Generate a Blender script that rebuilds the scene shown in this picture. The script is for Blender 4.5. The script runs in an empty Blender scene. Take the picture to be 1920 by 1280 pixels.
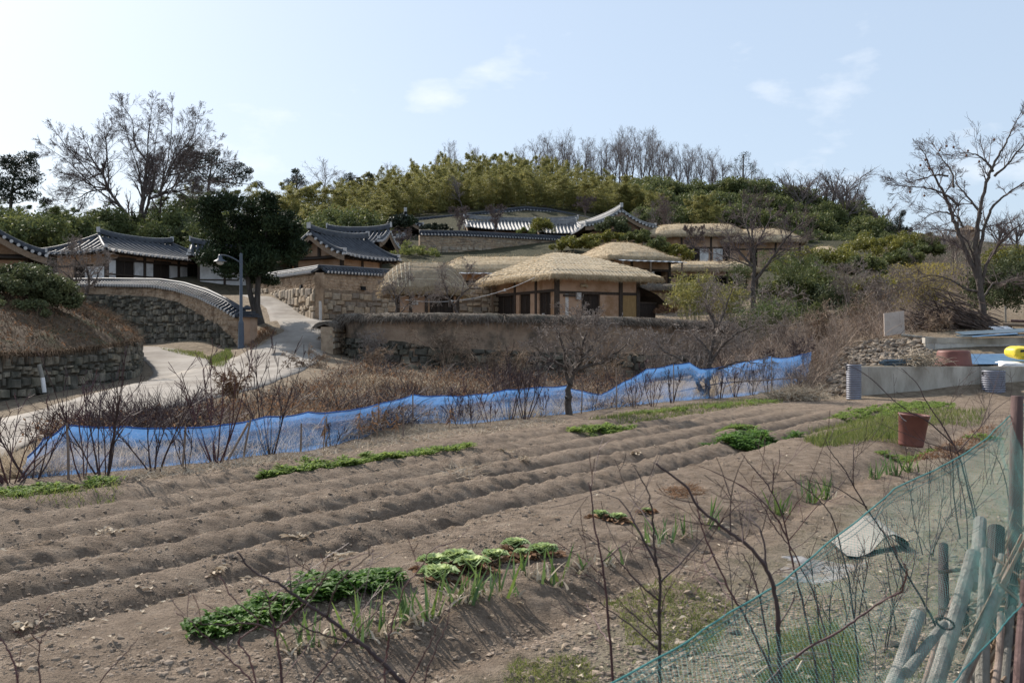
import bpy, math, random
import numpy as np
from mathutils import Vector

# ------------------------------------------------------------------ camera, sky, sun, exposure
C = bpy.context.scene.collection
SC = bpy.context.scene
F = 1866.7          # focal length in photograph pixels (35 mm lens on a 36 mm sensor, 1920 wide)
CZ = 1.6            # eye height above the vegetable field

cam_d = bpy.data.cameras.new('camera')
cam_d.lens = 35.0; cam_d.sensor_width = 36.0; cam_d.clip_start = 0.05; cam_d.clip_end = 4000
cam_d.dof.use_dof = True; cam_d.dof.focus_distance = 30.0; cam_d.dof.aperture_fstop = 9.0
cam = bpy.data.objects.new('camera', cam_d); C.objects.link(cam)
cam.location = (0, 0, CZ); cam.rotation_euler = (math.radians(90), 0, 0)
SC.camera = cam

SUN_AZ, SUN_EL = math.radians(-41), math.radians(37)      # azimuth from +Y, negative = to the left
SUN = np.array([math.sin(SUN_AZ)*math.cos(SUN_EL), math.cos(SUN_AZ)*math.cos(SUN_EL), math.sin(SUN_EL)])
W = bpy.data.worlds.new('World'); SC.world = W; W.use_nodes = True
wn, wl = W.node_tree.nodes, W.node_tree.links
wn.clear()
sky = wn.new('ShaderNodeTexSky'); sky.sky_type = 'NISHITA'; sky.sun_disc = False
sky.sun_elevation = SUN_EL; sky.sun_rotation = SUN_AZ
sky.air_density = 1.0; sky.dust_density = 1.6; sky.ozone_density = 1.5
tc = wn.new('ShaderNodeTexCoord')
mp = wn.new('ShaderNodeMapping'); mp.inputs['Scale'].default_value = (1.0, 1.0, 2.2)
mp.inputs['Location'].default_value = (0.35, 0.1, 0.0)
nz = wn.new('ShaderNodeTexNoise'); nz.inputs['Scale'].default_value = 5.5; nz.inputs['Detail'].default_value = 8; nz.inputs['Roughness'].default_value = 0.55
rp = wn.new('ShaderNodeValToRGB'); rp.color_ramp.elements[0].position = 0.56; rp.color_ramp.elements[1].position = 0.74
mx = wn.new('ShaderNodeMix'); mx.data_type = 'RGBA'
sc_ = wn.new('ShaderNodeMath'); sc_.operation = 'MULTIPLY'; sc_.inputs[1].default_value = 0.7
hz = wn.new('ShaderNodeMix'); hz.data_type = 'RGBA'; hz.inputs[0].default_value = 0.62
hz.inputs[7].default_value = (4.9, 5.9, 7.2, 1)            # thin high veil over the whole sky
bg = wn.new('ShaderNodeBackground'); bg.inputs['Strength'].default_value = 0.10
wo = wn.new('ShaderNodeOutputWorld')
wl.new(tc.outputs['Generated'], mp.inputs['Vector']); wl.new(mp.outputs['Vector'], nz.inputs['Vector'])
wl.new(nz.outputs['Fac'], rp.inputs['Fac']); wl.new(rp.outputs['Color'], sc_.inputs[0]); wl.new(sc_.outputs[0], mx.inputs[0])
wl.new(sky.outputs['Color'], hz.inputs[6]); wl.new(hz.outputs[2], mx.inputs[6]); mx.inputs[7].default_value = (8.2, 8.4, 8.7, 1)
wl.new(mx.outputs[2], bg.inputs['Color']); wl.new(bg.outputs[0], wo.inputs['Surface'])

sun_d = bpy.data.lights.new('sun', 'SUN'); sun_d.energy = 5.0; sun_d.angle = math.radians(0.5); sun_d.color = (1.0, 0.93, 0.84)
sun = bpy.data.objects.new('sun', sun_d); C.objects.link(sun)
sun.rotation_euler = Vector(SUN).to_track_quat('Z', 'Y').to_euler(); sun.location = (-40, 60, 60)

SC.view_settings.view_transform = 'Standard'; SC.view_settings.look = 'None'
SC.view_settings.gamma = 1.0; SC.view_settings.use_curve_mapping = False
SC.view_settings.exposure = 0.5
SC.cycles.max_bounces = 6; SC.cycles.transparent_max_bounces = 24

RNG = np.random.default_rng(11)

# ------------------------------------------------------------------ helpers: points
def P(px, py, Y):
    "point seen at photograph pixel (px, py) at depth Y"
    return np.array([(px-960)/F*Y, Y, CZ+(640-py)/F*Y])
def GP(px, py, z=0.0):
    "point of the level field seen at pixel"
    Y = (CZ-z)*F/(py-640)
    return np.array([(px-960)/F*Y, Y, z])

# ------------------------------------------------------------------ helpers: noise
_T = np.random.default_rng(5).random((256, 256))
def vnoise(x, y, seed=0):
    x = np.asarray(x, float)+seed*37.31; y = np.asarray(y, float)+seed*91.7
    xi = np.floor(x).astype(int); yi = np.floor(y).astype(int)
    fx = x-xi; fy = y-yi
    fx = fx*fx*(3-2*fx); fy = fy*fy*(3-2*fy)
    a = _T[xi % 256, yi % 256]; b = _T[(xi+1) % 256, yi % 256]; c = _T[xi % 256, (yi+1) % 256]; d = _T[(xi+1) % 256, (yi+1) % 256]
    return (a*(1-fx)+b*fx)*(1-fy)+(c*(1-fx)+d*fx)*fy
def fbm(x, y, o=4, seed=0):
    s = 0; a = 0.5; t = 0
    for k in range(o):
        s = s+a*vnoise(x*2**k, y*2**k, seed+k); t += a; a *= 0.5
    return s/t*2-1
def sstep(a, b, x):
    t = np.clip((np.asarray(x, float)-a)/(b-a), 0, 1); return t*t*(3-2*t)
def nrm(v):
    v = np.asarray(v, float); return v/(np.linalg.norm(v, axis=-1, keepdims=True)+1e-12)

# ------------------------------------------------------------------ helpers: meshes
class MB:
    "collects vertices and faces of ONE mesh; every chunk carries a random number per vertex (attribute rnd)"
    def __init__(s): s.V = []; s.Q = []; s.T = []; s.R = []; s.n = 0
    def add(s, V, Q=None, T=None, rnd=None):
        V = np.asarray(V, float).reshape(-1, 3)
        if Q is not None and len(Q): s.Q.append(np.asarray(Q, int).reshape(-1, 4)+s.n)
        if T is not None and len(T): s.T.append(np.asarray(T, int).reshape(-1, 3)+s.n)
        r = np.full(len(V), 0.5) if rnd is None else np.broadcast_to(np.asarray(rnd, float), (len(V),))
        s.V.append(V); s.R.append(r); s.n += len(V)
    def merge(s, o, M=None, loc=(0, 0, 0)):
        for V, R in zip(o.V, o.R):
            s.V.append((V@M.T if M is not None else V)+np.asarray(loc)); s.R.append(R)
        for q in o.Q: s.Q.append(q+s.n)
        for t in o.T: s.T.append(t+s.n)
        s.n += o.n
    def mesh(s, name, m, smooth=False, attrs=None):
        V = np.concatenate(s.V); Q = np.concatenate(s.Q) if s.Q else np.zeros((0, 4), int); T = np.concatenate(s.T) if s.T else np.zeros((0, 3), int)
        me = bpy.data.meshes.new(name)
        me.vertices.add(len(V)); me.vertices.foreach_set('co', V.astype(np.float32).ravel())
        nl = Q.size+T.size; me.loops.add(nl)
        me.loops.foreach_set('vertex_index', np.concatenate([Q.ravel(), T.ravel()]).astype(np.int32))
        me.polygons.add(len(Q)+len(T))
        st = np.concatenate([np.arange(len(Q))*4, Q.size+np.arange(len(T))*3]).astype(np.int32)
        me.polygons.foreach_set('loop_start', st)
        me.polygons.foreach_set('use_smooth', np.full(len(st), bool(smooth)))
        me.update(calc_edges=True)
        a = me.attributes.new('rnd', 'FLOAT', 'POINT'); a.data.foreach_set('value', np.concatenate(s.R).astype(np.float32))
        for k, v in (attrs or {}).items():
            a = me.attributes.new(k, 'FLOAT', 'POINT'); a.data.foreach_set('value', np.asarray(v, np.float32).ravel())
        me.materials.append(m)
        return me
    def build(s, name, m, parent=None, smooth=False, attrs=None):
        o = bpy.data.objects.new(name, s.mesh(name, m, smooth, attrs)); C.objects.link(o)
        if parent is not None: o.parent = parent
        return o

def tag(o, label=None, cat=None, group=None, kind=None):
    if label: o['label'] = label
    if cat: o['category'] = cat
    if group: o['group'] = group
    if kind: o['kind'] = kind
    return o
def empty(name, loc, label, cat, group=None, rz=0):
    o = bpy.data.objects.new(name, None); C.objects.link(o); o.location = tuple(loc); o.rotation_euler = (0, 0, rz)
    o.empty_display_size = 0.2
    return tag(o, label, cat, group)
def reloc(o, parent):
    "part built in world coordinates, parented under an Empty that stands elsewhere"
    bpy.context.view_layer.update()
    o.parent = parent; o.matrix_parent_inverse = parent.matrix_world.inverted(); return o
def dup(root, loc, rz=0.0, sc=(1, 1, 1), label=None, group=None):
    r = root.copy(); C.objects.link(r); r.location = tuple(loc); r.rotation_euler = (0, 0, rz); r.scale = sc
    if label: r['label'] = label
    if group: r['group'] = group
    for ch in list(root.children):
        c = ch.copy(); C.objects.link(c); c.parent = r
        for g in ch.children:
            d = g.copy(); C.objects.link(d); d.parent = c
    return r

def segs(mb, P0, P1, R0, R1, k=4, rnd=None, caps=False):
    P0 = np.asarray(P0, float).reshape(-1, 3); P1 = np.asarray(P1, float).reshape(-1, 3); N = len(P0)
    if N == 0: return
    R0 = np.broadcast_to(np.asarray(R0, float), (N,)); R1 = np.broadcast_to(np.asarray(R1, float), (N,))
    D = nrm(P1-P0)
    ref = np.where(np.abs(D[:, 2:3]) < 0.9, np.array([[0, 0, 1.]]), np.array([[1., 0, 0]]))
    U = nrm(np.cross(D, ref)); Wd = np.cross(D, U)
    a = 2*np.pi*np.arange(k)/k
    ring = np.cos(a)[None, :, None]*U[:, None]+np.sin(a)[None, :, None]*Wd[:, None]
    V = np.concatenate([P0[:, None]+ring*R0[:, None, None], P1[:, None]+ring*R1[:, None, None]], 1)
    j = np.arange(k); q = np.stack([j, (j+1) % k, k+(j+1) % k, k+j], 1)
    Q = (np.arange(N)[:, None, None]*2*k+q[None]).reshape(-1, 4)
    T = None
    if caps:
        tt = np.array([[0, b+1, b] for b in range(1, k-1)]+[[k, k+b, k+b+1] for b in range(1, k-1)])
        T = (np.arange(N)[:, None, None]*2*k+tt[None]).reshape(-1, 3)
    r = None
    if rnd is not None: r = np.repeat(np.broadcast_to(rnd, (N,)), 2*k)
    mb.add(V, Q, T, r)
def tube(mb, pts, rad, k=8, rnd=None, caps=True):
    "one continuous tube through points"
    pts = np.asarray(pts, float); N = len(pts); rad = np.broadcast_to(np.asarray(rad, float), (N,))
    D = nrm(np.gradient(pts, axis=0))
    U = np.zeros_like(D); u = np.cross(D[0], [0, 0, 1.] if abs(D[0][2]) < 0.9 else [1., 0, 0]); u /= np.linalg.norm(u)
    for i in range(N):
        u = u-D[i]*np.dot(u, D[i]); u /= np.linalg.norm(u)+1e-12; U[i] = u
    Wd = np.cross(D, U); a = 2*np.pi*np.arange(k)/k
    V = pts[:, None]+(np.cos(a)[None, :, None]*U[:, None]+np.sin(a)[None, :, None]*Wd[:, None])*rad[:, None, None]
    j = np.arange(k); q = np.stack([j, (j+1) % k, k+(j+1) % k, k+j], 1)
    Q = (np.arange(N-1)[:, None, None]*k+q[None]).reshape(-1, 4)
    T = None
    if caps: T = [[0, b+1, b] for b in range(1, k-1)]+[[(N-1)*k, (N-1)*k+b, (N-1)*k+b+1] for b in range(1, k-1)]
    mb.add(V, Q, T, rnd)
BOXQ = [[0, 3, 2, 1], [4, 5, 6, 7], [0, 1, 5, 4], [1, 2, 6, 5], [2, 3, 7, 6], [3, 0, 4, 7]]
def obox(mb, c, u, v, w, rnd=None, bev=0.0):
    "oriented box: centre and three half-axis vectors; bev = chamfer of the four long edges"
    c, u, v, w = [np.asarray(t, float) for t in (c, u, v, w)]
    V = [c+a*u+b*v+g*w for g in (-1, 1) for a, b in ((-1, -1), (1, -1), (1, 1), (-1, 1))]
    mb.add(V, BOXQ, None, rnd)
def box(mb, x0, x1, y0, y1, z0, z1, rnd=None):
    obox(mb, ((x0+x1)/2, (y0+y1)/2, (z0+z1)/2), ((x1-x0)/2, 0, 0), (0, (y1-y0)/2, 0), (0, 0, (z1-z0)/2), rnd)
def grid(mb, V, nx, ny, rnd=None):
    i = np.arange(nx-1)[:, None]; j = np.arange(ny-1)[None]
    a = (i*ny+j).ravel(); Q = np.stack([a, a+ny, a+ny+1, a+1], 1)
    mb.add(V, Q, None, rnd)
def lathe(mb, prof, loc=(0, 0, 0), k=24, rnd=None):
    prof = np.asarray(prof, float); a = 2*np.pi*np.arange(k)/k; n = len(prof)
    V = np.stack([prof[:, None, 0]*np.cos(a), prof[:, None, 0]*np.sin(a), np.broadcast_to(prof[:, None, 1], (n, k))], -1)+np.asarray(loc)
    j = np.arange(k); q = np.stack([j, (j+1) % k, k+(j+1) % k, k+j], 1)
    mb.add(V, (np.arange(n-1)[:, None, None]*k+q[None]).reshape(-1, 4), None, rnd)
def runit(rng, n):
    v = rng.normal(size=(n, 3)); return nrm(v)
def leaves(mb, cen, length, width, rng, bias=(0, 0, 0), rnd=None):
    "diamond leaves; bias pulls their long axis"
    n = len(cen)
    if n == 0: return
    A = nrm(runit(rng, n)+np.asarray(bias, float)); B = nrm(np.cross(A, runit(rng, n)))
    L = np.broadcast_to(np.asarray(length, float), (n,))*rng.uniform(.6, 1.3, n); Wd = np.broadcast_to(np.asarray(width, float), (n,))*rng.uniform(.6, 1.3, n)
    A = A*L[:, None]/2; B = B*Wd[:, None]/2
    V = np.stack([cen-A, cen+B, cen+A, cen-B], 1)
    if rnd is None: rnd = rng.random(n)
    mb.add(V, np.arange(n*4).reshape(-1, 4), None, np.repeat(np.broadcast_to(rnd, (n,)), 4))
def blades(mb, root, d, length, width, rng, droop=0.0, nseg=2, rnd=None, up=(0, 0, 1.)):
    "grass / straw / onion blades: tapered bent strips"
    root = np.asarray(root, float); n = len(root)
    if n == 0: return
    d = nrm(np.broadcast_to(np.asarray(d, float), (n, 3)))
    L = np.broadcast_to(np.asarray(length, float), (n,)); Wd = np.broadcast_to(np.asarray(width, float), (n,)); dr = np.broadcast_to(np.asarray(droop, float), (n,))
    side = nrm(np.cross(d, runit(rng, n)))
    pts = []
    p = root; dd = d
    for k in range(nseg+1):
        w = Wd*(1-k/nseg)**0.7*0.5 if k else Wd*0.45
        if k < nseg: pts.append(p-side*w[:, None]); pts.append(p+side*w[:, None])
        else: pts.append(p)
        p = p+dd*(L/nseg)[:, None]; dd = nrm(dd-np.array([0, 0, 1.])*dr[:, None]/nseg)
    V = np.stack(pts, 1); m = 2*nseg+1
    q = [[2*k, 2*k+1, 2*k+3, 2*k+2] for k in range(nseg-1)]; t = [[2*nseg-2, 2*nseg-1, 2*nseg]]
    b = np.arange(n)[:, None, None]*m
    if rnd is None: rnd = rng.random(n)
    mb.add(V, (b+np.array(q)[None]).reshape(-1, 4) if q else None, (b+np.array(t)[None]).reshape(-1, 3), np.repeat(np.broadcast_to(rnd, (n,)), m))
def broadleaf(mb, root, out, length, width, curl, rng, rnd=None, fold=0.25, n4=5, cup=0.0):
    "leaf of several cross-sections with a folded midrib: root, horizontal direction, arching up then drooping"
    n = len(root); out = nrm(out)
    L = np.broadcast_to(length, (n,)); Wd = np.broadcast_to(width, (n,)); cu = np.broadcast_to(curl, (n,))
    side = nrm(np.cross(out, [0, 0, 1.])+1e-6)
    rows = []
    p = np.array(root, float); ang = cu[:, None]*1.0
    shp = [0.18, 0.62, 1.0, 0.85, 0.12] if n4 == 5 else [0.2, 0.8, 1.0, 0.15]
    for k in range(n4):
        t = k/(n4-1); a = cu*(1-1.5*t)
        d = out*np.cos(a)[:, None]+np.array([0, 0, 1.])*np.sin(a)[:, None]
        up = np.cross(side, d)
        w = (Wd*shp[k]/2)[:, None]
        wob = rng.normal(0, .12, (n, 1))*w
        rows += [p-side*w+up*(fold*w+wob), p, p+side*w+up*(fold*w-wob)]
        p = p+d*(L/(n4-1))[:, None]
    V = np.stack(rows, 1); m = 3*n4
    q = []
    for k in range(n4-1):
        q += [[3*k, 3*k+1, 3*k+4, 3*k+3], [3*k+1, 3*k+2, 3*k+5, 3*k+4]]
    if rnd is None: rnd = rng.random(n)
    mb.add(V, (np.arange(n)[:, None, None]*m+np.array(q)[None]).reshape(-1, 4), None, np.repeat(np.broadcast_to(rnd, (n,)), m))

# ------------------------------------------------------------------ helpers: materials
def mat(name, c1, c2=None, scale=4.0, rough=0.85, bump=0.0, bscale=None, rnd=None, stretch=(1, 1, 1), trans=0.0, spec=0.3, metal=0.0,
        ramp=(0.35, 0.65), alpha=None, c3=None, s3=0.6, r3=(0.5, 0.62), bdist=0.02, attrcol=None):
    m = bpy.data.materials.new(name); m.use_nodes = True
    nt = m.node_tree; n, l = nt.nodes, nt.links; n.clear()
    out = n.new('ShaderNodeOutputMaterial'); bs = n.new('ShaderNodeBsdfPrincipled')
    bs.inputs['Roughness'].default_value = rough; bs.inputs['Metallic'].default_value = metal
    bs.inputs['Specular IOR Level'].default_value = spec
    t = n.new('ShaderNodeTexCoord'); mp = n.new('ShaderNodeMapping'); mp.inputs['Scale'].default_value = stretch
    l.new(t.outputs['Object'], mp.inputs['Vector'])
    c2 = c2 or c1
    nz = n.new('ShaderNodeTexNoise'); nz.inputs['Scale'].default_value = scale; nz.inputs['Detail'].default_value = 7; nz.inputs['Roughness'].default_value = 0.62
    l.new(mp.outputs['Vector'], nz.inputs['Vector'])
    rp = n.new('ShaderNodeValToRGB'); rp.color_ramp.elements[0].position = ramp[0]; rp.color_ramp.elements[1].position = ramp[1]
    rp.color_ramp.elements[0].color = (*c1, 1); rp.color_ramp.elements[1].color = (*c2, 1)
    l.new(nz.outputs['Fac'], rp.inputs['Fac']); col = rp.outputs['Color']
    if c3:
        n3 = n.new('ShaderNodeTexNoise'); n3.inputs['Scale'].default_value = s3; n3.inputs['Detail'].default_value = 6; n3.inputs['Roughness'].default_value = 0.65
        l.new(mp.outputs['Vector'], n3.inputs['Vector'])
        r_ = n.new('ShaderNodeValToRGB'); r_.color_ramp.elements[0].position = r3[0]; r_.color_ramp.elements[1].position = r3[1]
        l.new(n3.outputs['Fac'], r_.inputs['Fac'])
        mx = n.new('ShaderNodeMix'); mx.data_type = 'RGBA'; l.new(r_.outputs['Color'], mx.inputs[0]); l.new(col, mx.inputs[6]); mx.inputs[7].default_value = (*c3, 1)
        col = mx.outputs[2]
    if rnd:
        at = n.new('ShaderNodeAttribute'); at.attribute_name = 'rnd'
        r_ = n.new('ShaderNodeValToRGB'); r_.color_ramp.elements[0].position = 0; r_.color_ramp.elements[1].position = 1
        k = len(rnd)
        while len(r_.color_ramp.elements) < k: r_.color_ramp.elements.new(0.5)
        for i, c in enumerate(rnd):
            r_.color_ramp.elements[i].position = i/(k-1); r_.color_ramp.elements[i].color = (*c, 1)
        l.new(at.outputs['Fac'], r_.inputs['Fac'])
        mx = n.new('ShaderNodeMix'); mx.data_type = 'RGBA'; mx.blend_type = 'MULTIPLY'; mx.inputs[0].default_value = 1.0
        l.new(col, mx.inputs[6]); l.new(r_.outputs['Color'], mx.inputs[7]); col = mx.outputs[2]
    l.new(col, bs.inputs['Base Color'])
    if bump:
        nb = n.new('ShaderNodeTexNoise'); nb.inputs['Scale'].default_value = bscale or scale*4; nb.inputs['Detail'].default_value = 6; nb.inputs['Roughness'].default_value = 0.7
        l.new(mp.outputs['Vector'], nb.inputs['Vector'])
        b = n.new('ShaderNodeBump'); b.inputs['Strength'].default_value = bump; b.inputs['Distance'].default_value = bdist
        l.new(nb.outputs['Fac'], b.inputs['Height']); l.new(b.outputs['Normal'], bs.inputs['Normal'])
    sh = bs.outputs[0]
    if trans:
        tr = n.new('ShaderNodeBsdfTranslucent'); l.new(col, tr.inputs['Color'])
        ms = n.new('ShaderNodeMixShader'); ms.inputs[0].default_value = trans
        l.new(sh, ms.inputs[1]); l.new(tr.outputs[0], ms.inputs[2]); sh = ms.outputs[0]
    if alpha is not None:
        tp = n.new('ShaderNodeBsdfTransparent'); ms = n.new('ShaderNodeMixShader'); ms.inputs[0].default_value = alpha
        l.new(tp.outputs[0], ms.inputs[1]); l.new(sh, ms.inputs[2]); sh = ms.outputs[0]
    l.new(sh, out.inputs['Surface'])
    m['bs'] = bs.name
    return m

G3 = lambda a: (a, a, a)
M = {}
M['straw']   = mat('thatch_straw', (.36, .275, .175), (.52, .425, .295), 9, .9, .9, 26, None, (1, 1, 2.5), spec=.1, c3=(.28, .215, .14), s3=1.3, r3=(.5, .75), bdist=.04)
M['strawh']  = mat('shaded_brown_thatch', (.26, .20, .135), (.38, .305, .215), 9, .9, .9, 26, None, (1, 1, 2.5), spec=.1, c3=(.19, .15, .105), s3=1.3, r3=(.45, .75), bdist=.04)  # hut roof thatch: shade of its steep front put into the darker brown
M['clayw']   = mat('stained_clay_daub', (.27, .19, .135), (.385, .285, .205), 2.2, .95, .8, 12, c3=(.11, .09, .072), s3=.8, r3=(.5, .66), spec=.1, bdist=.05)
M['thick']   = mat('greyish_thicket_stems', (.29, .235, .19), (.48, .40, .33), 2, .9, rnd=[(.35, .32, .31), (.85, .8, .78), (1.3, 1.25, 1.2)], trans=.1, spec=.1)
M['hay']     = mat('pale_dry_grass', (.38, .31, .225), (.54, .455, .34), 2, .9, rnd=[(.5, .46, .42), (1, 1, 1), (1.2, 1.2, 1.2)], trans=.3, spec=.1)
M['twigh']   = mat('pale_hilltop_twigs', (.15, .125, .12), (.25, .215, .205), 3, .85, rnd=[(.8, .8, .8), (1.2, 1.2, 1.2)], spec=.1)
M['bankst']  = mat('dark_dead_stems', (.115, .08, .055), (.24, .175, .12), 2, .9, rnd=[(.35, .33, .31), (.9, .85, .8), (1.3, 1.2, 1.1)], trans=.1, spec=.1)
M['strawb']  = mat('thatch_straw_strands', (.38, .30, .19), (.56, .46, .32), 3, .9, rnd=[(.55, .5, .45), (1, 1, 1), (1.15, 1.1, 1.0)], trans=.2, spec=.1)
M['strawg']  = mat('weathered_straw', (.11, .092, .074), (.19, .16, .13), 6, .95, .9, 24, c3=(.075, .068, .055), s3=1.2, bdist=.05, spec=.1)
M['strawgb'] = mat('weathered_straw_strands', (.16, .13, .105), (.27, .225, .185), 3, .95, rnd=[(.35, .34, .33), (.8, .8, .8), (1.25, 1.2, 1.15)], trans=.15, spec=.1)
M['rope']    = mat('straw_rope', (.55, .47, .35), (.66, .58, .45), 8, .9, spec=.1)
M['clay']    = mat('clay_plaster', (.38, .25, .17), (.48, .325, .225), 1.6, .92, .25, 30, c3=(.31, .185, .105), s3=.9, spec=.15)
M['clayd']   = mat('clay_daub', (.30, .22, .15), (.46, .345, .245), 4.5, .95, .9, 14, c3=(.22, .155, .105), s3=1.1, spec=.12, bdist=.04)
M['white']   = mat('white_plaster', (.62, .60, .58), (.72, .70, .68), 2.0, .9, .1, 30, c3=(.5, .48, .46), s3=.8, spec=.2)
M['timber']  = mat('dark_timber', (.035, .026, .02), (.075, .055, .042), 6, .75, .3, 30, None, (6, 6, 1), spec=.25)
M['timberl'] = mat('weathered_timber', (.17, .12, .08), (.26, .19, .135), 5, .85, .3, 30, None, (5, 5, 1), spec=.2)
M['doorw']   = mat('dark_door_boards', (.022, .017, .014), (.048, .036, .03), 7, .8, .3, 20, None, (8, 8, .6), spec=.2)
M['ochre']   = mat('ochre_boards', (.25, .16, .07), (.34, .225, .105), 5, .85, .2, 20, None, (6, 6, .7), spec=.15)
M['tile']    = mat('dark_roof_tile', (.020, .024, .032), (.050, .056, .068), 4, .6, .35, 25, c3=(.085, .088, .092), s3=1.2, r3=(.55, .85), spec=.35)
M['lime']    = mat('lime_mortar', (.36, .36, .36), (.50, .49, .48), 6, .85, .2, 20, spec=.2)
M['tilew']   = mat('weathered_roof_tile', (.105, .108, .115), (.185, .185, .185), 5, .6, .35, 25, c3=(.27, .265, .25), s3=1.5, r3=(.5, .75), spec=.45)
M['stoneA']  = mat('granite_stone', (.27, .225, .175), (.42, .36, .285), 5, .9, .6, 16, [(.62, .6, .6), (.95, .93, .92), (1.12, 1.08, 1.0), (1.15, 1.0, .85)], spec=.2, c3=(.2, .18, .15), s3=2.2, r3=(.52, .7))
M['stoneD']  = mat('lichen_stone', (.12, .11, .092), (.28, .25, .205), 4, .92, .7, 16, [(.45, .46, .46), (.9, .9, .88), (1.35, 1.28, 1.15)], spec=.2, c3=(.075, .075, .062), s3=1.4, r3=(.42, .62))
M['rock']    = mat('rubble_stone', (.16, .132, .106), (.29, .245, .2), 5, .92, .7, 18, [(.6, .6, .6), (1, 1, 1), (1.35, 1.3, 1.2)], spec=.2)
M['mortar']  = mat('earth_mortar', (.16, .12, .085), (.26, .20, .145), 6, .95, .6, 22, spec=.1)
M['mortard'] = mat('dark_earth_mortar', (.05, .045, .036), (.10, .088, .07), 6, .95, .6, 22, spec=.1)
M['bark']    = mat('dark_bark', (.060, .048, .042), (.125, .105, .092), 12, .9, .5, 30, None, (1, 1, .35), spec=.15)
M['barkj']   = mat('juniper_bark', (.042, .036, .032), (.10, .086, .075), 10, .9, .8, 30, None, (1, 1, .2), spec=.15)
M['twig']    = mat('bare_twigs', (.10, .078, .074), (.18, .145, .135), 3, .85, rnd=[(.7, .7, .7), (1.25, 1.2, 1.2)], spec=.15)
M['twigp']   = mat('pale_twigs', (.20, .165, .145), (.33, .285, .25), 3, .85, rnd=[(.5, .48, .47), (1.15, 1.12, 1.1)], spec=.2)
M['twigr']   = mat('reddish_shoots', (.055, .024, .026), (.12, .058, .055), 9, .55, rnd=[(.75, .75, .8), (1.2, 1.1, 1.1)], spec=.35)
M['twigd']   = mat('dark_shoots', (.040, .026, .027), (.085, .058, .056), 9, .65, rnd=[(.7, .7, .7), (1.3, 1.2, 1.2)], spec=.25)
M['brush']   = mat('dry_brush_stems', (.25, .19, .145), (.42, .335, .255), 2, .9, rnd=[(.35, .31, .3), (.8, .75, .72), (1.3, 1.25, 1.15)], trans=.1, spec=.1)
M['dryleaf'] = mat('dead_leaves', (.20, .115, .07), (.33, .21, .13), 3, .9, rnd=[(.45, .42, .4), (1.2, 1.15, 1.1)], trans=.25, spec=.1)
M['pale']    = mat('bleached_stalks', (.48, .40, .30), (.62, .54, .43), 3, .9, rnd=[(.5, .46, .42), (1.1, 1.1, 1.1)], trans=.2, spec=.15)
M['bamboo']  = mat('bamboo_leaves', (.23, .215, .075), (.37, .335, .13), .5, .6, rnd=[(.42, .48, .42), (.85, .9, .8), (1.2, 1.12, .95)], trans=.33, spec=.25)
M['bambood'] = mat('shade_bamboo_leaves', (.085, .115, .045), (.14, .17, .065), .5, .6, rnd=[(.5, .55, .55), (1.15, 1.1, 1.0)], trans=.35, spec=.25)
M['culm']    = mat('bamboo_culms', (.10, .11, .05), (.16, .16, .075), 3, .6, spec=.3)
M['green']   = mat('broadleaf_evergreen', (.078, .098, .038), (.18, .19, .075), .7, .65, rnd=[(.45, .5, .5), (.9, .95, .9), (1.35, 1.25, .95)], trans=.3, spec=.25)
M['glossy']  = mat('glossy_camellia_leaves', (.058, .074, .038), (.14, .155, .078), .8, .6, rnd=[(.5, .55, .55), (1.3, 1.25, 1.1)], trans=.22, spec=.15)
M['pine']    = mat('pine_needles', (.016, .026, .018), (.038, .050, .030), .6, .6, rnd=[(.6, .65, .7), (1.25, 1.2, 1.05)], trans=.12, spec=.3)
M['juniper'] = mat('juniper_scales', (.014, .026, .014), (.036, .052, .024), .9, .7, rnd=[(.55, .6, .6), (1.1, 1.1, 1.0), (1.4, 1.3, 1.1)], trans=.05, spec=.15)
M['lime_g']  = mat('yellow_green_hedge', (.15, .155, .035), (.24, .235, .065), .9, .55, rnd=[(.5, .55, .5), (1.2, 1.1, .95)], trans=.35, spec=.3)
M['veg']     = mat('vegetable_leaves', (.145, .21, .055), (.24, .32, .10), 5, .65, rnd=[(.55, .62, .55), (1, 1, .95), (1.35, 1.22, .9)], trans=.5, spec=.15)
M['vegd']    = mat('dark_vegetable_leaves', (.075, .155, .035), (.14, .24, .06), 5, .6, rnd=[(.5, .58, .55), (1, 1, .95), (1.3, 1.2, .95)], trans=.45, spec=.2)
M['cabb']    = mat('cabbage_leaves', (.24, .33, .13), (.42, .50, .26), 6, .6, rnd=[(.62, .72, .66), (1, 1, .95), (1.25, 1.2, .9)], trans=.35, spec=.25)
M['onion']   = mat('onion_leaves', (.065, .125, .040), (.15, .22, .085), 6, .5, rnd=[(.7, .8, .8), (1, 1, .95), (1.5, 1.35, .8)], trans=.3, spec=.35)
M['grass']   = mat('short_grass', (.10, .145, .040), (.20, .225, .085), 2, .7, rnd=[(.55, .6, .55), (1, 1, .9), (1.4, 1.2, .9)], trans=.35, spec=.2)
M['weed']    = mat('greyish_weeds', (.15, .19, .06), (.28, .30, .12), 2, .8, rnd=[(.55, .58, .5), (1.25, 1.15, 1.0)], trans=.3, spec=.2)
M['road']    = mat('concrete_lane', (.23, .205, .178), (.31, .28, .245), .8, .9, .25, 18, c3=(.185, .16, .135), s3=.55, r3=(.45, .62), spec=.2)
M['concrete']= mat('cast_concrete', (.33, .30, .255), (.52, .48, .42), 2.2, .92, .35, 22, None, (1, 1, .3), spec=.2, c3=(.22, .195, .16), s3=1.3, r3=(.5, .7))
M['block']   = mat('concrete_block', (.42, .40, .37), (.55, .53, .49), 3, .92, .3, 30, [(.8, .8, .8), (1, 1, 1), (1.12, 1.12, 1.1)], spec=.2, c3=(.27, .25, .23), s3=1.0, r3=(.5, .75))
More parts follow.
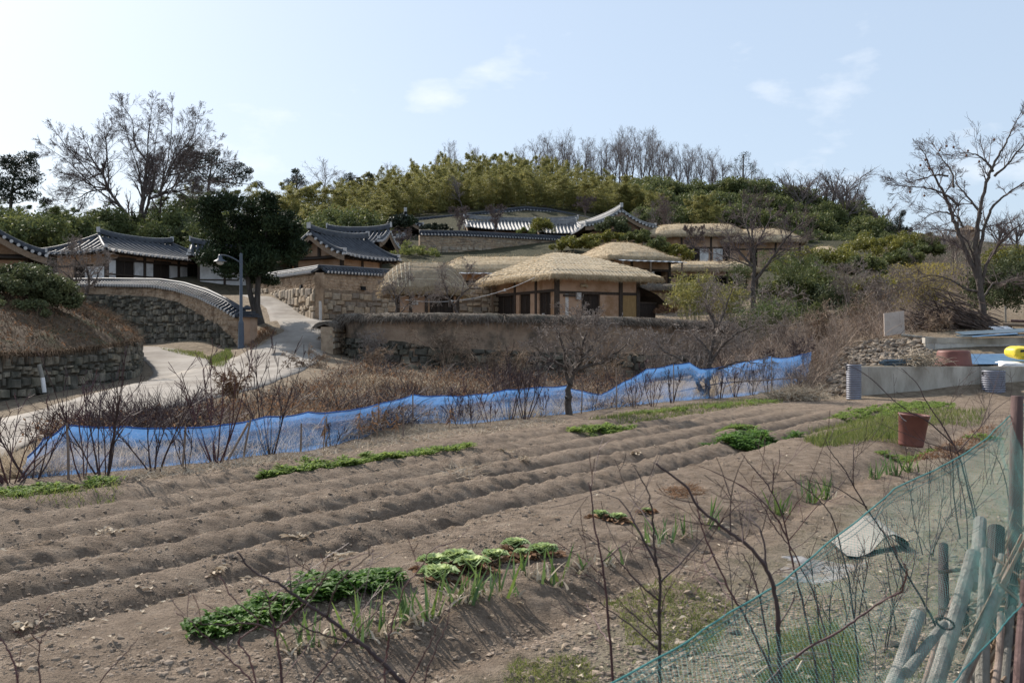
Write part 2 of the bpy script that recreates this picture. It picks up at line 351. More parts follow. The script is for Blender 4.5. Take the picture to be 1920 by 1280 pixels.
M['redpl']   = mat('faded_red_plastic', (.145, .055, .043), (.20, .078, .062), 3, .6, .08, 40, c3=(.25, .12, .10), s3=2.0, r3=(.55, .8), spec=.35)
M['pipe']    = mat('grey_corrugated_plastic', (.16, .165, .20), (.24, .245, .29), 3, .5, spec=.4)
M['pipein']  = mat('black_plastic', (.012, .012, .013), (.02, .02, .022), 3, .6)
M['lampp']   = mat('blue_grey_paint', (.05, .062, .082), (.07, .085, .108), 3, .45, spec=.45)
M['lampg']   = mat('lamp_globe', (.62, .60, .55), (.70, .68, .63), 3, .25, spec=.6, trans=.3)
M['bluenet'] = None
M['stick']   = mat('weathered_sticks', (.17, .125, .10), (.29, .225, .185), 7, .9, .3, 30, None, (3, 3, .4), spec=.15)
M['greyp']   = mat('grey_pole_bark', (.17, .16, .14), (.36, .34, .30), 12, .95, 1.0, 30, None, (1, 1, .45), spec=.15, c3=(.16, .15, .135), s3=3, r3=(.5, .7))
M['brownp']  = mat('brown_post', (.085, .052, .047), (.155, .10, .092), 8, .85, .4, 40, None, (2, 2, .3), spec=.2)
M['darkp']   = mat('dark_post', (.035, .027, .026), (.07, .052, .05), 8, .8, .4, 40, None, (2, 2, .3), spec=.2)
M['bluesh']  = mat('blue_painted_sheet', (.09, .18, .30), (.15, .26, .40), 2, .45, spec=.5, metal=.2)
M['bluegr']  = mat('blue_grey_sheet', (.085, .125, .155), (.17, .215, .25), 2, .42, spec=.5, metal=.25)
M['zinc']    = mat('galvanised_sheet', (.42, .44, .47), (.60, .62, .65), 1.5, .42, spec=.5, metal=.4)
M['yellow']  = mat('yellow_sack', (.68, .52, .03), (.80, .62, .05), 5, .45, .3, 20, spec=.4)
M['sackw']   = mat('white_sack', (.66, .65, .64), (.78, .77, .76), 4, .5, .3, 20, spec=.4)
M['sackg']   = mat('green_print', (.12, .34, .06), (.16, .42, .08), 5, .5)
M['sackk']   = mat('dark_print', (.02, .02, .022), (.035, .035, .04), 5, .5)
M['tarp']    = mat('pale_worn_board', (.24, .225, .195), (.34, .315, .28), 3, .85, .2, 20, c3=(.30, .275, .24), s3=2, r3=(.5, .7), spec=.2)
M['tarpd']   = mat('rubber_back', (.018, .020, .02), (.03, .034, .034), 5, .8)
M['cloth']   = mat('grey_white_cloth', (.19, .185, .18), (.32, .315, .31), 8, .9, .8, 14, c3=(.21, .175, .14), s3=6, r3=(.42, .56), spec=.1)
M['board']   = mat('pale_pink_board', (.36, .295, .25), (.45, .375, .32), 2, .8, c3=(.44, .36, .30), s3=1.4)
M['wire']    = mat('pale_cable', (.42, .41, .40), (.5, .49, .48), 2, .6)
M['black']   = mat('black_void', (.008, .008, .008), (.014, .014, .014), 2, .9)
M['meter']   = mat('meter_grey', (.34, .32, .30), (.40, .38, .36), 2, .5)
M['signb']   = mat('pale_sign', (.50, .48, .45), (.58, .56, .53), 8, .7)
M['persim']  = mat('dried_fruit', (.10, .045, .03), (.16, .07, .04), 8, .8)
# ================================================================== TERRAIN
def C3(px, py, Y): return P(px, py, Y)
CTRL = [C3(*a) for a in [
    # lane
    (0, 815, 19), (130, 775, 22), (250, 740, 25), (400, 715, 29), (520, 690, 33), (452, 652, 40), (540, 655, 37.5), (600, 625, 41), (560, 600, 46), (485, 607, 43.5),
    (500, 575, 54), (440, 553, 64), (640, 605, 48), (735, 584, 55), (300, 662, 40), (262, 652, 43), (390, 690, 35), (420, 655, 41), (200, 641, 47), (-120, 860, 16), (-300, 900, 14),
    # bank of dry brush below the lane and in front of the thatch-capped wall
    (300, 790, 17.5), (420, 775, 21), (600, 735, 26), (720, 715, 29), (660, 668, 39.5), (760, 690, 37), (800, 697, 37), (1000, 712, 36.5), (1200, 715, 38), (1310, 695, 41),
    (850, 742, 28), (1000, 735, 29), (1200, 722, 33),
    # yard behind that wall
    (700, 612, 45), (850, 607, 47), (1000, 605, 48), (1200, 607, 48), (1000, 590, 60), (1250, 590, 56), (800, 580, 58),
    # right bank
    (1400, 690, 35), (1500, 685, 34), (1560, 655, 34), (1650, 640, 34.5), (1740, 640, 33.5), (1840, 617, 36), (1920, 618, 36), (2050, 620, 36), (1600, 600, 46), (1450, 640, 42), (1900, 600, 46), (1750, 575, 50), (1330, 640, 47),
    (1560, 735, 29.5),
    # right slope
    (1300, 560, 62), (1430, 555, 62), (1560, 560, 60), (1700, 540, 64), (1900, 520, 66), (2150, 520, 66), (1300, 497, 79), (1430, 507, 77), (1380, 515, 71), (1260, 515, 72), (1300, 460, 92), (1430, 470, 90), (1550, 490, 84), (1650, 455, 96), (1750, 470, 100), (1900, 470, 105), (2200, 470, 105),
    # centre slope
    (900, 500, 68), (1000, 474, 75), (850, 472, 77), (1100, 470, 74), (900, 440, 85), (1050, 440, 85), (750, 450, 82), (900, 408, 95), (1050, 402, 97), (700, 420, 97), (900, 390, 104), (1100, 395, 104), (900, 382, 125), (1100, 382, 125), (700, 395, 125), (1200, 383, 142), (1000, 380, 145), (1300, 392, 142), (1450, 403, 140), (1560, 415, 135), (1600, 428, 120), (1350, 430, 105), (1480, 430, 110),
    # left
    (200, 560, 52), (100, 560, 50), (-100, 580, 44), (-200, 600, 40), (250, 530, 60), (380, 525, 66), (130, 525, 68), (300, 500, 75), (60, 490, 75), (-150, 500, 70), (270, 442, 82), (100, 440, 85), (-150, 430, 85), (500, 450, 88), (600, 480, 75), (660, 500, 68), (600, 540, 60), (560, 425, 115), (400, 425, 115), (200, 425, 115), (-200, 420, 115), (560, 410, 140), (300, 415, 140), (0, 415, 140),
]]
CTRL += [np.array(a, float) for a in [
    (-9, 8, -.15), (-14, 11, -.2), (-6, 10.5, 0), (-3.5, 13.5, 0), (0, 20, 0), (3, 25, 0), (7, 29, 0), (-10, 2, 0), (0, 2, 0), (10, 2, 0), (4, 12, 0), (10, 20, 0), (14, 26, .05), (18, 27, .3), (16, 12, .1), (25, 15, .2), (-20, 5, -.3), (-30, 20, -.1), (0, -12, .2),
    (40, 30, 1.4), (60, 60, 6), (-45, 40, 2.5), (-60, 70, 8), (-90, 120, 14), (90, 120, 9), (0, 190, 14), (-90, 190, 10), (90, 190, 9), (-60, -10, 0), (60, -10, .5)]]
CTRL = np.array(CTRL)
def _phi(r2): return r2*np.log(r2+1e-9)*0.5
_S = 40.0
def tps_fit(pts, lam=2e-4):
    x = pts[:, :2]/_S; n = len(x)
    d2 = ((x[:, None]-x[None])**2).sum(-1)
    K = _phi(d2)+lam*np.eye(n); Pm = np.hstack([np.ones((n, 1)), x])
    A = np.block([[K, Pm], [Pm.T, np.zeros((3, 3))]])
    return np.linalg.solve(A, np.concatenate([pts[:, 2], np.zeros(3)]))
TPSW = tps_fit(CTRL)
def tps(x, y):
    x = np.asarray(x, float); y = np.asarray(y, float); sh = x.shape
    q = np.stack([x.ravel(), y.ravel()], 1)/_S; out = np.zeros(len(q)); c = CTRL[:, :2]/_S
    for i in range(0, len(q), 40000):
        d2 = ((q[i:i+40000, None]-c[None])**2).sum(-1)
        out[i:i+40000] = _phi(d2)@TPSW[:-3]+TPSW[-3]+q[i:i+40000]@TPSW[-2:]
    return out.reshape(sh)

# vegetable field: s counts across the ridges (positive towards the camera side), t along them
RN = np.array([0.832, -0.555]); RD = np.array([0.555, 0.832])
def ST(x, y): return x*RN[0]+y*RN[1], x*RD[0]+y*RD[1]
FUR = [(-8.95, .07, .14), (-8.35, .08, .15), (-7.72, .14, .16), (-6.95, .195, .17), (-6.22, .215, .17), (-5.42, .215, .19), (-3.22, .19, .25), (-2.15, .08, .25)]
PLAT_Y = 28.4
def field_mask(x, y):
    s, t = ST(x, y)
    a = sstep(-11.9, -11.0, s)*(1-sstep(3.5, 9, s))
    b = 1-sstep(26.6, 28.6, y-0.18*np.maximum(0, 6-x))
    return a*b
def furrows(x, y):
    s, t = ST(x, y)
    s = s+0.07*fbm(t*0.25, s*0.15, 2, 9)+0.035*fbm(t*1.3, s*.7, 2, 4)
    f = 0
    for s0, A, w in FUR:
        a = A*(0.95+0.18*fbm(t*0.5+s0*7, s*0+s0, 2, 3))
        d = s-s0
        ww = np.where(d < 0, w*1.25, w*0.85)      # steep on the far side of each trough
        f = f-a*np.exp(-(d/ww)**2)
    f = f+0.05*np.exp(-((s+4.6)/.55)**2)+0.05*np.exp(-((s+9.4)/.5)**2)
    far = 1-sstep(22, 26, y+0.2*x)
    live = sstep(-10.2, -9.3, s)*(1-sstep(-2.0, -1.6, s))*far
    # right plot is tilled flatter
    right = sstep(4.5, 7.5, x-0.12*y)
    return f*live*(1-0.55*right)
def height(x, y, detail=True):
    x = np.asarray(x, float); y = np.asarray(y, float)
    fm = field_mask(x, y)
    h = tps(x, y)*(1-fm)
    if detail:
        s, t = ST(x, y)
        till = sstep(-10.6, -9.8, s)*(1-sstep(-2.6, -2.0, s))*fm
        h = h+furrows(x, y)*fm
        h = h+fm*0.024*fbm(x*2.2, y*2.2, 3, 21)+till*(0.012*fbm(x*6, y*6, 3, 31)+0.055*np.maximum(0, fbm(x*13, y*13, 3, 41)+.05)*(.35+.65*np.clip(fbm(x*.9, y*.9, 2, 43)*1.6+.5, 0, 1)))
        h = h+(1-fm)*0.05*fbm(x*.8, y*.8, 3, 51)
        h = h-fm*0.06*sstep(-3.1, -2.5, s)
    return h
def hz1(x, y, detail=False): return float(height(np.array([x]), np.array([y]), detail)[0])
def drop(px, py, Y0=6.0, Y1=150.0, n=700):
    "ground point seen at a photograph pixel (march along the view ray)"
    ys = np.geomspace(Y0, Y1, n); xs = (px-960)/F*ys; zs = CZ+(640-py)/F*ys
    g = height(xs, ys, False); k = np.argmax(zs <= g)
    if k == 0: k = n-1
    return np.array([xs[k], ys[k], g[k]])

# ---- the ground: one sheet, fine under the field, coarse towards the horizon
def axis(parts):
    out = [parts[0][0]]
    for a, b, st in parts:
        m = max(1, int(round((b-a)/st))); out += list(a+(b-a)*(np.arange(1, m+1)/m))
    return np.array(out)
gx = axis([(-700, -120, 80), (-120, -40, 3), (-40, -18, .5), (-18, -7, .16), (-7, -4, .07), (-4, 5, .042), (5, 9.5, .06), (9.5, 18, .18), (18, 40, .8), (40, 120, 3), (120, 700, 80)])
gy = axis([(-40, 2.2, 2.5), (2.2, 4, .08), (4, 8, .028), (8, 13, .04), (13, 20, .07), (20, 32, .12), (32, 70, .4), (70, 160, 1.5), (160, 260, 8), (260, 1400, 120)])
GX, GY = np.meshgrid(gx, gy, indexing='ij')
GZ = height(GX, GY)
farm = sstep(170, 260, np.hypot(GX, GY)); GZ = GZ*(1-farm)+5.0*farm
gs, gt_ = ST(GX, GY); fmk = field_mask(GX, GY)
soil = fmk*sstep(-11.4, -10.8, gs+.5*fbm(GX, GY, 3, 3))
weedy = soil*sstep(-2.9, -2.2, gs+.35*fbm(GX*1.2, GY*1.2, 3, 8))
hill = sstep(56, 70, GY)
ground_m = bpy.data.materials.new('ground_soil'); ground_m.use_nodes = True
def ground_nodes(m):
    nt = m.node_tree; n, l = nt.nodes, nt.links; n.clear()
    out = n.new('ShaderNodeOutputMaterial'); bs = n.new('ShaderNodeBsdfPrincipled'); bs.inputs['Roughness'].default_value = .95; bs.inputs['Specular IOR Level'].default_value = .12
    t = n.new('ShaderNodeTexCoord')
    def noise(sc, d=8, r=.65):
        z = n.new('ShaderNodeTexNoise'); z.inputs['Scale'].default_value = sc; z.inputs['Detail'].default_value = d; z.inputs['Roughness'].default_value = r
        l.new(t.outputs['Object'], z.inputs['Vector']); return z
    def ramp(src, cols):
        r = n.new('ShaderNodeValToRGB')
        while len(r.color_ramp.elements) < len(cols): r.color_ramp.elements.new(.5)
        for i, (p, c) in enumerate(cols): r.color_ramp.elements[i].position = p; r.color_ramp.elements[i].color = (*c, 1)
        l.new(src, r.inputs['Fac']); return r.outputs['Color']
    def mix(f, a, b, blend='MIX'):
        x = n.new('ShaderNodeMix'); x.data_type = 'RGBA'; x.blend_type = blend
        if isinstance(f, float): x.inputs[0].default_value = f
        else: l.new(f, x.inputs[0])
        l.new(a, x.inputs[6]); l.new(b, x.inputs[7]); return x.outputs[2]
    def attr(k):
        a = n.new('ShaderNodeAttribute'); a.attribute_name = k; return a.outputs['Fac']
    big = noise(.55); mid = noise(5.0); fine = noise(55, 5)
    soil = ramp(mid.outputs['Fac'], [(.3, (.158, .119, .088)), (.52, (.242, .187, .141)), (.72, (.33, .262, .202))])
    soil = mix(.55, soil, ramp(fine.outputs['Fac'], [(.3, (.55, .54, .53)), (.5, (1, 1, 1)), (.68, (1.3, 1.28, 1.25))]), 'MULTIPLY')
    soil = mix(.5, soil, ramp(big.outputs['Fac'], [(.35, (.82, .80, .79)), (.65, (1.08, 1.07, 1.05))]), 'MULTIPLY')
    weed = ramp(mid.outputs['Fac'], [(.32, (.17, .165, .095)), (.5, (.27, .235, .17)), (.7, (.33, .29, .225))])
    weed = mix(.5, weed, ramp(fine.outputs['Fac'], [(.3, (.5, .5, .5)), (.6, (1.2, 1.2, 1.2))]), 'MULTIPLY')
    dry = ramp(mid.outputs['Fac'], [(.3, (.13, .10, .07)), (.5, (.23, .18, .128)), (.7, (.31, .25, .18))])
    hillc = ramp(mid.outputs['Fac'], [(.3, (.03, .032, .018)), (.55, (.06, .056, .032)), (.75, (.10, .088, .056))])
    c = mix(attr('hill'), dry, hillc); c = mix(attr('soil'), c, soil); c = mix(attr('weedy'), c, weed)
    l.new(c, bs.inputs['Base Color'])
    b = n.new('ShaderNodeBump'); b.inputs['Strength'].default_value = 1.0; b.inputs['Distance'].default_value = .045
    ad = n.new('ShaderNodeMath'); ad.operation = 'ADD'; l.new(fine.outputs['Fac'], ad.inputs[0]); l.new(noise(18, 6).outputs['Fac'], ad.inputs[1])
    l.new(ad.outputs[0], b.inputs['Height']); l.new(b.outputs['Normal'], bs.inputs['Normal'])
    l.new(bs.outputs[0], out.inputs['Surface'])
ground_nodes(ground_m)
mb = MB(); grid(mb, np.stack([GX, GY, GZ], -1).reshape(-1, 3), len(gx), len(gy))
ground = mb.build('ground', ground_m, None, True, {'soil': soil, 'weedy': weedy, 'hill': hill})
tag(ground, kind='structure')

# ---- lanes
def catmull(pts, n=12):
    pts = np.asarray(pts, float); p = np.vstack([2*pts[0]-pts[1], pts, 2*pts[-1]-pts[-2]]); out = []
    for i in range(1, len(p)-2):
        for t in np.arange(n)/n:
            out.append(.5*((2*p[i])+(-p[i-1]+p[i+1])*t+(2*p[i-1]-5*p[i]+4*p[i+1]-p[i+2])*t*t+(-p[i-1]+3*p[i]-3*p[i+1]+p[i+2])*t**3))
    out.append(pts[-1]); return np.array(out)
def gl(x, y):
    i = np.clip(np.searchsorted(gx, x)-1, 0, len(gx)-2); j = np.clip(np.searchsorted(gy, y)-1, 0, len(gy)-2)
    u = np.clip((x-gx[i])/(gx[i+1]-gx[i]), 0, 1); v = np.clip((y-gy[j])/(gy[j+1]-gy[j]), 0, 1)
    return (GZ[i, j]*(1-u)+GZ[i+1, j]*u)*(1-v)+(GZ[i, j+1]*(1-u)+GZ[i+1, j+1]*u)*v
def dirn_(d): return np.concatenate([d, np.zeros(d.shape[:2]+(1,))], -1)
def lane(name, left, right, lift, m=None, n=14):
    L = catmull(left, n); R = catmull(right, n); nx = 9
    u = np.linspace(0, 1, nx)[None, :, None]
    XY = L[:, None]*(1-u)+R[:, None]*u
    wob = fbm(XY[..., 0]*.9, XY[..., 1]*.9, 3, 77)
    dirn = nrm(R-L)[:, None]
    e = np.zeros((1, nx)); e[0, 0] = -1; e[0, -1] = 1
    XY = XY+dirn*(e*0.16*wob)[..., None]
    Z = gl(XY[..., 0], XY[..., 1])+lift-.03
    V = np.dstack([XY, Z]); a = V[:, :1]-dirn_(dirn)*.12-[0, 0, .3]; b = V[:, -1:]+dirn_(dirn)*.12-[0, 0, .3]; V = np.concatenate([a, V, b], 1); nx += 2
    mb = MB(); grid(mb, V.reshape(-1, 3), len(L), nx)
    o = mb.build(name, m or M['road'], None, True); tag(o, kind='structure'); return o
def XYd(*pp): return [drop(px, py)[:2] for px, py in pp]
# upper (far) edge and lower (near) edge of the main lane climbing from lower left to the gate between the tiled walls
lane('lane', XYd((-260, 855), (-60, 805), (100, 762), (250, 722), (335, 700), (400, 684), (455, 664), (510, 637), (535, 622), (520, 604), (502, 585), (480, 566), (452, 554)),
             XYd((-260, 930), (-40, 880), (60, 832), (200, 790), (330, 765), (470, 730), (560, 698), (600, 674), (614, 652), (608, 622), (590, 590), (545, 572), (498, 556)), 0.06)
lane('lane_branch', XYd((330, 712), (392, 690), (382, 673), (340, 660), (300, 652), (230, 645)), XYd((200, 752), (262, 724), (285, 700), (270, 680), (245, 668), (190, 655)), 0.052)
lane('lane_side', XYd((600, 606), (640, 598), (690, 590), (740, 583)), XYd((610, 640), (655, 618), (700, 606), (745, 598)), 0.068)
# ================================================================== WALLS
def arc(path):
    path = np.asarray(path, float); d = np.r_[0, np.cumsum(np.linalg.norm(np.diff(path[:, :2], axis=0), axis=1))]; return path, d
def along(path, d, s):
    s = np.asarray(s, float)
    p = np.stack([np.interp(s, d, path[:, i]) for i in range(path.shape[1])], -1)
    e = 0.15
    a = np.stack([np.interp(s-e, d, path[:, i]) for i in range(2)], -1); b = np.stack([np.interp(s+e, d, path[:, i]) for i in range(2)], -1)
    t = nrm(b-a); return p, t
def stones(mb, path, zb, zt, row, wid, dep, rng, side=1, irr=.35, s0=0, s1=None, backing=None, batter=0.0):
    """courses of separate bulging stones on one side of a wall path; zb, zt: height arrays along the path (or numbers)"""
    path, d = arc(path); s1 = d[-1] if s1 is None else s1
    zbf = lambda s: np.interp(s, d, np.broadcast_to(zb, d.shape)); ztf = lambda s: np.interp(s, d, np.broadcast_to(zt, d.shape))
    z = float(np.min(np.broadcast_to(zb, d.shape)))-.05; zmax = float(np.max(np.broadcast_to(zt, d.shape)))
    while z < zmax-.06:
        h = row*rng.uniform(1-irr, 1+irr); s = s0-rng.uniform(0, wid)
        while s < s1:
            w = wid*rng.uniform(.55, 1.6); m = np.clip(s+w/2, s0, s1)
            a_, b_ = max(s, s0), min(s+w, s1)
            jz = rng.normal(0, .30*row*min(1, irr*2))
            lo, hi = max(z+jz, zbf(m)-.15), min(z+h+jz*.5, ztf(m)+.02)
            if b_-a_ > .07 and hi-lo > .05 and z+h*.5 < ztf(m) and z+h > zbf(m):
                g = .012+.012*rng.random()
                ss = np.array([a_+g, b_-g, b_-g, a_+g]); zz = np.array([lo+g, lo+g, hi-g, hi-g])+rng.normal(0, .014, 4)
                ss = ss+rng.normal(0, .018, 4)
                cs, cz = ss.mean(), zz.mean(); V = []
                dd = dep*rng.uniform(.6, 1.3)
                for f, o in ((1, -.03), (.93, dd*.55), (.72, dd)):
                    p, t = along(path, d, cs+(ss-cs)*f); nr = np.stack([t[:, 1], -t[:, 0]], -1)*side
                    zz_ = cz+(zz-cz)*f
                    oo = o+rng.normal(0, .006, 4)-batter*(zz_-zbf(m))
                    V.append(np.c_[p[:, :2]+nr*oo[:, None], zz_])
                V = np.concatenate(V); Q = []
                for k in range(2):
                    for j in range(4): Q.append([4*k+j, 4*k+(j+1) % 4, 4*k+4+(j+1) % 4, 4*k+4+j])
                Q.append([8, 9, 10, 11])
                if side < 0: Q = [q[::-1] for q in Q]
                mb.add(V, Q, None, rng.random())
            s += w
        z += h
def sheet(mb, path, zb, zt, off, side=1, n=60, nz=10, noise=0.0, seed=1, batter=0.0):
    "one face of a wall (earth, mortar or plaster)"
    path, d = arc(path); s = np.linspace(0, d[-1], n); p, t = along(path, d, s); nr = np.stack([t[:, 1], -t[:, 0]], -1)*side
    b = np.interp(s, d, np.broadcast_to(zb, d.shape)); tt = np.interp(s, d, np.broadcast_to(zt, d.shape))
    u = np.linspace(0, 1, nz)[None]; Z = b[:, None]+(tt-b)[:, None]*u
    o = off+noise*fbm(s[:, None]*2.5+0*Z, Z*2.5, 3, seed)-batter*(Z-b[:, None])
    V = np.dstack([p[:, None, 0]+nr[:, None, 0]*o, p[:, None, 1]+nr[:, None, 1]*o, Z])
    grid(mb, V.reshape(-1, 3), n, nz)
def wallbody(mb, path, zb, zt, half, n=60, nz=8, noise=.02, seed=1):
    "closed wall body: two faces, top and ends"
    path, d = arc(path); s = np.linspace(0, d[-1], n); p, t = along(path, d, s); nr = np.stack([t[:, 1], -t[:, 0]], -1)
    b = np.interp(s, d, np.broadcast_to(zb, d.shape)); tt = np.interp(s, d, np.broadcast_to(zt, d.shape))
    u = np.linspace(0, 1, nz)
    offs = np.r_[np.full(nz, half), np.full(nz, -half)]; uu = np.r_[u, u[::-1]]
    Z = b[:, None]+(tt-b)[:, None]*uu[None]
    O = offs[None]+noise*fbm(s[:, None]*2+offs[None]*9, Z*2.2, 3, seed)
    V = np.dstack([p[:, None, 0]+nr[:, None, 0]*O, p[:, None, 1]+nr[:, None, 1]*O, Z])
    k = 2*nz; grid(mb, V.reshape(-1, 3), n, k)
    q = [[j, j+1, k-2-j, k-1-j] for j in range(nz-1)]
    mb.add(V[0], q); mb.add(V[-1], [c[::-1] for c in q])
def tilecap(path, zt, parent, half=.36, rise=.24, pitch=.24, rows=None, drop_=.10, m_t='tile', step=1, ridge=.075):
    """roof-tile coping along a wall: ribs down both sides, lime-plugged rib ends, ridge of stacked tiles"""
    path, d = arc(path); n = max(20, int(d[-1]/.4)); s = np.linspace(0, d[-1], n); p, t = along(path, d, s); nr = np.stack([t[:, 1], -t[:, 0]], -1)
    z = np.interp(s, d, np.broadcast_to(zt, d.shape))
    mb = MB()
    prof = [(-half, -.05), (-half, 0), (-half*.5, rise*.42), (0, rise*.92), (half*.5, rise*.42), (half, 0), (half, -.05), (0, -.06)]
    V = np.stack([np.c_[p[:, :2]+nr*o, z+q] for o, q in prof], 1)
    grid(mb, V.reshape(-1, 3), n, len(prof))
    S = np.arange(pitch*.5, d[-1], pitch); p2, t2 = along(path, d, S); n2 = np.stack([t2[:, 1], -t2[:, 0]], -1); z2 = np.interp(S, d, np.broadcast_to(zt, d.shape))
    E = MB()
    for sd in (1, -1):
        a = np.c_[p2[:, :2]+n2*sd*.03, z2+rise*.95]; b = np.c_[p2[:, :2]+n2*sd*half*.55, z2+rise*.46]; c = np.c_[p2[:, :2]+n2*sd*(half+.04), z2+.02]
        segs(mb, a, b, .058, .06, 6); segs(mb, b, c, .06, .062, 6)
        e = np.c_[p2[:, :2]+n2*sd*(half+.075), z2+.005]
        segs(E, c, e, .064, .064, 7, caps=True)
    rz = MB(); tube(rz, np.c_[p[:, :2], z+rise+.07], ridge, 8)
    tube(rz, np.c_[p[:, :2]+nr*.05, z+rise-.01], ridge*.8, 6); tube(rz, np.c_[p[:, :2]-nr*.05, z+rise-.01], ridge*.8, 6)
    cp = mb.build('tile_coping', M[m_t], None, True); e_ = E.build('tile_end', M['lime'], cp); e_['kind'] = 'stuff'
    rz.build('ridge_tile', M[m_t], cp, True)
    if parent is not None: reloc(cp, parent)
    return cp
def thatchcap(path, zt, parent, half=.42, rise=.3, dens=240, m1='strawg', m2='strawgb', seed=3, hang=.34):
    rng = np.random.default_rng(seed); path, d = arc(path); n = max(24, int(d[-1]/.18)); s = np.linspace(0, d[-1], n); p, t = along(path, d, s); nr = np.stack([t[:, 1], -t[:, 0]], -1)
    z = np.interp(s, d, np.broadcast_to(zt, d.shape)); a = np.linspace(-.25, np.pi+.25, 14)
    mb = MB(); L = 1+.12*fbm(s[:, None]*1.6+0*a, a[None]*1.3+0*s[:, None], 3, seed)
    O = half*np.cos(a)[None]*L; Z = z[:, None]+rise*np.sin(a)[None]*L+.03*fbm(s[:, None]*5+0*a, a[None]*5, 2, seed+5)
    V = np.dstack([p[:, None, 0]+nr[:, None, 0]*O, p[:, None, 1]+nr[:, None, 1]*O, Z]); grid(mb, V.reshape(-1, 3), n, 14)
    for k in (0, -1):
        c = V[k].mean(0); mb.add(np.vstack([V[k], c]), None, [[j, j+1, 14] for j in range(13)])
    cap = mb.build('thatch_coping', M[m1], None, True)
    B = MB(); N = int(d[-1]*dens); S = rng.uniform(0, d[-1], N); p2, t2 = along(path, d, S); n2 = np.stack([t2[:, 1], -t2[:, 0]], -1); z2 = np.interp(S, d, np.broadcast_to(zt, d.shape))
    sd = rng.choice([1, -1], N); al = rng.uniform(-.2, 1.45, N); rr = 1.02+.05*rng.random(N)
    root = np.c_[p2[:, :2]+n2*(sd*half*np.cos(al)*rr)[:, None], z2+rise*np.sin(al)*rr]
    dr = np.c_[n2*sd[:, None]*(.35+.5*rng.random((N, 1)))+t2*rng.normal(0, .55, (N, 1)), -.55-.6*rng.random(N)+.35*np.sin(al)]
    blades(B, root, dr, rng.uniform(.12, hang, N), .026, rng, .6, 2)
    B.build('loose_straw', M[m2], cap)
    if parent is not None: reloc(cap, parent)
    return cap
def wall_root(name, path, zb, label, cat='wall', group=None):
    p = np.asarray(path)[len(path)//2]; zb = float(np.min(zb)); return empty(name, (p[0], p[1], zb), label, cat, group)
def add_part(mb, name, m, root, smooth=False):
    o = mb.build(name, m, None, smooth); reloc(o, root); return o
rng = np.random.default_rng(21)

# --- curved retaining wall with tiled coping, left of the lamp
pts = [P(457, 640, 41), P(425, 640, 41.8), P(390, 640, 43.2), P(345, 640, 45), P(290, 640, 46.6), P(220, 640, 48.5), P(150, 640, 50), P(95, 640, 51.5)]
W1 = catmull([p[:2] for p in pts][::-1], 10)
px1 = 960+W1[:, 0]/W1[:, 1]*F
zt1 = CZ+(640-np.interp(px1, [90, 200, 300, 345, 390, 425, 450, 460], [537, 536, 538, 545, 559, 576, 591, 596]))/F*W1[:, 1]
zb1 = np.array([height(np.array([x+.3]), np.array([y-.8]), False)[0] for x, y in W1])-.15
zm1 = CZ+(640-np.interp(px1, [90, 200, 300, 345, 390, 425, 450, 460], [552, 552, 557, 567, 592, 612, 640, 655]))/F*W1[:, 1]
r = wall_root('retaining_wall', W1, zb1, 'tall curved dry-stone retaining wall with tiled coping beside the lane', 'wall')
mb = MB(); wallbody(mb, W1, zb1-.3, zt1, .26, 70, 10, .03, 4); add_part(mb, 'earth_core', M['clayd'], r, True)
mb = MB(); stones(mb, W1, zb1, zm1, .23, .30, .10, rng, 1, .55); 
st = mb.build('stonework', M['stoneD']); st_ = reloc(st, r)
st.location = (0, 0, 0)
mb = MB(); sheet(mb, W1, zb1-.3, zm1, .30, 1, 70, 8, .02, 3); add_part(mb, 'mortar', M['mortard'], r, True)
mb = MB(); stones(mb, W1, zm1, zt1-.06, .16, .34, .035, rng, 1, .5); st = mb.build('daub_courses', M['clayd']); reloc(st, r)
tilecap(W1, zt1, r, .40, .26, .22)
def push(o, path, k):
    me = o.data; n = len(me.vertices); co = np.zeros(n*3, np.float32); me.vertices.foreach_get('co', co); co = co.reshape(-1, 3)
    path, d = arc(path); idx = np.argmin(((co[:, None, :2]-path[None, :, :2])**2).sum(-1), 1)
    t = nrm(np.gradient(path[:, :2], axis=0))[idx]; co[:, 0] += t[:, 1]*k; co[:, 1] -= t[:, 0]*k
    me.vertices.foreach_set('co', co.ravel())
push(bpy.data.objects['daub_courses'], W1, .262); push(bpy.data.objects['stonework'], W1, .30)
# brick pillar closing the lower end
e = W1[-1]; ze = zt1[-1]
mb = MB(); obox(mb, (e[0]+.1, e[1]+.1, ze-.55), (.3, -.08, 0), (.08, .3, 0), (0, 0, .56)); add_part(mb, 'end_pillar', M['clay'], r)
mb = MB()
for k in range(3): obox(mb, (e[0]+.12, e[1]+.08, ze+.03+.09*k), (.44-.11*k, -.1, 0), (.1, .44-.11*k, 0), (0, 0, .035))
lathe(mb, [(.001, .3), (.13, .3), (.16, .36), (.12, .45), (.001, .5)], (e[0]+.12, e[1]+.08, ze), 10); add_part(mb, 'pillar_cap', M['tile'], r)

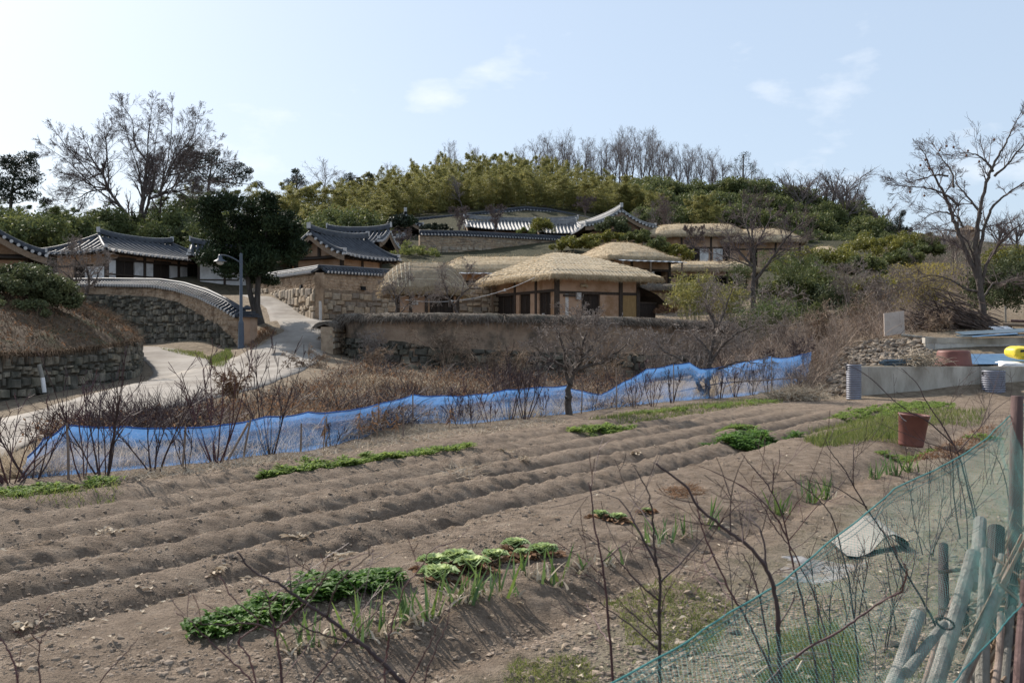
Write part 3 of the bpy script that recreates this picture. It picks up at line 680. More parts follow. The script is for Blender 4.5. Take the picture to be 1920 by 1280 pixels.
# --- tiled wall with a corner, right of the lane
cor = P(600, 640, 50)[:2]; farL = P(482, 640, 63)[:2]; farR = P(745, 640, 55)[:2]
def seg2(a, b, n=24): return np.linspace(a, b, n)
WL = seg2(farL, cor); WR = seg2(cor, farR)
def zline(path, tab):
    px = 960+path[:, 0]/path[:, 1]*F; k = np.argsort([a for a, _ in tab]); xs = [tab[i][0] for i in k]; ys = [tab[i][1] for i in k]
    return CZ+(640-np.interp(px, xs, ys))/F*path[:, 1]
ztL = zline(WL, [(482, 526), (540, 519), (600, 511)]); ztR = zline(WR, [(600, 511), (745, 519)])
zmL = zline(WL, [(482, 541), (540, 540), (600, 541)]); zmR = zline(WR, [(600, 541), (745, 551)])
zbL = zline(WL, [(482, 560), (540, 575), (600, 594)])-.1; zbR = zline(WR, [(600, 594), (745, 583)])-.1
r = wall_root('tiled_wall', np.vstack([WL, WR[1:]]), zbR, 'clay wall with tiled coping on a pale stone base, right of the climbing lane', 'wall')
full = np.vstack([WL, WR[1:]]); ztF = np.r_[ztL, ztR[1:]]; zbF = np.r_[zbL, zbR[1:]]; zmF = np.r_[zmL, zmR[1:]]
mb = MB(); wallbody(mb, WL, zbL-.5, ztL, .24, 50, 8, .02, 4); wallbody(mb, WR, zbR-.5, ztR, .243, 50, 8, .02, 5); add_part(mb, 'earth_body', M['clayd'], r, True)
for w_, zb_, zm_, irr, row, wid in ((WL, zbL, zmL, .6, .36, .5), (WR, zbR, zmR, .4, .33, .55)):
    mb = MB(); stones(mb, w_, zb_, zm_, row, wid, .09, rng, 1, irr)
    st = mb.build('stonework', M['stoneA']); reloc(st, r); push(st, w_, .27)
    mb = MB(); stones(mb, w_, zm_, np.interp(np.linspace(0, 1, len(w_)), np.linspace(0, 1, len(w_)), ztL if w_ is WL else ztR)-.06, .15, .36, .03, rng, 1, .3); st = mb.build('daub_courses', M['clayd']); reloc(st, r); push(st, w_, .243)
    mb = MB(); sheet(mb, w_, zb_-.4, zm_-.02, .275, 1, 40, 6, .01, 3); add_part(mb, 'mortar', M['mortar'], r, True)
for px, py, w_ in ((577, 538, WL), (675, 541, WR)):
    k = np.argmin(abs(960+w_[:, 0]/w_[:, 1]*F-px)); p = w_[k]; t = nrm(w_[-1]-w_[0]); z = CZ+(640-py)/F*p[1]; nr_ = np.array([t[1], -t[0]])
    mb = MB(); c = p+nr_*.29; obox(mb, (c[0], c[1], z), (t[0]*.16, t[1]*.16, 0), (nr_[0]*.07, nr_[1]*.07, 0), (0, 0, .1)); add_part(mb, 'drain_hole', M['black'], r)
tilecap(WL, ztL, r, .4, .26, .25); tilecap(WR, ztR, r, .4, .26, .25)
# white marker stone at the corner
q = P(597, 594, 49.3)
mb = MB(); tube(mb, [q+[.1, 0, -.2], q+[.1, 0, .4], q+[.08, 0, .78]], [.08, .08, .07], 6)
o = mb.build('boundary_stone', M['signb']); tag(o, 'small whitish marker stone standing against the corner of the tiled clay wall', 'marker stone')

# --- long thatch-capped stone and clay wall in front of the main house
pts = [P(668, 640, 46.5), P(655, 640, 43), P(653, 640, 40.5), P(668, 640, 39), P(700, 640, 38.3), P(760, 640, 38), P(880, 640, 38), P(1000, 640, 38.3), P(1120, 640, 39), P(1230, 640, 40.5), P(1320, 640, 43), P(1380, 640, 47)]
W3 = catmull([p[:2] for p in pts], 8)
zt3 = zline(W3, [(600, 600), (650, 599), (800, 598), (1000, 601), (1200, 606), (1320, 612), (1390, 612)])
zb3 = np.array([height(np.array([x]), np.array([y-.7]), False)[0] for x, y in W3])-.35
zb3 = np.minimum(zb3, 1.0)
zm3 = zline(W3, [(600, 632), (650, 632), (760, 640), (800, 650), (1000, 660), (1400, 668)])
r = wall_root('thatched_wall', W3, zb3, 'long curving stone and clay wall under a shaggy thatch coping, below the thatched house', 'wall')
mb = MB(); wallbody(mb, W3, zb3-.4, zt3, .25, 110, 12, .07, 7); add_part(mb, 'clay_body', M['clayw'], r, True)
mb = MB(); stones(mb, W3, zb3, zm3, .26, .36, .10, rng, 1, .4); st = mb.build('stonework', M['stoneD']); reloc(st, r); push(st, W3, .27)
arr = W3[:22]; mb = MB(); stones(mb, arr, zb3[:22], zt3[:22]-.35, .24, .3, .08, rng, 1, .4); st = mb.build('stonework', M['stoneA']); reloc(st, r); push(st, arr, .30)
mb = MB(); sheet(mb, W3, zb3-.4, zm3, .27, 1, 110, 8, .02, 3); add_part(mb, 'mortar', M['mortard'], r, True)
thatchcap(W3, zt3-.02, r, .46, .26, 420, hang=.42)

# --- short gate wall stub beside it
a = P(613, 640, 38.4)[:2]; b = P(645, 640, 40.4)[:2]; WS = seg2(a, b, 8); zt = zline(WS, [(605, 613), (645, 611)]); zb = zline(WS, [(605, 652), (645, 648)])
r = wall_root('gate_wall', WS, zb, 'short clay wall stub with a small thatch cap at the end of the long wall', 'wall')
mb = MB(); wallbody(mb, WS, zb-.4, zt, .24, 14, 8, .03, 8); add_part(mb, 'clay_body', M['clayd'], r, True)
mb = MB(); stones(mb, WS, zb, zt-.05, .2, .34, .05, rng, 1, .2); st = mb.build('stonework', M['stoneA']); reloc(st, r); push(st, WS, .25)
mb = MB(); stones(mb, np.array([a+[-.25, .3], a+[.22, -.02]]), zb[0], zt[0]-.05, .2, .25, .05, rng, 1, .2); add_part(mb, 'stonework', M['stoneA'], r)
thatchcap(WS+np.array([[-.1, 0]]), zt, r, .42, .2, 420, seed=9, hang=.3)

# --- upper walls
def simple_tiled_wall(name, label, pp, top, bot, mid=None, tile_m='tile', pitch=.26, half=.38, rows=(.28, .42), body='clayd', group=None, stone_m='stoneA', n=40):
    w_ = catmull([P(px, 640, Y)[:2] for px, Y in pp], 8)
    zt = zline(w_, top); zb = zline(w_, bot)-.3
    r = wall_root(name, w_, zb, label, 'wall', group)
    mb = MB(); wallbody(mb, w_, zb-.3, zt, .22, n, 6, .02, 4); add_part(mb, 'earth_body', M[body], r, True)
    zm = zline(w_, mid) if mid else zt
    mb = MB(); stones(mb, w_, zb, zm, rows[0], rows[1], .07, rng, 1, .3); st = mb.build('stonework', M[stone_m]); reloc(st, r); push(st, w_, .235)
    if mid:
        mb = MB(); stones(mb, w_, zm+.02, zt-.1, .13, .3, .04, rng, 1, .2); st = mb.build('stone_courses', M['stoneA']); reloc(st, r); push(st, w_, .225)
    tilecap(w_, zt, r, half, .26, pitch, m_t=tile_m)
    return r
simple_tiled_wall('terrace_wall', 'straight pale stone wall with dark tiled coping above the grassy terrace behind the thatched houses', [(786, 76), (860, 77), (950, 79), (1070, 82)], [(780, 441), (860, 442), (950, 446), (1075, 452)], [(780, 468), (900, 471), (1075, 477)], [(780, 459), (1075, 467)])
simple_tiled_wall('terrace_side_wall', 'short stone wall climbing left of the terrace wall, behind a bare shrub', [(712, 78), (762, 78.5)], [(705, 452), (765, 444)], [(705, 478), (770, 474)], tile_m='tilew')
simple_tiled_wall('hill_wall', 'undulating brownish stone wall with tiled coping along the foot of the bamboo grove', [(690, 95), (760, 96), (850, 97), (930, 98), (980, 99), (1030, 99), (1080, 98), (1130, 96)],
    [(690, 417), (780, 416), (850, 410), (900, 404), (940, 399), (985, 394), (1030, 398), (1080, 409), (1140, 424)], [(690, 440), (1140, 445)], rows=(.2, .34), pitch=.34, half=.3)
# low thatched wall behind the right end of the main house
Wq = catmull([P(1208, 640, 58)[:2], P(1250, 640, 57)[:2], P(1300, 640, 57)[:2], P(1340, 640, 58)[:2]], 6); zt = zline(Wq, [(1200, 543), (1350, 541)]); zb = zline(Wq, [(1200, 590), (1350, 590)])
r = wall_root('back_yard_wall', Wq, zb, 'low clay wall with flat thatch coping behind the right end of the main house', 'wall')
mb = MB(); wallbody(mb, Wq, zb-.3, zt, .25, 30, 8, .04, 8); add_part(mb, 'clay_body', M['clayd'], r, True); thatchcap(Wq, zt, r, .6, .34, 200, seed=12, hang=.3)
# stone wall between the two thatched houses
Wq = seg2(P(845, 640, 53)[:2], P(1000, 640, 55)[:2], 14); zt = zline(Wq, [(840, 538), (1000, 538)]); zb = zline(Wq, [(840, 590), (1000, 590)])
r = wall_root('yard_stone_wall', Wq, zb, 'low stone yard wall between the small round-roofed hut and the main thatched house', 'wall')
mb = MB(); wallbody(mb, Wq, zb-.3, zt, .2, 20, 6, .02, 8); add_part(mb, 'core', M['mortar'], r, True)
mb = MB(); stones(mb, Wq, zb, zt, .26, .42, .07, rng, 1, .3); st = mb.build('stonework', M['stoneA']); reloc(st, r); push(st, Wq, .21)

# --- bank on the left: stone revetment below, earth above
pb = [P(-170, 640, 22.5), P(-60, 640, 24), P(40, 640, 25.5), P(110, 640, 27), P(180, 640, 29), P(235, 640, 31.4), P(258, 640, 33.6), P(262, 640, 36), P(250, 640, 39), P(215, 640, 42)]
WB = catmull([p[:2] for p in pb], 8)
zbB = np.array([height(np.array([x]), np.array([y]), False)[0] for x, y in WB])-.12
ztB = zline(WB, [(-170, 655), (0, 668), (80, 668), (150, 660), (200, 654), (240, 646), (262, 640)])
ztB = np.where(WB[:, 1] > 34, np.maximum(ztB, zbB+.9), ztB); ztB = np.minimum(ztB, zbB+1.35)
r = wall_root('bank_revetment', WB, zbB, 'dark mossy stone revetment curving round the earth bank at the left of the lane', 'wall')
mb = MB(); sheet(mb, WB, zbB-.4, ztB, 0, 1, 90, 8, .02, 3); add_part(mb, 'mortar', M['mortard'], r, True)
mb = MB(); stones(mb, WB, zbB, ztB, .2, .3, .10, rng, 1, .4); add_part(mb, 'stonework', M['stoneD'], r)
mb = MB(); nr_ = 14; rows = []
axis0 = P(-230, 640, 28.5)[:2]; axis1 = P(185, 640, 35.5)[:2]
path, d = arc(WB); fr = np.clip((d/d[-1]-.0)/.72, 0, 1)
cen = axis0[None]*(1-fr[:, None])+axis1[None]*fr[:, None]
ztop = np.interp(fr, [0, .5, .8, 1], [3.3, 3.4, 3.2, 2.6])
for k in range(nr_):
    u = k/(nr_-1); xy = WB*(1-u)+cen*u
    zz = ztB+.02+(ztop-ztB)*(u**.8)+.12*fbm(xy[:, 0]*.9, xy[:, 1]*.9, 3, 66)*min(1, u*6)
    rows.append(np.c_[xy, zz])
for k in range(1, 5):
    xy = cen+np.array([-.35, .95])*k*1.6; zz = ztop-(ztop-height(xy[:, 0], xy[:, 1], False)+.3)*sstep(0, 4, k); rows.append(np.c_[xy, zz])
nr_ = len(rows); BANK = np.array(rows); grid(mb, BANK.reshape(-1, 3), nr_, len(WB))
bank_m = mat('bank_earth', (.065, .045, .03), (.13, .095, .065), 4, .95, .8, 14, c3=(.05, .055, .026), s3=1.1, r3=(.5, .68), spec=.1)
bank = mb.build('earth_bank', bank_m, None, True); tag(bank, kind='structure')
# ================================================================== HOUSES
def house_root(name, near_px, Y, yaw, L, Wd, ground_py=None, zg=None, label='', cat='house', group=None, lift=0.0):
    "Empty under the middle of the roof plan, from the eave corner nearest the camera"
    c = P(near_px, 640, Y)[:2]; u = np.array([math.cos(yaw), math.sin(yaw)]); v = np.array([-math.sin(yaw), math.cos(yaw)])
    m = c+u*L/2+v*Wd/2
    if zg is None: zg = hz1(m[0], m[1])
    r = empty(name, (m[0], m[1], zg), label, cat, group, yaw); r['zg'] = zg
    return r, zg
def part(mb, name, m, parent, smooth=False, label=None):
    o = mb.build(name, m if not isinstance(m, str) else M[m], parent, smooth)
    if label: o['label'] = label
    return o
def strip(mb, pts, w, h, k=6):
    "ridge / verge of stacked tiles: box section with a round top along points"
    pts = np.asarray(pts, float); n = len(pts); t = nrm(np.gradient(pts, axis=0)); sd = nrm(np.cross(t, [0, 0, 1.]))
    sec = [(-w, -.02), (-w, h*.6), (-w*.55, h*.9), (0, h), (w*.55, h*.9), (w, h*.6), (w, -.02)]
    V = np.stack([pts+sd*a+np.array([0, 0, b]) for a, b in sec], 1); grid(mb, V.reshape(-1, 3), n, len(sec))
    for q in (0, -1): mb.add(V[q], None, [[0, i, i+1] for i in range(1, 6)])
def tile_roof(root, L, Wd, ze, H, Rl=None, pitch=.3, mt='tile', lift=.13, cur=1.3, front_ends=True):
    """tiled roof; Rl = half ridge length (hip) or None (gable)."""
    gable = Rl is None
    Rl = L/2 if gable else Rl
    zf = lambda t, e: ze+H*(1-t)**cur+lift*np.abs(e)**3*t**2
    rf = MB(); E = MB(); Rf = MB()
    ph = np.array([0, .14, .235, .3, .4, .5, .6, .7, .765, .86]); bm = .14*np.sqrt(np.clip(1-((ph-.5)/.27)**2, 0, 1))
    for face in range(4 if not gable else 2):
        A, B = (L/2, Wd/2) if face < 2 else (Wd/2, L/2)         # half extent across the ribs, run of the slope
        nr = max(4, int(round(2*A/pitch))); x = (-A+2*A*(np.arange(nr)[:, None]+ph[None])/nr).ravel(); x = np.r_[x, A]; b = np.r_[np.tile(bm, nr), 0]
        if face < 2: tmin = np.zeros_like(x) if gable else np.clip((np.abs(x)-Rl)/(A-Rl), 0, 1)
        else: tmin = np.abs(x)/A
        ny = 12; u = np.linspace(0, 1, ny)[None]; T = tmin[:, None]+(1-tmin[:, None])*u
        X = np.broadcast_to(x[:, None], T.shape)
        Z = zf(T, X/A)+b[:, None]+(0.02*np.mod(T*14, 1) if False else 0)
        if face < 2:
            sg = -1 if face == 0 else 1; Yv = sg*T*B; V = np.dstack([X, Yv, Z])
        else:
            sg = -1 if face == 2 else 1; r = Rl+(B-Rl)*T; V = np.dstack([sg*r, X, Z])
        grid(rf, V.reshape(-1, 3), len(x), ny)
        xc = -A+2*A*(np.arange(nr)+.5)/nr; zc = zf(1.0, xc/A)+.06
        o = B+.0
        if face < 2: a = np.c_[xc, np.full(nr, sg*(o-.04)), zc]; e = np.c_[xc, np.full(nr, sg*(o+.05)), zc-.012]
        else: a = np.c_[np.full(nr, sg*(o-.04)), xc, zc]; e = np.c_[np.full(nr, sg*(o+.05)), xc, zc-.012]
        segs(E, a, e, .078, .078, 7, caps=True)
        # rafters
        ri = a.copy(); ro = a.copy()
        if face < 2: ri[:, 1] = sg*(o-1.1); ro[:, 1] = sg*(o-.10)
        else: ri[:, 0] = sg*(o-1.1); ro[:, 0] = sg*(o-.10)
        ri[:, 2] = ze+.22; ro[:, 2] -= .16
        segs(Rf, ri, ro, .05, .05, 6, caps=True)
    roof = part(rf, 'roof', mt, root, True)
    part(E, 'tile_end', 'lime', roof)['kind'] = 'stuff'
    part(Rf, 'rafter', 'timber', roof)['kind'] = 'stuff'
    sf = MB(); n = 9; xs = np.linspace(-1, 1, n)
    for sg in (-1, 1):
        V = np.array([[[x*L/2, sg*(Wd/2-.02), zf(1.0, x)-.07], [x*(L/2-.6), sg*(Wd/2-.9), ze+.18]] for x in xs]); grid(sf, V.reshape(-1, 3), n, 2)
        V = np.array([[[sg*(L/2-.02), x*Wd/2, zf(1.0, x)-.07], [sg*(L/2-.9), x*(Wd/2-.6), ze+.18]] for x in xs]); grid(sf, V.reshape(-1, 3), n, 2)
    part(sf, 'soffit', 'timber', roof)
    rd = MB(); xs = np.linspace(-Rl-.05, Rl+.05, 17); zz = ze+H+.22*np.abs(xs/(Rl+.05))**2.6+.02
    strip(rd, np.c_[xs, 0*xs, zz], .11, .26); ridge = part(rd, 'ridge', mt, roof, True)
    ln = MB(); tube(ln, np.c_[xs, 0*xs, zz+.28], .06, 7); part(ln, 'ridge_crest', 'tilew', ridge, True)
    for sg in (-1, 1): ed = MB(); obox(ed, (sg*(Rl+.06), 0, ze+H+.46), (.04, 0, 0), (0, .12, 0), (0, 0, .17)); part(ed, 'ridge_end', 'lime', ridge)
    for sx in (-1, 1):
        for sy in (-1, 1):
            hp = MB(); he = MB(); t = np.linspace(0.02, .97, 14)
            if gable: pts = np.c_[np.full(14, sx*(L/2-.12)), sy*t*Wd/2, zf(t, 1.0)+.05]
            else: pts = np.c_[sx*(Rl+(L/2-Rl)*t), sy*t*Wd/2, zf(t, 1.0)+.05]
            pts[:, 2] += .08*t**4
            strip(hp, pts, .09, .20); q = pts[-1]
            d_ = nrm(pts[-1]-pts[-2]); obox(he, q+d_*.05+np.array([0, 0, .13]), d_*.05, nrm(np.cross(d_, [0, 0, 1.]))*.10, (0, 0, .10))
            part(hp, 'hip_ridge', mt, roof, True); part(he, 'hip_end', 'lime', roof)
    if gable:   # round tile ends showing along the verge
        vg = MB(); t = np.linspace(.04, .99, max(6, int(Wd/2/pitch*1.1)))
        for sx in (-1, 1):
            for sy in (-1, 1):
                a = np.c_[np.full(len(t), sx*(L/2-.1)), sy*t*Wd/2, zf(t, 1.0)-.0]; e = a.copy(); e[:, 0] = sx*(L/2+.07)
                segs(vg, a, e, .085, .085, 7, caps=True)
        part(vg, 'verge_tile', 'lime', roof)['kind'] = 'stuff'
        for sx in (-1, 1):
            for sy in (-1, 1):
                bb = MB(); t = np.linspace(0, 1, 10); top = np.c_[np.full(10, sx*(L/2-.04)), sy*t*Wd/2, zf(t, 1.0)-.09]; bot = top-np.array([0, 0, .30])
                grid(bb, np.stack([top, bot], 1).reshape(-1, 3), 10, 2); part(bb, 'barge_board', 'timberl', roof)
    return roof, zf
def facade(root, p0, p1, z0, z1, bays, lintel=None, sill=None, post=.16, name_wall='wall', postm='timber', beams=True, proud=.05, top_fill=None):
    """wall side from p0 to p1 (outside on the right hand): bays = [(relative width, kind)]; kinds: clay white door void ochre grey board"""
    p0 = np.asarray(p0, float); p1 = np.asarray(p1, float); Lw = np.linalg.norm(p1-p0); t = (p1-p0)/Lw; nr = np.array([t[1], -t[0]])
    tot = sum(b[0] for b in bays); x = 0
    T3 = np.r_[t, 0]; N3 = np.r_[nr, 0]
    lz = lintel if lintel else z1
    def blk(mb, a, b, za, zb, o, th):
        c = p0+t*(a+b)/2+nr*(o); obox(mb, (c[0], c[1], (za+zb)/2), T3*(b-a)/2, N3*th/2, (0, 0, (zb-za)/2))
    edges = [0.0]
    for w, k in bays:
        a, b = x, x+w/tot*Lw; x = b; edges.append(b)
        m = MB()
        if k in ('clay', 'white', 'ochre', 'grey', 'clayd'):
            blk(m, a, b, z0, lz, 0, .12); part(m, 'wall_panel', {'clay': 'clay', 'white': 'white', 'ochre': 'ochre', 'grey': 'signb', 'clayd': 'clayd'}[k], root)
        elif k == 'door':
            blk(m, a, b, z0, lz, -.09, .05); d = part(m, 'door', 'doorw', root)
            f = MB(); g = .06
            for q in (a+.03, b-.03, (a+b)/2): blk(f, q-.03, q+.03, z0, lz, -.045, .05)
            blk(f, a, b, lz-.07, lz, -.042, .05); blk(f, a, b, z0, z0+.07, -.042, .05); part(f, 'door_frame', 'timber', d)
            s_ = MB(); n_ = max(3, int((b-a)/.14))
            for q in range(1, n_): blk(s_, a+(b-a)*q/n_-.008, a+(b-a)*q/n_+.008, z0+.1, lz-.1, -.06, .02)
            part(s_, 'lattice', 'timberl' if False else 'timber', d)
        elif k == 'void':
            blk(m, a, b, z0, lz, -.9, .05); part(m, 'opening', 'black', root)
    if lintel and lintel < z1:
        m = MB(); blk(m, 0, Lw, lz, z1, -.0015, .117); part(m, 'upper_wall', top_fill or 'clay', root)
    if beams:
        m = MB(); blk(m, 0, Lw, lz-.07, lz+.07, proud-.02, .1); part(m, 'beam', postm, root)
        m = MB(); blk(m, 0, Lw, z1-.16, z1, proud-.02, .11); part(m, 'wall_plate', postm, root)
        if sill: m = MB(); blk(m, 0, Lw, sill-.05, sill+.05, proud-.022, .09); part(m, 'sill_beam', postm, root)
    return edges, blk
def posts(root, pts, z0, z1, w=.17, m='timber'):
    for x, y in pts:
        mb = MB(); box(mb, x-w/2, x+w/2, y-w/2, y+w/2, z0, z1); part(mb, 'post', m, root)
def thatch_roof(root, L, Wd, ze, H, Rl, thick=.38, seed=1, cur=1.5, corner=.45, m='straw', mbld='strawb', ropes=0, sag=.0, fringe=160, ropes_left=False, dome=2.6, flat=.18):
    rng = np.random.default_rng(seed); n = 90; k = 60
    u = np.linspace(-1, 1, n)[:, None]; v = np.linspace(-1, 1, k)[None]
    def xy(u, v): return u*L/2*np.sqrt(1-corner*v**2/2)*(1+.0*u), v*Wd/2*np.sqrt(1-corner*u**2/2)
    def surf(u, v):
        X, Y = xy(u, v)
        du = np.clip((np.abs(u)*L/2-Rl)/(L/2-Rl), 0, 1); dv = np.abs(v)
        d = (du**dome+dv**dome)**(1/dome); d = np.clip(d, 0, 1.12)
        d = np.where(d < flat, .5*d*d/flat+flat/2, d)
        Z = ze+thick+H*(1-np.clip(d, 0, 1)**cur*.0-d)*1.0
        Z = ze+thick+H*np.maximum(0, (1-d**cur))
        edge = np.maximum(np.abs(u), np.abs(v))
        Z = Z-.12*sstep(.86, 1, edge)-sag*np.abs(u*v)**2
        Z = Z+.04*fbm(X*.8, Y*.8+seed, 3, seed)+.012*fbm(X*5, Y*5, 2, seed+3)+.045*(np.mod(d*9+.25*fbm(X*.7, Y*.7, 2, seed+9), 1)-.5)
        return X, Y, Z, d
    X, Y, Z, d = surf(u+0*v, v+0*u)
    top = np.dstack([X, Y, Z]); mb = MB(); grid(mb, top.reshape(-1, 3)[:, :], n, k)
    idx = np.r_[[(i, 0) for i in range(n)], [(n-1, j) for j in range(1, k)], [(i, k-1) for i in range(n-2, -1, -1)], [(0, j) for j in range(k-2, 0, -1)]]
    ring = top[idx[:, 0], idx[:, 1]]; c = np.array([0, 0, 0.])
    N = len(ring); rs = [ring]
    for f, dz in ((1.012, -.12), (1.008, -.24), (.985, -thick), (.90, -thick+.06), (.70, -thick+.16)):
        q = ring.copy(); q[:, :2] *= f; q[:, 2] = ring[:, 2]+dz+.02*fbm(np.arange(N)*.31, np.full(N, f*7), 2, seed+5); rs.append(q)
    V = np.stack(rs, 1); V = np.concatenate([V, V[:1]]); mbs = V.reshape(-1, 3)
    grid(mb, mbs, N+1, len(rs))
    roof = part(mb, 'thatch_roof', m, root, True)
    # loose straw: along the eaves and over the slopes
    B = MB(); per = N; nb = int(fringe*2*(L+Wd)); i = rng.integers(0, N, nb); fr = rng.random(nb)[:, None]
    base = ring[i]*(1-fr)+ring[(i+1) % N]*fr; base[:, :2] *= (1.0+.012*rng.random((nb, 1))); base[:, 2] -= rng.uniform(.0, thick*.92, nb)
    out = nrm(np.c_[base[:, 0]/(L/2)**2, base[:, 1]/(Wd/2)**2, 0*base[:, 0]])
    dr = out*rng.uniform(.25, .9, (nb, 1))+np.c_[rng.normal(0, .35, (nb, 2)), -rng.uniform(.3, 1.1, nb)]
    blades(B, base, dr, rng.uniform(.08, .24, nb), .022, rng, .3, 1)
    ns = int(L*Wd*60); uu = rng.uniform(-1, 1, ns); vv = rng.uniform(-1, 1, ns); X2, Y2, Z2, d2 = surf(uu, vv)
    e = 1e-3; X3, Y3, Z3, _ = surf(np.where(np.abs(uu)*L/2-Rl > 0, uu*(1+.03), uu), vv*1.03)
    dd = nrm(np.stack([X3-X2, Y3-Y2, Z3-Z2], 1)+rng.normal(0, .012, (ns, 3)))
    blades(B, np.stack([X2, Y2, Z2+.01], 1), dd+np.array([0, 0, .05]), rng.uniform(.15, .4, ns), .02, rng, .08, 1)
    part(B, 'loose_straw', mbld, roof)
    if ropes:
        R = MB()
        for a in np.linspace(-.97, .97, ropes):
            if ropes_left and a > -.25: continue
            vv = np.linspace(-1, 1, 40); X2, Y2, Z2, _ = surf(np.full(40, a), vv); tube(R, np.c_[X2, Y2, Z2+.014], .019, 5)
        for a in np.linspace(-.9, .9, max(4, ropes//2)):
            uu = np.linspace(-1, 1, 60); X2, Y2, Z2, _ = surf(uu, np.full(60, a)); tube(R, np.c_[X2, Y2, Z2+.012], .011, 5)
        part(R, 'rope_net', 'rope', roof)
    return roof
D = math.radians

# ---- main thatched house
YAW = D(27); L, Wd = 6.5, 9.2
r, zg = house_root('thatched_house', 1033, 47, YAW, L, Wd, zg=2.35, label='largest thatched house, ochre clay walls with dark doors, behind the long thatch-capped wall')
ez = 4.70-zg
thatch_roof(r, L, Wd, ez, 1.32, .55, .25, 3, 1.12, .07, ropes=30, fringe=240, dome=14, flat=.07)
ov = .75; x0, x1, y0, y1 = -L/2+ov, L/2-ov-.35, -Wd/2+ov, Wd/2-ov
zt = ez+.30
facade(r, (x0, y1), (x0, y0), 0, zt, [(1.55, 'door'), (1.3, 'door'), (.3, 'clay'), (1.0, 'door'), (.42, 'clay'), (.3, 'clay'), (1.0, 'door'), (.42, 'clay')], lintel=1.72)
facade(r, (x0, y0), (x1, y0), 0, zt, [(.45, 'clay'), (.18, 'grey'), (.75, 'clay'), (1.1, 'door'), (1.35, 'clay'), (.95, 'ochre')], lintel=1.62)
facade(r, (x1, y0), (x1, y1), 0, zt, [(1, 'clay')], beams=False); facade(r, (x1, y1), (x0, y1), 0, zt, [(1, 'clay')], beams=False)
posts(r, [(x0, y0), (x0, y0+2.0), (x0, y0+4.3), (x0, y1), (x1-1.05, y0-.03), (x1, y0)], -.4, zt+.05, .2)
posts(r, [(x0-.45, y1+.1), (x0-.42, y1-1.4)], -.4, zt-.05, .11, 'timberl')
mb = MB(); box(mb, x0-.5, x1+.1, y0-.5, y1+.1, -1.2, -.02); part(mb, 'stone_platform', 'stoneA', r)
mb = MB(); xs = np.arange(x0+.2, x1, .42); segs(mb, np.c_[xs, 0*xs+y0-.02, 0*xs+zt-.03], np.c_[xs, 0*xs+y0-.55, 0*xs+zt-.14], .055, .055, 7, caps=True)
part(mb, 'rafter', 'timberl', r)
mb = MB(); box(mb, x0+.98, x0+1.22, y0-.26, y0-.12, 1.28, 1.62); o = part(mb, 'meter_box', 'meter', r)
mb = MB(); lathe(mb, [(.001, .03), (.07, .03), (.08, 0)], (0, 0, 0), 14); g_ = part(mb, 'dial', 'signb', o); g_.location = (x0+1.10, y0-.262, 1.47); g_.rotation_euler = (math.pi/2, 0, 0)
mb = MB(); box(mb, x0+.3, x0+.95, y0-.16, y0-.08, 1.42, 1.52); part(mb, 'cable_tray', 'timber', r)
mb = MB(); tube(mb, [(x0+1.25, y0-.12, 1.95), (x0+1.5, y0-.14, 2.0), (x0+1.62, y0-.2, 1.9)], .09, 8); part(mb, 'eave_bundle', 'straw', r)
mb = MB(); obox(mb, (x0-.2, y0+1.1, .25), (.03, .0, 0), (0, .09, .0), (.08, .03, .38)); part(mb, 'leaning_plank', 'signb', r)
# lean-to at its right end
mb = MB(); a_ = np.array([x1+.02, y0+.2]); 
grid(mb, np.array([[x1-.1, y0-.35, 1.98], [x1-.1, y0+2.6, 2.05], [x1+.9, y0-.4, 1.62], [x1+.9, y0+2.6, 1.66], [x1+1.75, y0-.35, 1.0], [x1+1.75, y0+2.6, 1.05]]), 3, 2)
grid(mb, np.array([[x1-.1, y0-.35, 1.90], [x1-.1, y0+2.6, 1.97], [x1+.9, y0-.4, 1.54], [x1+.9, y0+2.6, 1.58], [x1+1.75, y0-.35, .94], [x1+1.75, y0+2.6, .99]]), 3, 2)
part(mb, 'lean_to_roof', 'timber', r)
mb = MB(); box(mb, x1+.05, x1+1.15, y0+.05, y0+.12, -.3, 1.2); box(mb, x1+1.1, x1+1.17, y0+.12, y0+2.4, -.3, 1.2); part(mb, 'lean_to_wall', 'doorw', r)
mb = MB(); box(mb, x1+.02, x1+1.2, y0+.0, y0+.045, 1.16, 1.24); part(mb, 'lean_to_rail', 'timber', r)

# ---- small round hut at the left
L, Wd = 4.35, 3.9
r, zg = house_root('thatched_hut', 705, 46.2, D(4), L, Wd, zg=2.3, label='small hut with a thick dome-like thatched roof, left of the main thatched house', cat='hut')
ez = 3.88-zg
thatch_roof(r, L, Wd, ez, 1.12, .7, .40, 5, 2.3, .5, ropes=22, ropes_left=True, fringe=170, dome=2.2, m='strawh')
x0, x1, y0, y1 = -L/2+1.0, L/2-.55, -Wd/2+.6, Wd/2-.6; zt = ez+.35
facade(r, (x0, y0), (x1, y0), 0, zt, [(.55, 'clay'), (.75, 'clay'), (.22, 'clay'), (.42, 'door'), (.75, 'door'), (.2, 'clay')], lintel=1.5, sill=.18)
for a, b in (((x1, y0), (x1, y1)), ((x1, y1), (x0, y1)), ((x0, y1), (x0, y0))): facade(r, a, b, 0, zt, [(1, 'clay')], beams=False)
posts(r, [(x0, y0), (x0+.58, y0-.02), (x0+1.32, y0-.02), (x1, y0)], -.4, zt, .15)
mb = MB(); box(mb, x0-.3, x1+.3, y0-.3, y1+.3, -1.1, -.02); part(mb, 'stone_platform', 'stoneA', r)
mb = MB(); box(mb, x0+.66, x0+.94, y0-.12, y0-.09, 1.02, 1.16); part(mb, 'notice_plate', 'signb', r)

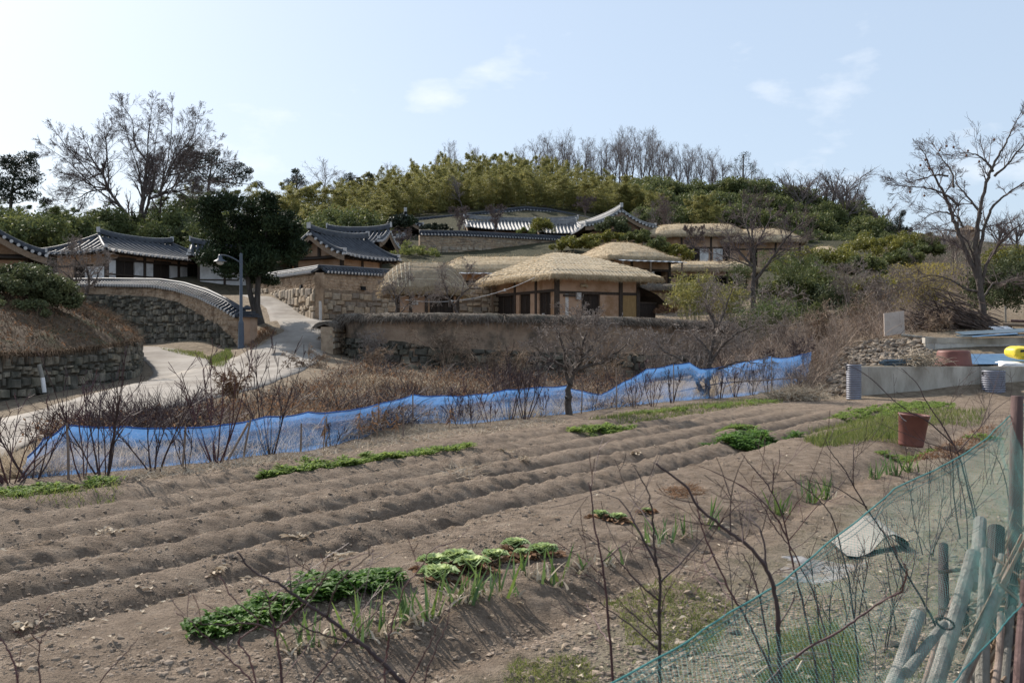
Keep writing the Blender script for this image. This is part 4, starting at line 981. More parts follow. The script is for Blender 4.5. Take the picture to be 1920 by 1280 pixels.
# ---- other thatched roofs
def thatched(name, label, near, Y, yaw, L, Wd, eave_py, rise, Rl, front, left=None, zg=None, seed=1, thick=.3, lintel=1.6, awn=False, cur=1.3, corner=.3, top_fill=None, ropes=0, ovh=.7, ground_drop=2.2, dome=2.6):
    ez_abs = CZ+(640-eave_py)/F*Y; zg = ez_abs-ground_drop
    r, zg = house_root(name, near, Y, yaw, L, Wd, zg=zg, label=label)
    ez = ground_drop
    thatch_roof(r, L, Wd, ez, rise, Rl, thick, seed, cur, corner, fringe=120, ropes=ropes, dome=dome)
    x0, x1, y0, y1 = -L/2+ovh, L/2-ovh, -Wd/2+ovh, Wd/2-ovh; zt = ez+.28
    facade(r, (x0, y0), (x1, y0), 0, zt, front, lintel=lintel, top_fill=top_fill)
    facade(r, (x0, y1), (x0, y0), 0, zt, left or [(1, 'clay')], lintel=lintel if left else None, beams=bool(left))
    facade(r, (x1, y0), (x1, y1), 0, zt, [(1, 'clay')], beams=False); facade(r, (x1, y1), (x0, y1), 0, zt, [(1, 'clay')], beams=False)
    posts(r, [(x0, y0), (x1, y0), (x0+(x1-x0)*.33, y0-.02), (x0+(x1-x0)*.66, y0-.02)], -.3, zt, .16)
    mb = MB(); box(mb, x0-.3, x1+.3, y0-.3, y1+.3, -1.6, -.02); part(mb, 'stone_platform', 'stoneA', r)
    if awn:
        mb = MB(); yy = y0; n = 40; xs = np.linspace(x0-.2, x1+.5, n)
        rows = [np.c_[xs, np.full(n, yy-.02), np.full(n, ez+.02)+.015*np.sin(xs*40)], np.c_[xs, np.full(n, yy-1.25), np.full(n, ez-.16)+.015*np.sin(xs*40)+.03*fbm(xs*.8, xs*0, 2, 2)]]
        V = np.stack(rows, 1); grid(mb, V.reshape(-1, 3), n, 2); V2 = V-np.array([0, 0, .03]); grid(mb, V2.reshape(-1, 3), n, 2)
        grid(mb, np.stack([V[:, 1], V2[:, 1]], 1).reshape(-1, 3), n, 2)
        part(mb, 'metal_awning', 'zinc', r)
        posts(r, [(x0+.1, yy-1.15), (x1+.2, yy-1.15), ((x0+x1)/2, yy-1.15)], -.3, ez-.18, .09, 'timberl')
    return r, x0, x1, y0, y1, ez
V_ = 'void'
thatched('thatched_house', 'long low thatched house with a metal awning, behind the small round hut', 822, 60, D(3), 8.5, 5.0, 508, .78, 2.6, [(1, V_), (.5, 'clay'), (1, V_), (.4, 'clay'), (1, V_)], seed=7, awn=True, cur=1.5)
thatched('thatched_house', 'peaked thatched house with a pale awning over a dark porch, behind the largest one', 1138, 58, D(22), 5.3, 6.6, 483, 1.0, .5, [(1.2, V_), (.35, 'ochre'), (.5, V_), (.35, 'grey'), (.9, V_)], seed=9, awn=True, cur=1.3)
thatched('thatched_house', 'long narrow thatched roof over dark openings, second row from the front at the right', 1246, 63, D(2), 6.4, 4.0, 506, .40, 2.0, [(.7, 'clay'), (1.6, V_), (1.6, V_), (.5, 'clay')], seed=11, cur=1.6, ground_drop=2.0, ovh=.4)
thatched('thatched_house', 'thatched house high on the slope with white wall panels between dark posts', 1207, 79, D(-6), 8.4, 5.0, 442, .85, 2.2, [(.9, 'clay'), (.7, 'white'), (.2, 'clay'), (.55, 'white'), (.7, 'door'), (.55, 'white'), (.3, 'clay'), (.6, 'white'), (.7, 'door'), (.5, 'white')], seed=13, cur=1.7, lintel=1.25, top_fill='clay')
thatched('thatched_house', 'thatched house with plain clay walls behind the forked bare tree, highest at the right', 1352, 78, D(-4), 6.9, 5.0, 452, .9, 1.0, [(1.4, 'clay'), (.5, 'door'), (1.6, 'clay'), (1.2, 'clay')], seed=15, cur=1.5)
thatched('thatched_house', 'small thatched roof top peeking over yellow-green bushes at the far right of the village', 1516, 88, D(0), 3.8, 3.6, 481, .75, .2, [(1, 'clay')], seed=17, cur=1.5)

# ---- tiled houses
def tiled(name, label, near, Y, yaw, L, Wd, eave_py, rise, Rl=None, ground_drop=2.6, zg=None, pitch=.3, mt='tile', ovh=.9, **k):
    ez_abs = CZ+(640-eave_py)/F*Y
    gd = ground_drop if zg is None else ez_abs-zg
    r, zg_ = house_root(name, near, Y, yaw, L, Wd, zg=ez_abs-gd, label=label)
    roof, zf = tile_roof(r, L, Wd, gd, rise, Rl, pitch, mt, **k)
    return r, -L/2+ovh, L/2-ovh, -Wd/2+ovh, Wd/2-ovh, gd, zf
def gable_wall(r, x, y0, y1, ez, zf, Wd, m='clay', sgn=-1):
    mb = MB(); n = 13; ys = np.linspace(y0, y1, n); zt = zf(np.abs(ys)/(Wd/2), 0)-.12
    for o in (0, .1): grid(mb, np.stack([np.c_[np.full(n, x-sgn*o), ys, np.full(n, ez-.1)], np.c_[np.full(n, x-sgn*o), ys, zt]], 1).reshape(-1, 3), n, 2)
    part(mb, 'gable', m, r)
    mb = MB()
    for a, b, za, zb in ((y0, y1, ez-.05, ez+.1), (-.09, .09, ez+.1, float(zf(0, 0))-.2)): box(mb, x+sgn*.05-.04, x+sgn*.05+.04, a, b, za, zb)
    part(mb, 'gable_beam', 'timber', r)
# left house with white panels
L, Wd = 11.0, 6.0
r, x0, x1, y0, y1, ez, zf = tiled('tiled_house', 'tiled house with white panels and dark timber frame behind the curved retaining wall', 199, 60, D(66), L, Wd, 472, 1.25, 3.2, ground_drop=2.75, pitch=.5)
fr = [(.5, 'white'), (1.15, 'door'), (.5, 'white'), (.18, 'white'), (.5, 'white'), (1.15, 'door'), (.5, 'white'), (.18, 'white'), (.5, 'white'), (1.15, 'door'), (.5, 'white')]
facade(r, (x0, y0), (x1, y0), 0, ez+.15, fr, lintel=2.45, sill=1.5, top_fill='clay')
facade(r, (x0, y1), (x0, y0), 0, ez+.15, [(1.2, 'clay'), (.8, 'door'), (1.4, 'white')], lintel=2.05, top_fill='clay')
facade(r, (x1, y0), (x1, y1), 0, ez+.15, [(1, 'clay')], beams=False); facade(r, (x1, y1), (x0, y1), 0, ez+.15, [(1, 'clay')], beams=False)
w3 = (x1-x0)/3
posts(r, [(x0, y0), (x0+w3, y0-.02), (x0+2*w3, y0-.02), (x1, y0), (x0, y1)], -.4, ez+.2, .2)
for q in (.5, 1.5, 2.5):
    mb = MB(); box(mb, x0+w3*q-.75, x0+w3*q+.75, y0-.16, y0-.1, ez-.32, ez-.14); part(mb, 'name_board', 'timber', r)
mb = MB(); box(mb, x0-.6, x1+.6, y0-.6, y1+.6, -1.4, -.02); part(mb, 'stone_platform', 'stoneA', r)
# house behind the corner of the tiled wall
L, Wd = 5.4, 5.2
r, x0, x1, y0, y1, ez, zf = tiled('tiled_house', 'tiled house with ochre gable end behind the corner of the tiled clay wall', 645, 57, D(60), L, Wd, 480, 1.45, None, ground_drop=2.5, lift=.15, pitch=.4)
gable_wall(r, x0, y0, y1, ez, zf, Wd, 'clay')
facade(r, (x0, y1), (x0, y0), 0, ez+.1, [(1.2, 'clay'), (1.2, 'clay')], lintel=1.9)
facade(r, (x0, y0), (x1, y0), 0, ez+.1, [(.4, 'clay'), (.5, 'door'), (.5, 'clay'), (.8, 'door'), (.9, 'clay')], lintel=2.0)
facade(r, (x1, y0), (x1, y1), 0, ez+.1, [(1, 'clay')], beams=False); facade(r, (x1, y1), (x0, y1), 0, ez+.1, [(1, 'clay')], beams=False)
posts(r, [(x0, y0), (x1, y0), (x0, y1), ((x0+x1)/2, y0-.02)], -.4, ez+.15, .18)
r, x0, x1, y0, y1, ez, zf = tiled('tiled_house', 'upper tiled roof just behind the ochre gabled house, its ridge rising to the right', 592, 66, D(-8), 4.4, 5.0, 459, 1.1, None, ground_drop=3.3, lift=.2)
facade(r, (x0, y0), (x1, y0), 0, ez, [(1, 'clay')]); facade(r, (x0, y1), (x0, y0), 0, ez, [(1, 'clay')]); facade(r, (x1, y0), (x1, y1), 0, ez, [(1, 'clay')])
gable_wall(r, x0, y0, y1, ez, zf, 5.0); gable_wall(r, x1, y0, y1, ez, zf, 5.0, 'clay', 1)
# long low roof behind the juniper
r, x0, x1, y0, y1, ez, zf = tiled('tiled_house', 'low tiled roof half hidden behind the juniper crown, left of the ochre gabled house', 520, 62, D(8), 5.2, 4.6, 492, 1.0, None, ground_drop=2.4)
facade(r, (x0, y0), (x1, y0), 0, ez, [(1, 'door'), (.3, 'clay'), (1, V_), (.4, 'clay')]); facade(r, (x0, y1), (x0, y0), 0, ez, [(1, 'clay')]); facade(r, (x1, y0), (x1, y1), 0, ez, [(1, 'clay')])
# house at the left edge
r, x0, x1, y0, y1, ez, zf = tiled('tiled_house', 'dark tiled gable roof over a clay wall, cut by the left edge of the photo', 86, 44, D(84), 6.0, 5.6, 472, 1.55, None, ground_drop=2.2, lift=.1)
r.location = (*(np.array(P(-40, 640, 46)[:2])+np.array([-1.2, 2.6])), r.location.z); r.rotation_euler = (0, 0, D(116))
gable_wall(r, x0, y0, y1, ez, zf, 5.6)
facade(r, (x0, y1), (x0, y0), -.6, ez+.05, [(.5, 'clay'), (.8, 'clay'), (1.1, 'clay')], lintel=1.6)
facade(r, (x0, y0), (x1, y0), -.6, ez+.05, [(1, 'door'), (1, 'clay')]); facade(r, (x1, y1), (x0, y1), -.6, ez+.05, [(1, 'clay')])
posts(r, [(x0, y0), (x0, y1)], -.6, ez+.1, .2)
# white gate building at the head of the lane
zg = CZ+(640-552)/F*66
c = P(420, 640, 66); r = empty('gate_building', (c[0], c[1], zg), 'white plastered gate building with dark timber rails at the head of the climbing lane', 'building', None, D(12))
facade(r, (-1.6, 0), (1.6, 0), 0, 2.35, [(1.3, 'white'), (.15, 'white'), (.75, 'white'), (.6, 'white')], lintel=None, sill=.95)
facade(r, (1.6, 0), (1.6, 3), 0, 2.35, [(1, 'white')]); facade(r, (-1.6, 3), (-1.6, 0), 0, 2.35, [(1, 'white')])
posts(r, [(-1.6, 0), (.05, -.02), (1.6, 0)], -.3, 2.4, .16)
mb = MB(); box(mb, .95, 1.5, -.09, -.065, 0, 1.75); d_ = part(mb, 'door', 'signb', r, label='pale plank door')
rt = MB(); rr_ = tile_roof(r, 4.2, 4.2, 2.3, .9, None, .3)
# upper mansion
r, x0, x1, y0, y1, ez, zf = tiled('tiled_house', 'long tiled mansion roof above the terrace wall, its upturned left ridge end against the bamboo', 876, 84, D(7), 10.0, 6.0, 430, 1.1, None, ground_drop=2.5, mt='tilew', lift=.25)
facade(r, (x0, y0), (x1, y0), 0, ez+.1, [(.8, 'white'), (.9, 'clay'), (1.2, V_), (1.2, V_), (1, 'clay')], lintel=1.9); facade(r, (x0, y1), (x0, y0), 0, ez+.1, [(1, 'white'), (1, 'white')], lintel=1.6)
gable_wall(r, x0, y0, y1, ez, zf, 6.0)
r, x0, x1, y0, y1, ez, zf = tiled('tiled_house', 'low weathered tiled wing right of the mansion roof, behind the round clipped bush', 1010, 83, D(4), 3.4, 4.6, 437, 1.0, None, ground_drop=2.2, mt='tilew')
facade(r, (x0, y0), (x1, y0), 0, ez, [(1, 'clay'), (1, V_)]); facade(r, (x1, y0), (x1, y1), 0, ez, [(1, 'clay')])
r, x0, x1, y0, y1, ez, zf = tiled('tiled_house', 'tiled gable house at the right end of the upper row, with a pointed ridge', 1130, 79, D(103), 12.5, 6.0, 430, 1.6, None, ground_drop=2.5, mt='tilew', lift=.35)
r.location = (*(P(1120, 640, 86)[:2]), r.location.z)
facade(r, (x0, y1), (x0, y0), 0, ez+.1, [(1, 'clay'), (.8, 'door'), (1, 'clay')], lintel=1.7); gable_wall(r, x0, y0, y1, ez, zf, 6.0)
facade(r, (x0, y0), (x1, y0), 0, ez+.1, [(1, 'clay')]); facade(r, (x1, y1), (x0, y1), 0, ez+.1, [(1, 'clay'), (1, 'clay'), (1, 'clay')], lintel=1.7)
r, x0, x1, y0, y1, ez, zf = tiled('tiled_house', 'small tiled roof at the left of the upper row, partly behind two dark bushes', 722, 84, D(100), 4.2, 3.0, 430, 1.2, None, ground_drop=2.4, lift=.3)
r.location = (*(P(757, 640, 86)[:2]), r.location.z)
facade(r, (x0, y1), (x0, y0), 0, ez+.1, [(1, 'clay')]); gable_wall(r, x0, y0, y1, ez, zf, 3.0); facade(r, (x1, y1), (x0, y1), 0, ez, [(1, 'clayd')])
# little roofed house far right behind the bushes
zc = CZ+(640-450)/F*120; c = P(1815, 640, 120); r = empty('tiled_house', (c[0], c[1], zc), 'tiny brown hip-roofed house far behind the bare tree at the right', 'house')
r.location.z += .3
mb = MB(); lathe(mb, [(2.0, .75), (1.9, .85), (1.0, 1.15), (.01, 1.5)], (0, 0, 0), 4); part(mb, 'roof', 'timberl', r)
mb = MB(); box(mb, -1.0, 1.0, -.95, .95, -2, .8); part(mb, 'wall', 'clay', r)

# ---- cable from the meter to the hut
a = P(1003, 520, 47.4); b = P(760, 562, 45.2); n = 30; t = np.linspace(0, 1, n)[:, None]; pts = a*(1-t)+b*t; pts[:, 2] -= (.95*4*t*(1-t))[:, 0]*.5
mb = MB(); tube(mb, pts, .013, 5); o = mb.build('power_cable', M['wire']); tag(o, 'thin pale cable sagging between the small hut and the main thatched house', 'cable')
ins = MB()
for k in (7, 19):
    lathe(ins, [(.001, -.05), (.05, -.05), (.035, 0), (.05, .05), (.001, .06)], pts[k], 8)
ins.build('insulator', M['signb'], o)
# ================================================================== VEGETATION
def gfast(x, y):
    x = np.asarray(x, float); y = np.asarray(y, float)
    i = np.clip(np.searchsorted(gx, x)-1, 0, len(gx)-2); j = np.clip(np.searchsorted(gy, y)-1, 0, len(gy)-2)
    u = np.clip((x-gx[i])/(gx[i+1]-gx[i]), 0, 1); v = np.clip((y-gy[j])/(gy[j+1]-gy[j]), 0, 1)
    return (GZ[i, j]*(1-u)+GZ[i+1, j]*u)*(1-v)+(GZ[i, j+1]*(1-u)+GZ[i+1, j+1]*u)*v
def dropv(px, py, Y0=5.0, Y1=150.0, n=420):
    px = np.asarray(px, float); py = np.asarray(py, float)
    ys = np.geomspace(Y0, Y1, n)[None]; xs = (px[:, None]-960)/F*ys; zs = CZ+(640-py[:, None])/F*ys
    hit = zs <= gfast(xs, np.broadcast_to(ys, xs.shape)); k = np.where(hit.any(1), hit.argmax(1), n-1)
    Y = ys[0, k]; X = (px-960)/F*Y; return np.c_[X, Y, gfast(X, Y)]
def inpoly(px, py, poly):
    poly = np.asarray(poly, float); ins = np.zeros(len(px), bool); j = len(poly)-1
    for i in range(len(poly)):
        xi, yi = poly[i]; xj, yj = poly[j]
        c = ((yi > py) != (yj > py)) & (px < (xj-xi)*(py-yi)/(yj-yi+1e-9)+xi); ins ^= c; j = i
    return ins
def sample(poly, n, rng):
    poly = np.asarray(poly, float); lo, hi = poly.min(0), poly.max(0); out = np.zeros((0, 2))
    while len(out) < n:
        q = rng.uniform(lo, hi, (n*3, 2)); out = np.vstack([out, q[inpoly(q[:, 0], q[:, 1], poly)]])
    return out[:n]
class Tree:
    def __init__(s): s.seg = []          # (p, q, r0, r1, level)
    def limb(s, pts, r0, r1, lev=0):
        pts = np.asarray(pts, float); rr = np.linspace(r0, r1, len(pts))
        for a, b, x, y in zip(pts[:-1], pts[1:], rr[:-1], rr[1:]): s.seg.append((a, b, x, y, lev))
    def grow(s, rng, p, d, L, r, lev, prm, maxlev):
        g = prm[min(lev, len(prm)-1)]; n = g.get('n', 5); wob = g.get('wob', .12); up = g.get('up', .05); r1 = r*g.get('tip', .45)
        p = np.array(p, float); d = np.array(d, float)/np.linalg.norm(d); st = L/n
        kids = g.get('kids', 4); start = g.get('start', .3); spread = g.get('spread', .8); lr = g.get('lr', .55); rr = g.get('rr', .55)
        where = sorted(rng.uniform(start, 1, kids)) if lev < maxlev else []
        wi = 0
        for k in range(n):
            d = d+rng.normal(0, wob, 3); d[2] += up; d /= np.linalg.norm(d)
            q = p+d*st; a = r+(r1-r)*k/n; b = r+(r1-r)*(k+1)/n
            s.seg.append((p, q, a, b, lev))
            while wi < len(where) and where[wi] <= (k+1)/n:
                f = rng.random(); o = p+(q-p)*f
                ax = rng.normal(size=3); ax -= d*ax.dot(d); ax /= np.linalg.norm(ax)+1e-9
                sp = spread*rng.uniform(.6, 1.3); dd = d*math.cos(sp)+ax*math.sin(sp)
                s.grow(rng, o, dd, L*lr*rng.uniform(.65, 1.25)*(1-.35*where[wi]), min(a*.95, max(a*rr, .002)), lev+1, prm, maxlev); wi += 1
            p = q
    def mb(s, lo, hi, k=None, rmin=0.0):
        m = MB(); sel = [t for t in s.seg if lo <= t[4] <= hi]
        if not sel: return m
        A = np.array([t[0] for t in sel]); B = np.array([t[1] for t in sel]); ra = np.maximum(np.array([t[2] for t in sel]), rmin); rb = np.maximum(np.array([t[3] for t in sel]), rmin)
        dl = nrm(B-A)*np.minimum(ra, .1)[:, None]*.5
        rd = np.random.default_rng(len(sel)).random(len(sel))
        if k: segs(m, A-dl, B+dl, ra, rb, k, rd)
        else:
            big = ra > .045; mid = (~big) & (ra > .012); sm = ~(big | mid)
            for q, kk in ((big, 8), (mid, 5), (sm, 3)):
                if q.any(): segs(m, A[q]-dl[q], B[q]+dl[q], ra[q], rb[q], kk, rd[q])
        return m
    def tips(s, lev):
        return np.array([t[1] for t in s.seg if t[4] >= lev])
rng = np.random.default_rng(5)

# ---------------- bare trees along the hilltop
def bare_variant(i, style):
    rg = np.random.default_rng(100+i); t = Tree()
    if style == 'tall':
        prm = [dict(n=9, wob=.05, up=.05, tip=.25, kids=15, start=.3, spread=.55, lr=.42, rr=.5), dict(n=5, wob=.11, up=.10, tip=.35, kids=8, start=.2, spread=.6, lr=.5, rr=.55), dict(n=4, wob=.14, up=.06, tip=.5, kids=6, start=.15, spread=.6, lr=.55, rr=.6), dict(n=3, wob=.16, up=.03, tip=.6)]
        t.grow(rg, (0, 0, 0), (rg.normal(0, .05), rg.normal(0, .05), 1), 9.6, .15, 0, prm, 3)
    else:
        prm = [dict(n=5, wob=.06, up=.03, tip=.6, kids=7, start=.35, spread=.65, lr=1.0, rr=.62), dict(n=6, wob=.12, up=.05, tip=.3, kids=9, start=.2, spread=.65, lr=.5, rr=.55), dict(n=4, wob=.15, up=.03, tip=.45, kids=7, start=.15, spread=.65, lr=.55, rr=.6), dict(n=3, wob=.18, up=.0, tip=.6)]
        t.grow(rg, (0, 0, 0), (rg.normal(0, .08), 0, 1), 4.4, .19, 0, prm, 3)
    return t.mb(0, 0), t.mb(1, 9, rmin=.0085), t
def add_tree(name, trunk, crown, loc, label, cat='tree', group=None, mt='bark', mc='twig', rz=0, smooth=False):
    r = empty(name, loc, label, cat, group, rz)
    part(trunk, 'trunk', mt, r, True)
    part(crown, 'crown', mc, r, smooth)
    return r
GRP = 'bare trees along the hilltop'
LBT = 'tall slender bare tree in the leafless row along the hilltop skyline'
LBW = 'low spreading bare tree in the leafless row at the right end of the hilltop'
def top_h(px, py, Y):
    q = P(px, py, Y); zg = float(gfast(q[0], Y)); return q, zg, q[2]-zg
protos = []
for i in range(5): a, b, t = bare_variant(i, 'tall'); protos.append((a, b, max(s[1][2] for s in t.seg)))
wide = []
for i in range(3): a, b, t = bare_variant(20+i, 'wide'); wide.append((a, b, max(s[1][2] for s in t.seg)))
made = {}
def place(kind, idx, px, py, Y, label, group, name='bare_tree', sx=1.0):
    lst = protos if kind == 'tall' else wide; a, b, h0 = lst[idx % len(lst)]
    q, zg, hh = top_h(px, py, Y); k = hh/h0; loc = (q[0], Y, zg-.2); rz = rng.uniform(0, 6.28)
    key = (kind, idx % len(lst))
    if key not in made:
        r = add_tree(name, a, b, loc, label, 'tree', group, mc='twigh', rz=rz); r.scale = (k*sx, k*sx, k); made[key] = r
    else: r = dup(made[key], loc, rz, (k*sx, k*sx, k), label, group); r.name = name
    return r
sky_t = [(822, 268), (846, 262), (868, 266), (888, 258), (925, 285), (962, 282), (985, 262), (1005, 250), (1024, 238), (1046, 236), (1066, 246), (1086, 250), (1108, 262), (1130, 250), (1150, 240), (1168, 228), (1186, 226), (1206, 236), (1226, 246), (1246, 243), (1266, 254), (1288, 256), (1308, 264), (1330, 272), (1352, 282), (1374, 284), (1404, 296), (640, 316), (664, 322), (936, 296), (1040, 262), (1118, 272), (1178, 252), (1236, 268), (832, 285), (905, 272), (945, 292), (995, 270), (1035, 256), (1058, 268), (1076, 262), (1096, 256), (1122, 258), (1140, 268), (1160, 246), (1176, 240), (1198, 240), (1218, 262), (1252, 262), (1276, 266), (1296, 268), (1318, 276), (1344, 280), (1362, 292), (1420, 306), (975, 276), (1015, 262), (1206, 256), (1298, 282), (1340, 296)]
for i, (px, py) in enumerate(sky_t): place('tall', i, px+rng.uniform(-4, 4), py+rng.uniform(-6, 8), rng.uniform(132, 146), LBT, GRP)
for i, (px, py) in enumerate([(1436, 312), (1466, 318), (1494, 312), (1522, 308), (1552, 308), (1584, 312), (1612, 330), (1540, 330), (1580, 340)]): place('wide', i, px, py, rng.uniform(118, 132), LBW, 'spreading bare trees at the right end of the hilltop', sx=1.25)
place('wide', 1, 722, 297, 130, 'lone forked bare tree on the skyline left of the bamboo hilltop', None)
place('wide', 2, 1650, 372, 112, 'last low bare tree leaning at the right end of the hill, before the open sky', None, sx=1.2)
place('tall', 2, 585, 292, 105, 'tallest of the bare trees rising from the pale bamboo behind the juniper', None, sx=1.6)
place('tall', 0, 556, 322, 108, 'thin bare tree beside a small dark pine, behind the juniper', None, sx=1.2)
place('tall', 3, 626, 330, 104, 'bare tree with several leaning stems above the pale bamboo', None, sx=1.5)
place('tall', 4, 868, 318, 101, 'pale bare tree standing before the dark face of the bamboo grove', None, sx=1.6)
for px, py, Y, lb in ((1232, 372, 86, 'thin bare tree beside the gabled tiled house, left stem of three'), (1262, 380, 85, 'thin bare tree just left of the white-panelled thatched house'), (1206, 385, 84, 'small bare tree touching the right eave of the gabled tiled house')): place('tall', int(px), px, py, Y, lb, None, sx=1.3)
# behind the right tree, far bare trees
for px, py in ((1772, 404), (1868, 392), (1905, 372)): place('wide', int(px), px, py, 90, 'small far bare tree seen through the branches of the big bare tree at the right', 'far bare trees at the right edge', sx=1.2)

# ---------------- bamboo groves
def bamboo_proto(i):
    rg = np.random.default_rng(300+i); h = 8.0; m = MB(); c = MB()
    az = rg.uniform(0, 6.28); t = np.linspace(0, 1, 10); bend = rg.uniform(.9, 2.1)
    ax = np.c_[np.cos(az)*bend*t**3, np.sin(az)*bend*t**3, h*t*(1-.06*t**2)]
    tube(c, ax, np.linspace(.04, .012, 10), 5)
    n = 2000; f = rg.beta(2.2, 1.5, n)*.72+.28
    base = np.stack([np.interp(f, t, ax[:, k]) for k in range(3)], 1)
    # whorled sprays: leaves sit on side shoots
    ns = 60; sf = rg.uniform(.04, 1, ns); sa = rg.uniform(0, 6.28, ns); k = rg.integers(0, ns, n); f = sf[k]
    base = np.stack([np.interp(f, t, ax[:, q]) for q in range(3)], 1)
    R = (1.1*np.sin(np.pi*np.clip((f+.12)/1.14, 0, 1))**.8+.1); rr = R*rg.uniform(.15, 1, n)
    a = sa[k]+rg.normal(0, .35, n)
    cen = base+np.c_[np.cos(a)*rr, np.sin(a)*rr, .45*rr-.38*rr**2+rg.normal(0, .12, n)]
    leaves(m, cen, .34, .07, rg, np.c_[np.cos(a)*.8, np.sin(a)*.8, -.75+0*a])
    return m, c
BP = [bamboo_proto(i) for i in range(6)]
def grove(name, label, items, mleaf, kind='stuff'):
    "items: (px, py of the tip, Y)"
    m = MB(); c = MB()
    for px, py, Y, w in items:
        q = P(px, py, Y); zg = float(gfast(q[0], Y)); hh = max(q[2]-zg, 2.5); a = rng.uniform(0, 6.28); k = hh/8.0; kx = w*min(1.25, max(k, .8))
        R = np.array([[math.cos(a)*kx, -math.sin(a)*kx, 0], [math.sin(a)*kx, math.cos(a)*kx, 0], [0, 0, k]]); i = rng.integers(0, 6)
        m.merge(BP[i][0], R, (q[0], Y, q[2]-hh)); c.merge(BP[i][1], R, (q[0], Y, q[2]-hh))
    o = m.build(name, M[mleaf]); part(c, 'culms', 'culm', o); tag(o, label, 'bamboo', None, kind); return o
its = []
topl = [(630, 352), (700, 338), (760, 322), (820, 308), (900, 304), (960, 300), (1010, 302), (1060, 318), (1120, 330), (1180, 344), (1240, 352)]
for Yr, dy, n in ((103, 20, 66), (106, 12, 62), (110, 4, 58), (116, -6, 52), (122, -14, 46), (128, -18, 40)):
    for px in np.linspace(640, 1235, n):
        x = px+rng.uniform(-9, 9); y = np.interp(x, *zip(*topl))+dy+rng.uniform(-9, 13)
        its.append((x, y, Yr+rng.uniform(-2, 2), 1.0))
grove('bamboo_grove', 'wide bamboo grove with sunlit yellow-green tops and dark foot, on the hill behind the village', its, 'bamboo')
its = []
for px, py, Y, n, sx, sy in ((545, 372, 93, 12, 28, 12), (600, 388, 90, 10, 26, 8), (650, 385, 88, 12, 30, 8), (690, 398, 86, 6, 16, 8), (520, 352, 99, 8, 30, 8), (640, 352, 100, 14, 60, 8), (590, 350, 97, 8, 40, 8), (718, 378, 88, 1, 1, 1), (660, 380, 84, 1, 1, 1), (560, 400, 88, 8, 24, 8), (440, 345, 98, 8, 40, 8), (620, 410, 85, 8, 30, 8)):
    for k in range(n): its.append((px+rng.normal(0, sx), py+rng.normal(0, sy), Y+rng.uniform(-2, 2), 1.15))
grove('bamboo_thicket', 'pale yellow bamboo thicket between the juniper and the upper houses', its, 'bamboo')
its = []
for px, py, Y, n, sx, sy in ((40, 395, 74, 8, 30, 10), (85, 380, 78, 5, 16, 8), (140, 400, 80, 8, 28, 10), (180, 402, 84, 8, 30, 10), (330, 380, 92, 10, 34, 12), (360, 360, 95, 6, 18, 10), (15, 385, 78, 5, 14, 8)):
    for k in range(n): its.append((px+rng.normal(0, sx), py+rng.normal(0, sy), Y+rng.uniform(-2, 2), 1.1))
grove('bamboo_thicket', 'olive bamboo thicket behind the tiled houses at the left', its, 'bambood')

# ---------------- broadleaf crowns
def crown_mb(rg, rx, ry, rz, nclump, per, leaf, cr=.42, asp=.5, bias=(0, 0, .1), hollow=.55, spike=0.0):
    m = MB(); d = runit(rg, nclump); d[:, 2] = np.abs(d[:, 2])*1.0-.25*rg.random(nclump)
    rad = rg.uniform(hollow, 1.0, nclump)[:, None]
    cen = d*rad*np.array([rx, ry, rz])
    k = np.repeat(np.arange(nclump), per); n = len(k)
    off = runit(rg, n)*(rg.random(n)**.45)[:, None]*cr*min(rx, rz)*rg.uniform(.7, 1.25, nclump)[k][:, None]*np.array([1, 1, .75])
    tone = np.clip(rg.random(n)*.6+rg.random(nclump)[k]*.4, 0, 1)
    leaves(m, cen[k]+off, leaf, leaf*asp, rg, nrm(off+1e-6)*spike+np.asarray(bias), tone)
    return m
def stem_mb(h, r=.12, rg=None, n=3):
    m = MB(); rg = rg or np.random.default_rng(1)
    tube(m, [(0, 0, -.4), (rg.normal(0, .06), rg.normal(0, .06), h*.4), (rg.normal(0, .15), rg.normal(0, .15), h)], [r, r*.8, r*.4], 7)
    for k in range(n):
        a = rg.uniform(0, 6.28); tube(m, [(0, 0, h*.35), (math.cos(a)*h*.2, math.sin(a)*h*.2, h*.65), (math.cos(a)*h*.42, math.sin(a)*h*.42, h*.95)], [r*.5, r*.35, r*.15], 5)
    return m
ev = []
for i in range(4):
    rg = np.random.default_rng(400+i); ev.append((stem_mb(3.2, .13, rg), (lambda m: m)(crown_mb(rg, 2.3, 2.3, 2.0, 34, 85, .34, .40, .45))))
for a, b in ev:
    for k in range(len(b.V)): b.V[k] = b.V[k]+np.array([0, 0, 3.4])
evmade = {}
def place_ev(px, py, Y, rad, label, group, mc='green', name='evergreen_tree', sz=1.0):
    "crown centre seen at pixel"
    q = P(px, py, Y); i = int(rng.integers(0, 4)); k = rad/2.3; loc = (q[0], Y, q[2]-3.9*k*sz); rz = rng.uniform(0, 6.28); key = (i, mc)
    if key not in evmade: r = add_tree(name, ev[i][0], ev[i][1], loc, label, 'tree', group, mc=mc, rz=rz); evmade[key] = r; r.scale = (k, k, k*sz)
    else: r = dup(evmade[key], loc, rz, (k, k, k*sz), label, group); r.name = name
    if group is None and 'group' in r: del r['group']
    return r
GE = 'broadleaf evergreens on the right flank of the hill'; LE = 'bushy dark green evergreen in the unbroken wood on the right flank of the hill'
tl = [(1180, 342), (1260, 340), (1320, 341), (1400, 341), (1480, 354), (1560, 368), (1620, 392), (1670, 422), (1700, 444)]
bl = [(1180, 400), (1260, 420), (1340, 425), (1440, 425), (1500, 470), (1560, 485), (1640, 470), (1700, 460)]
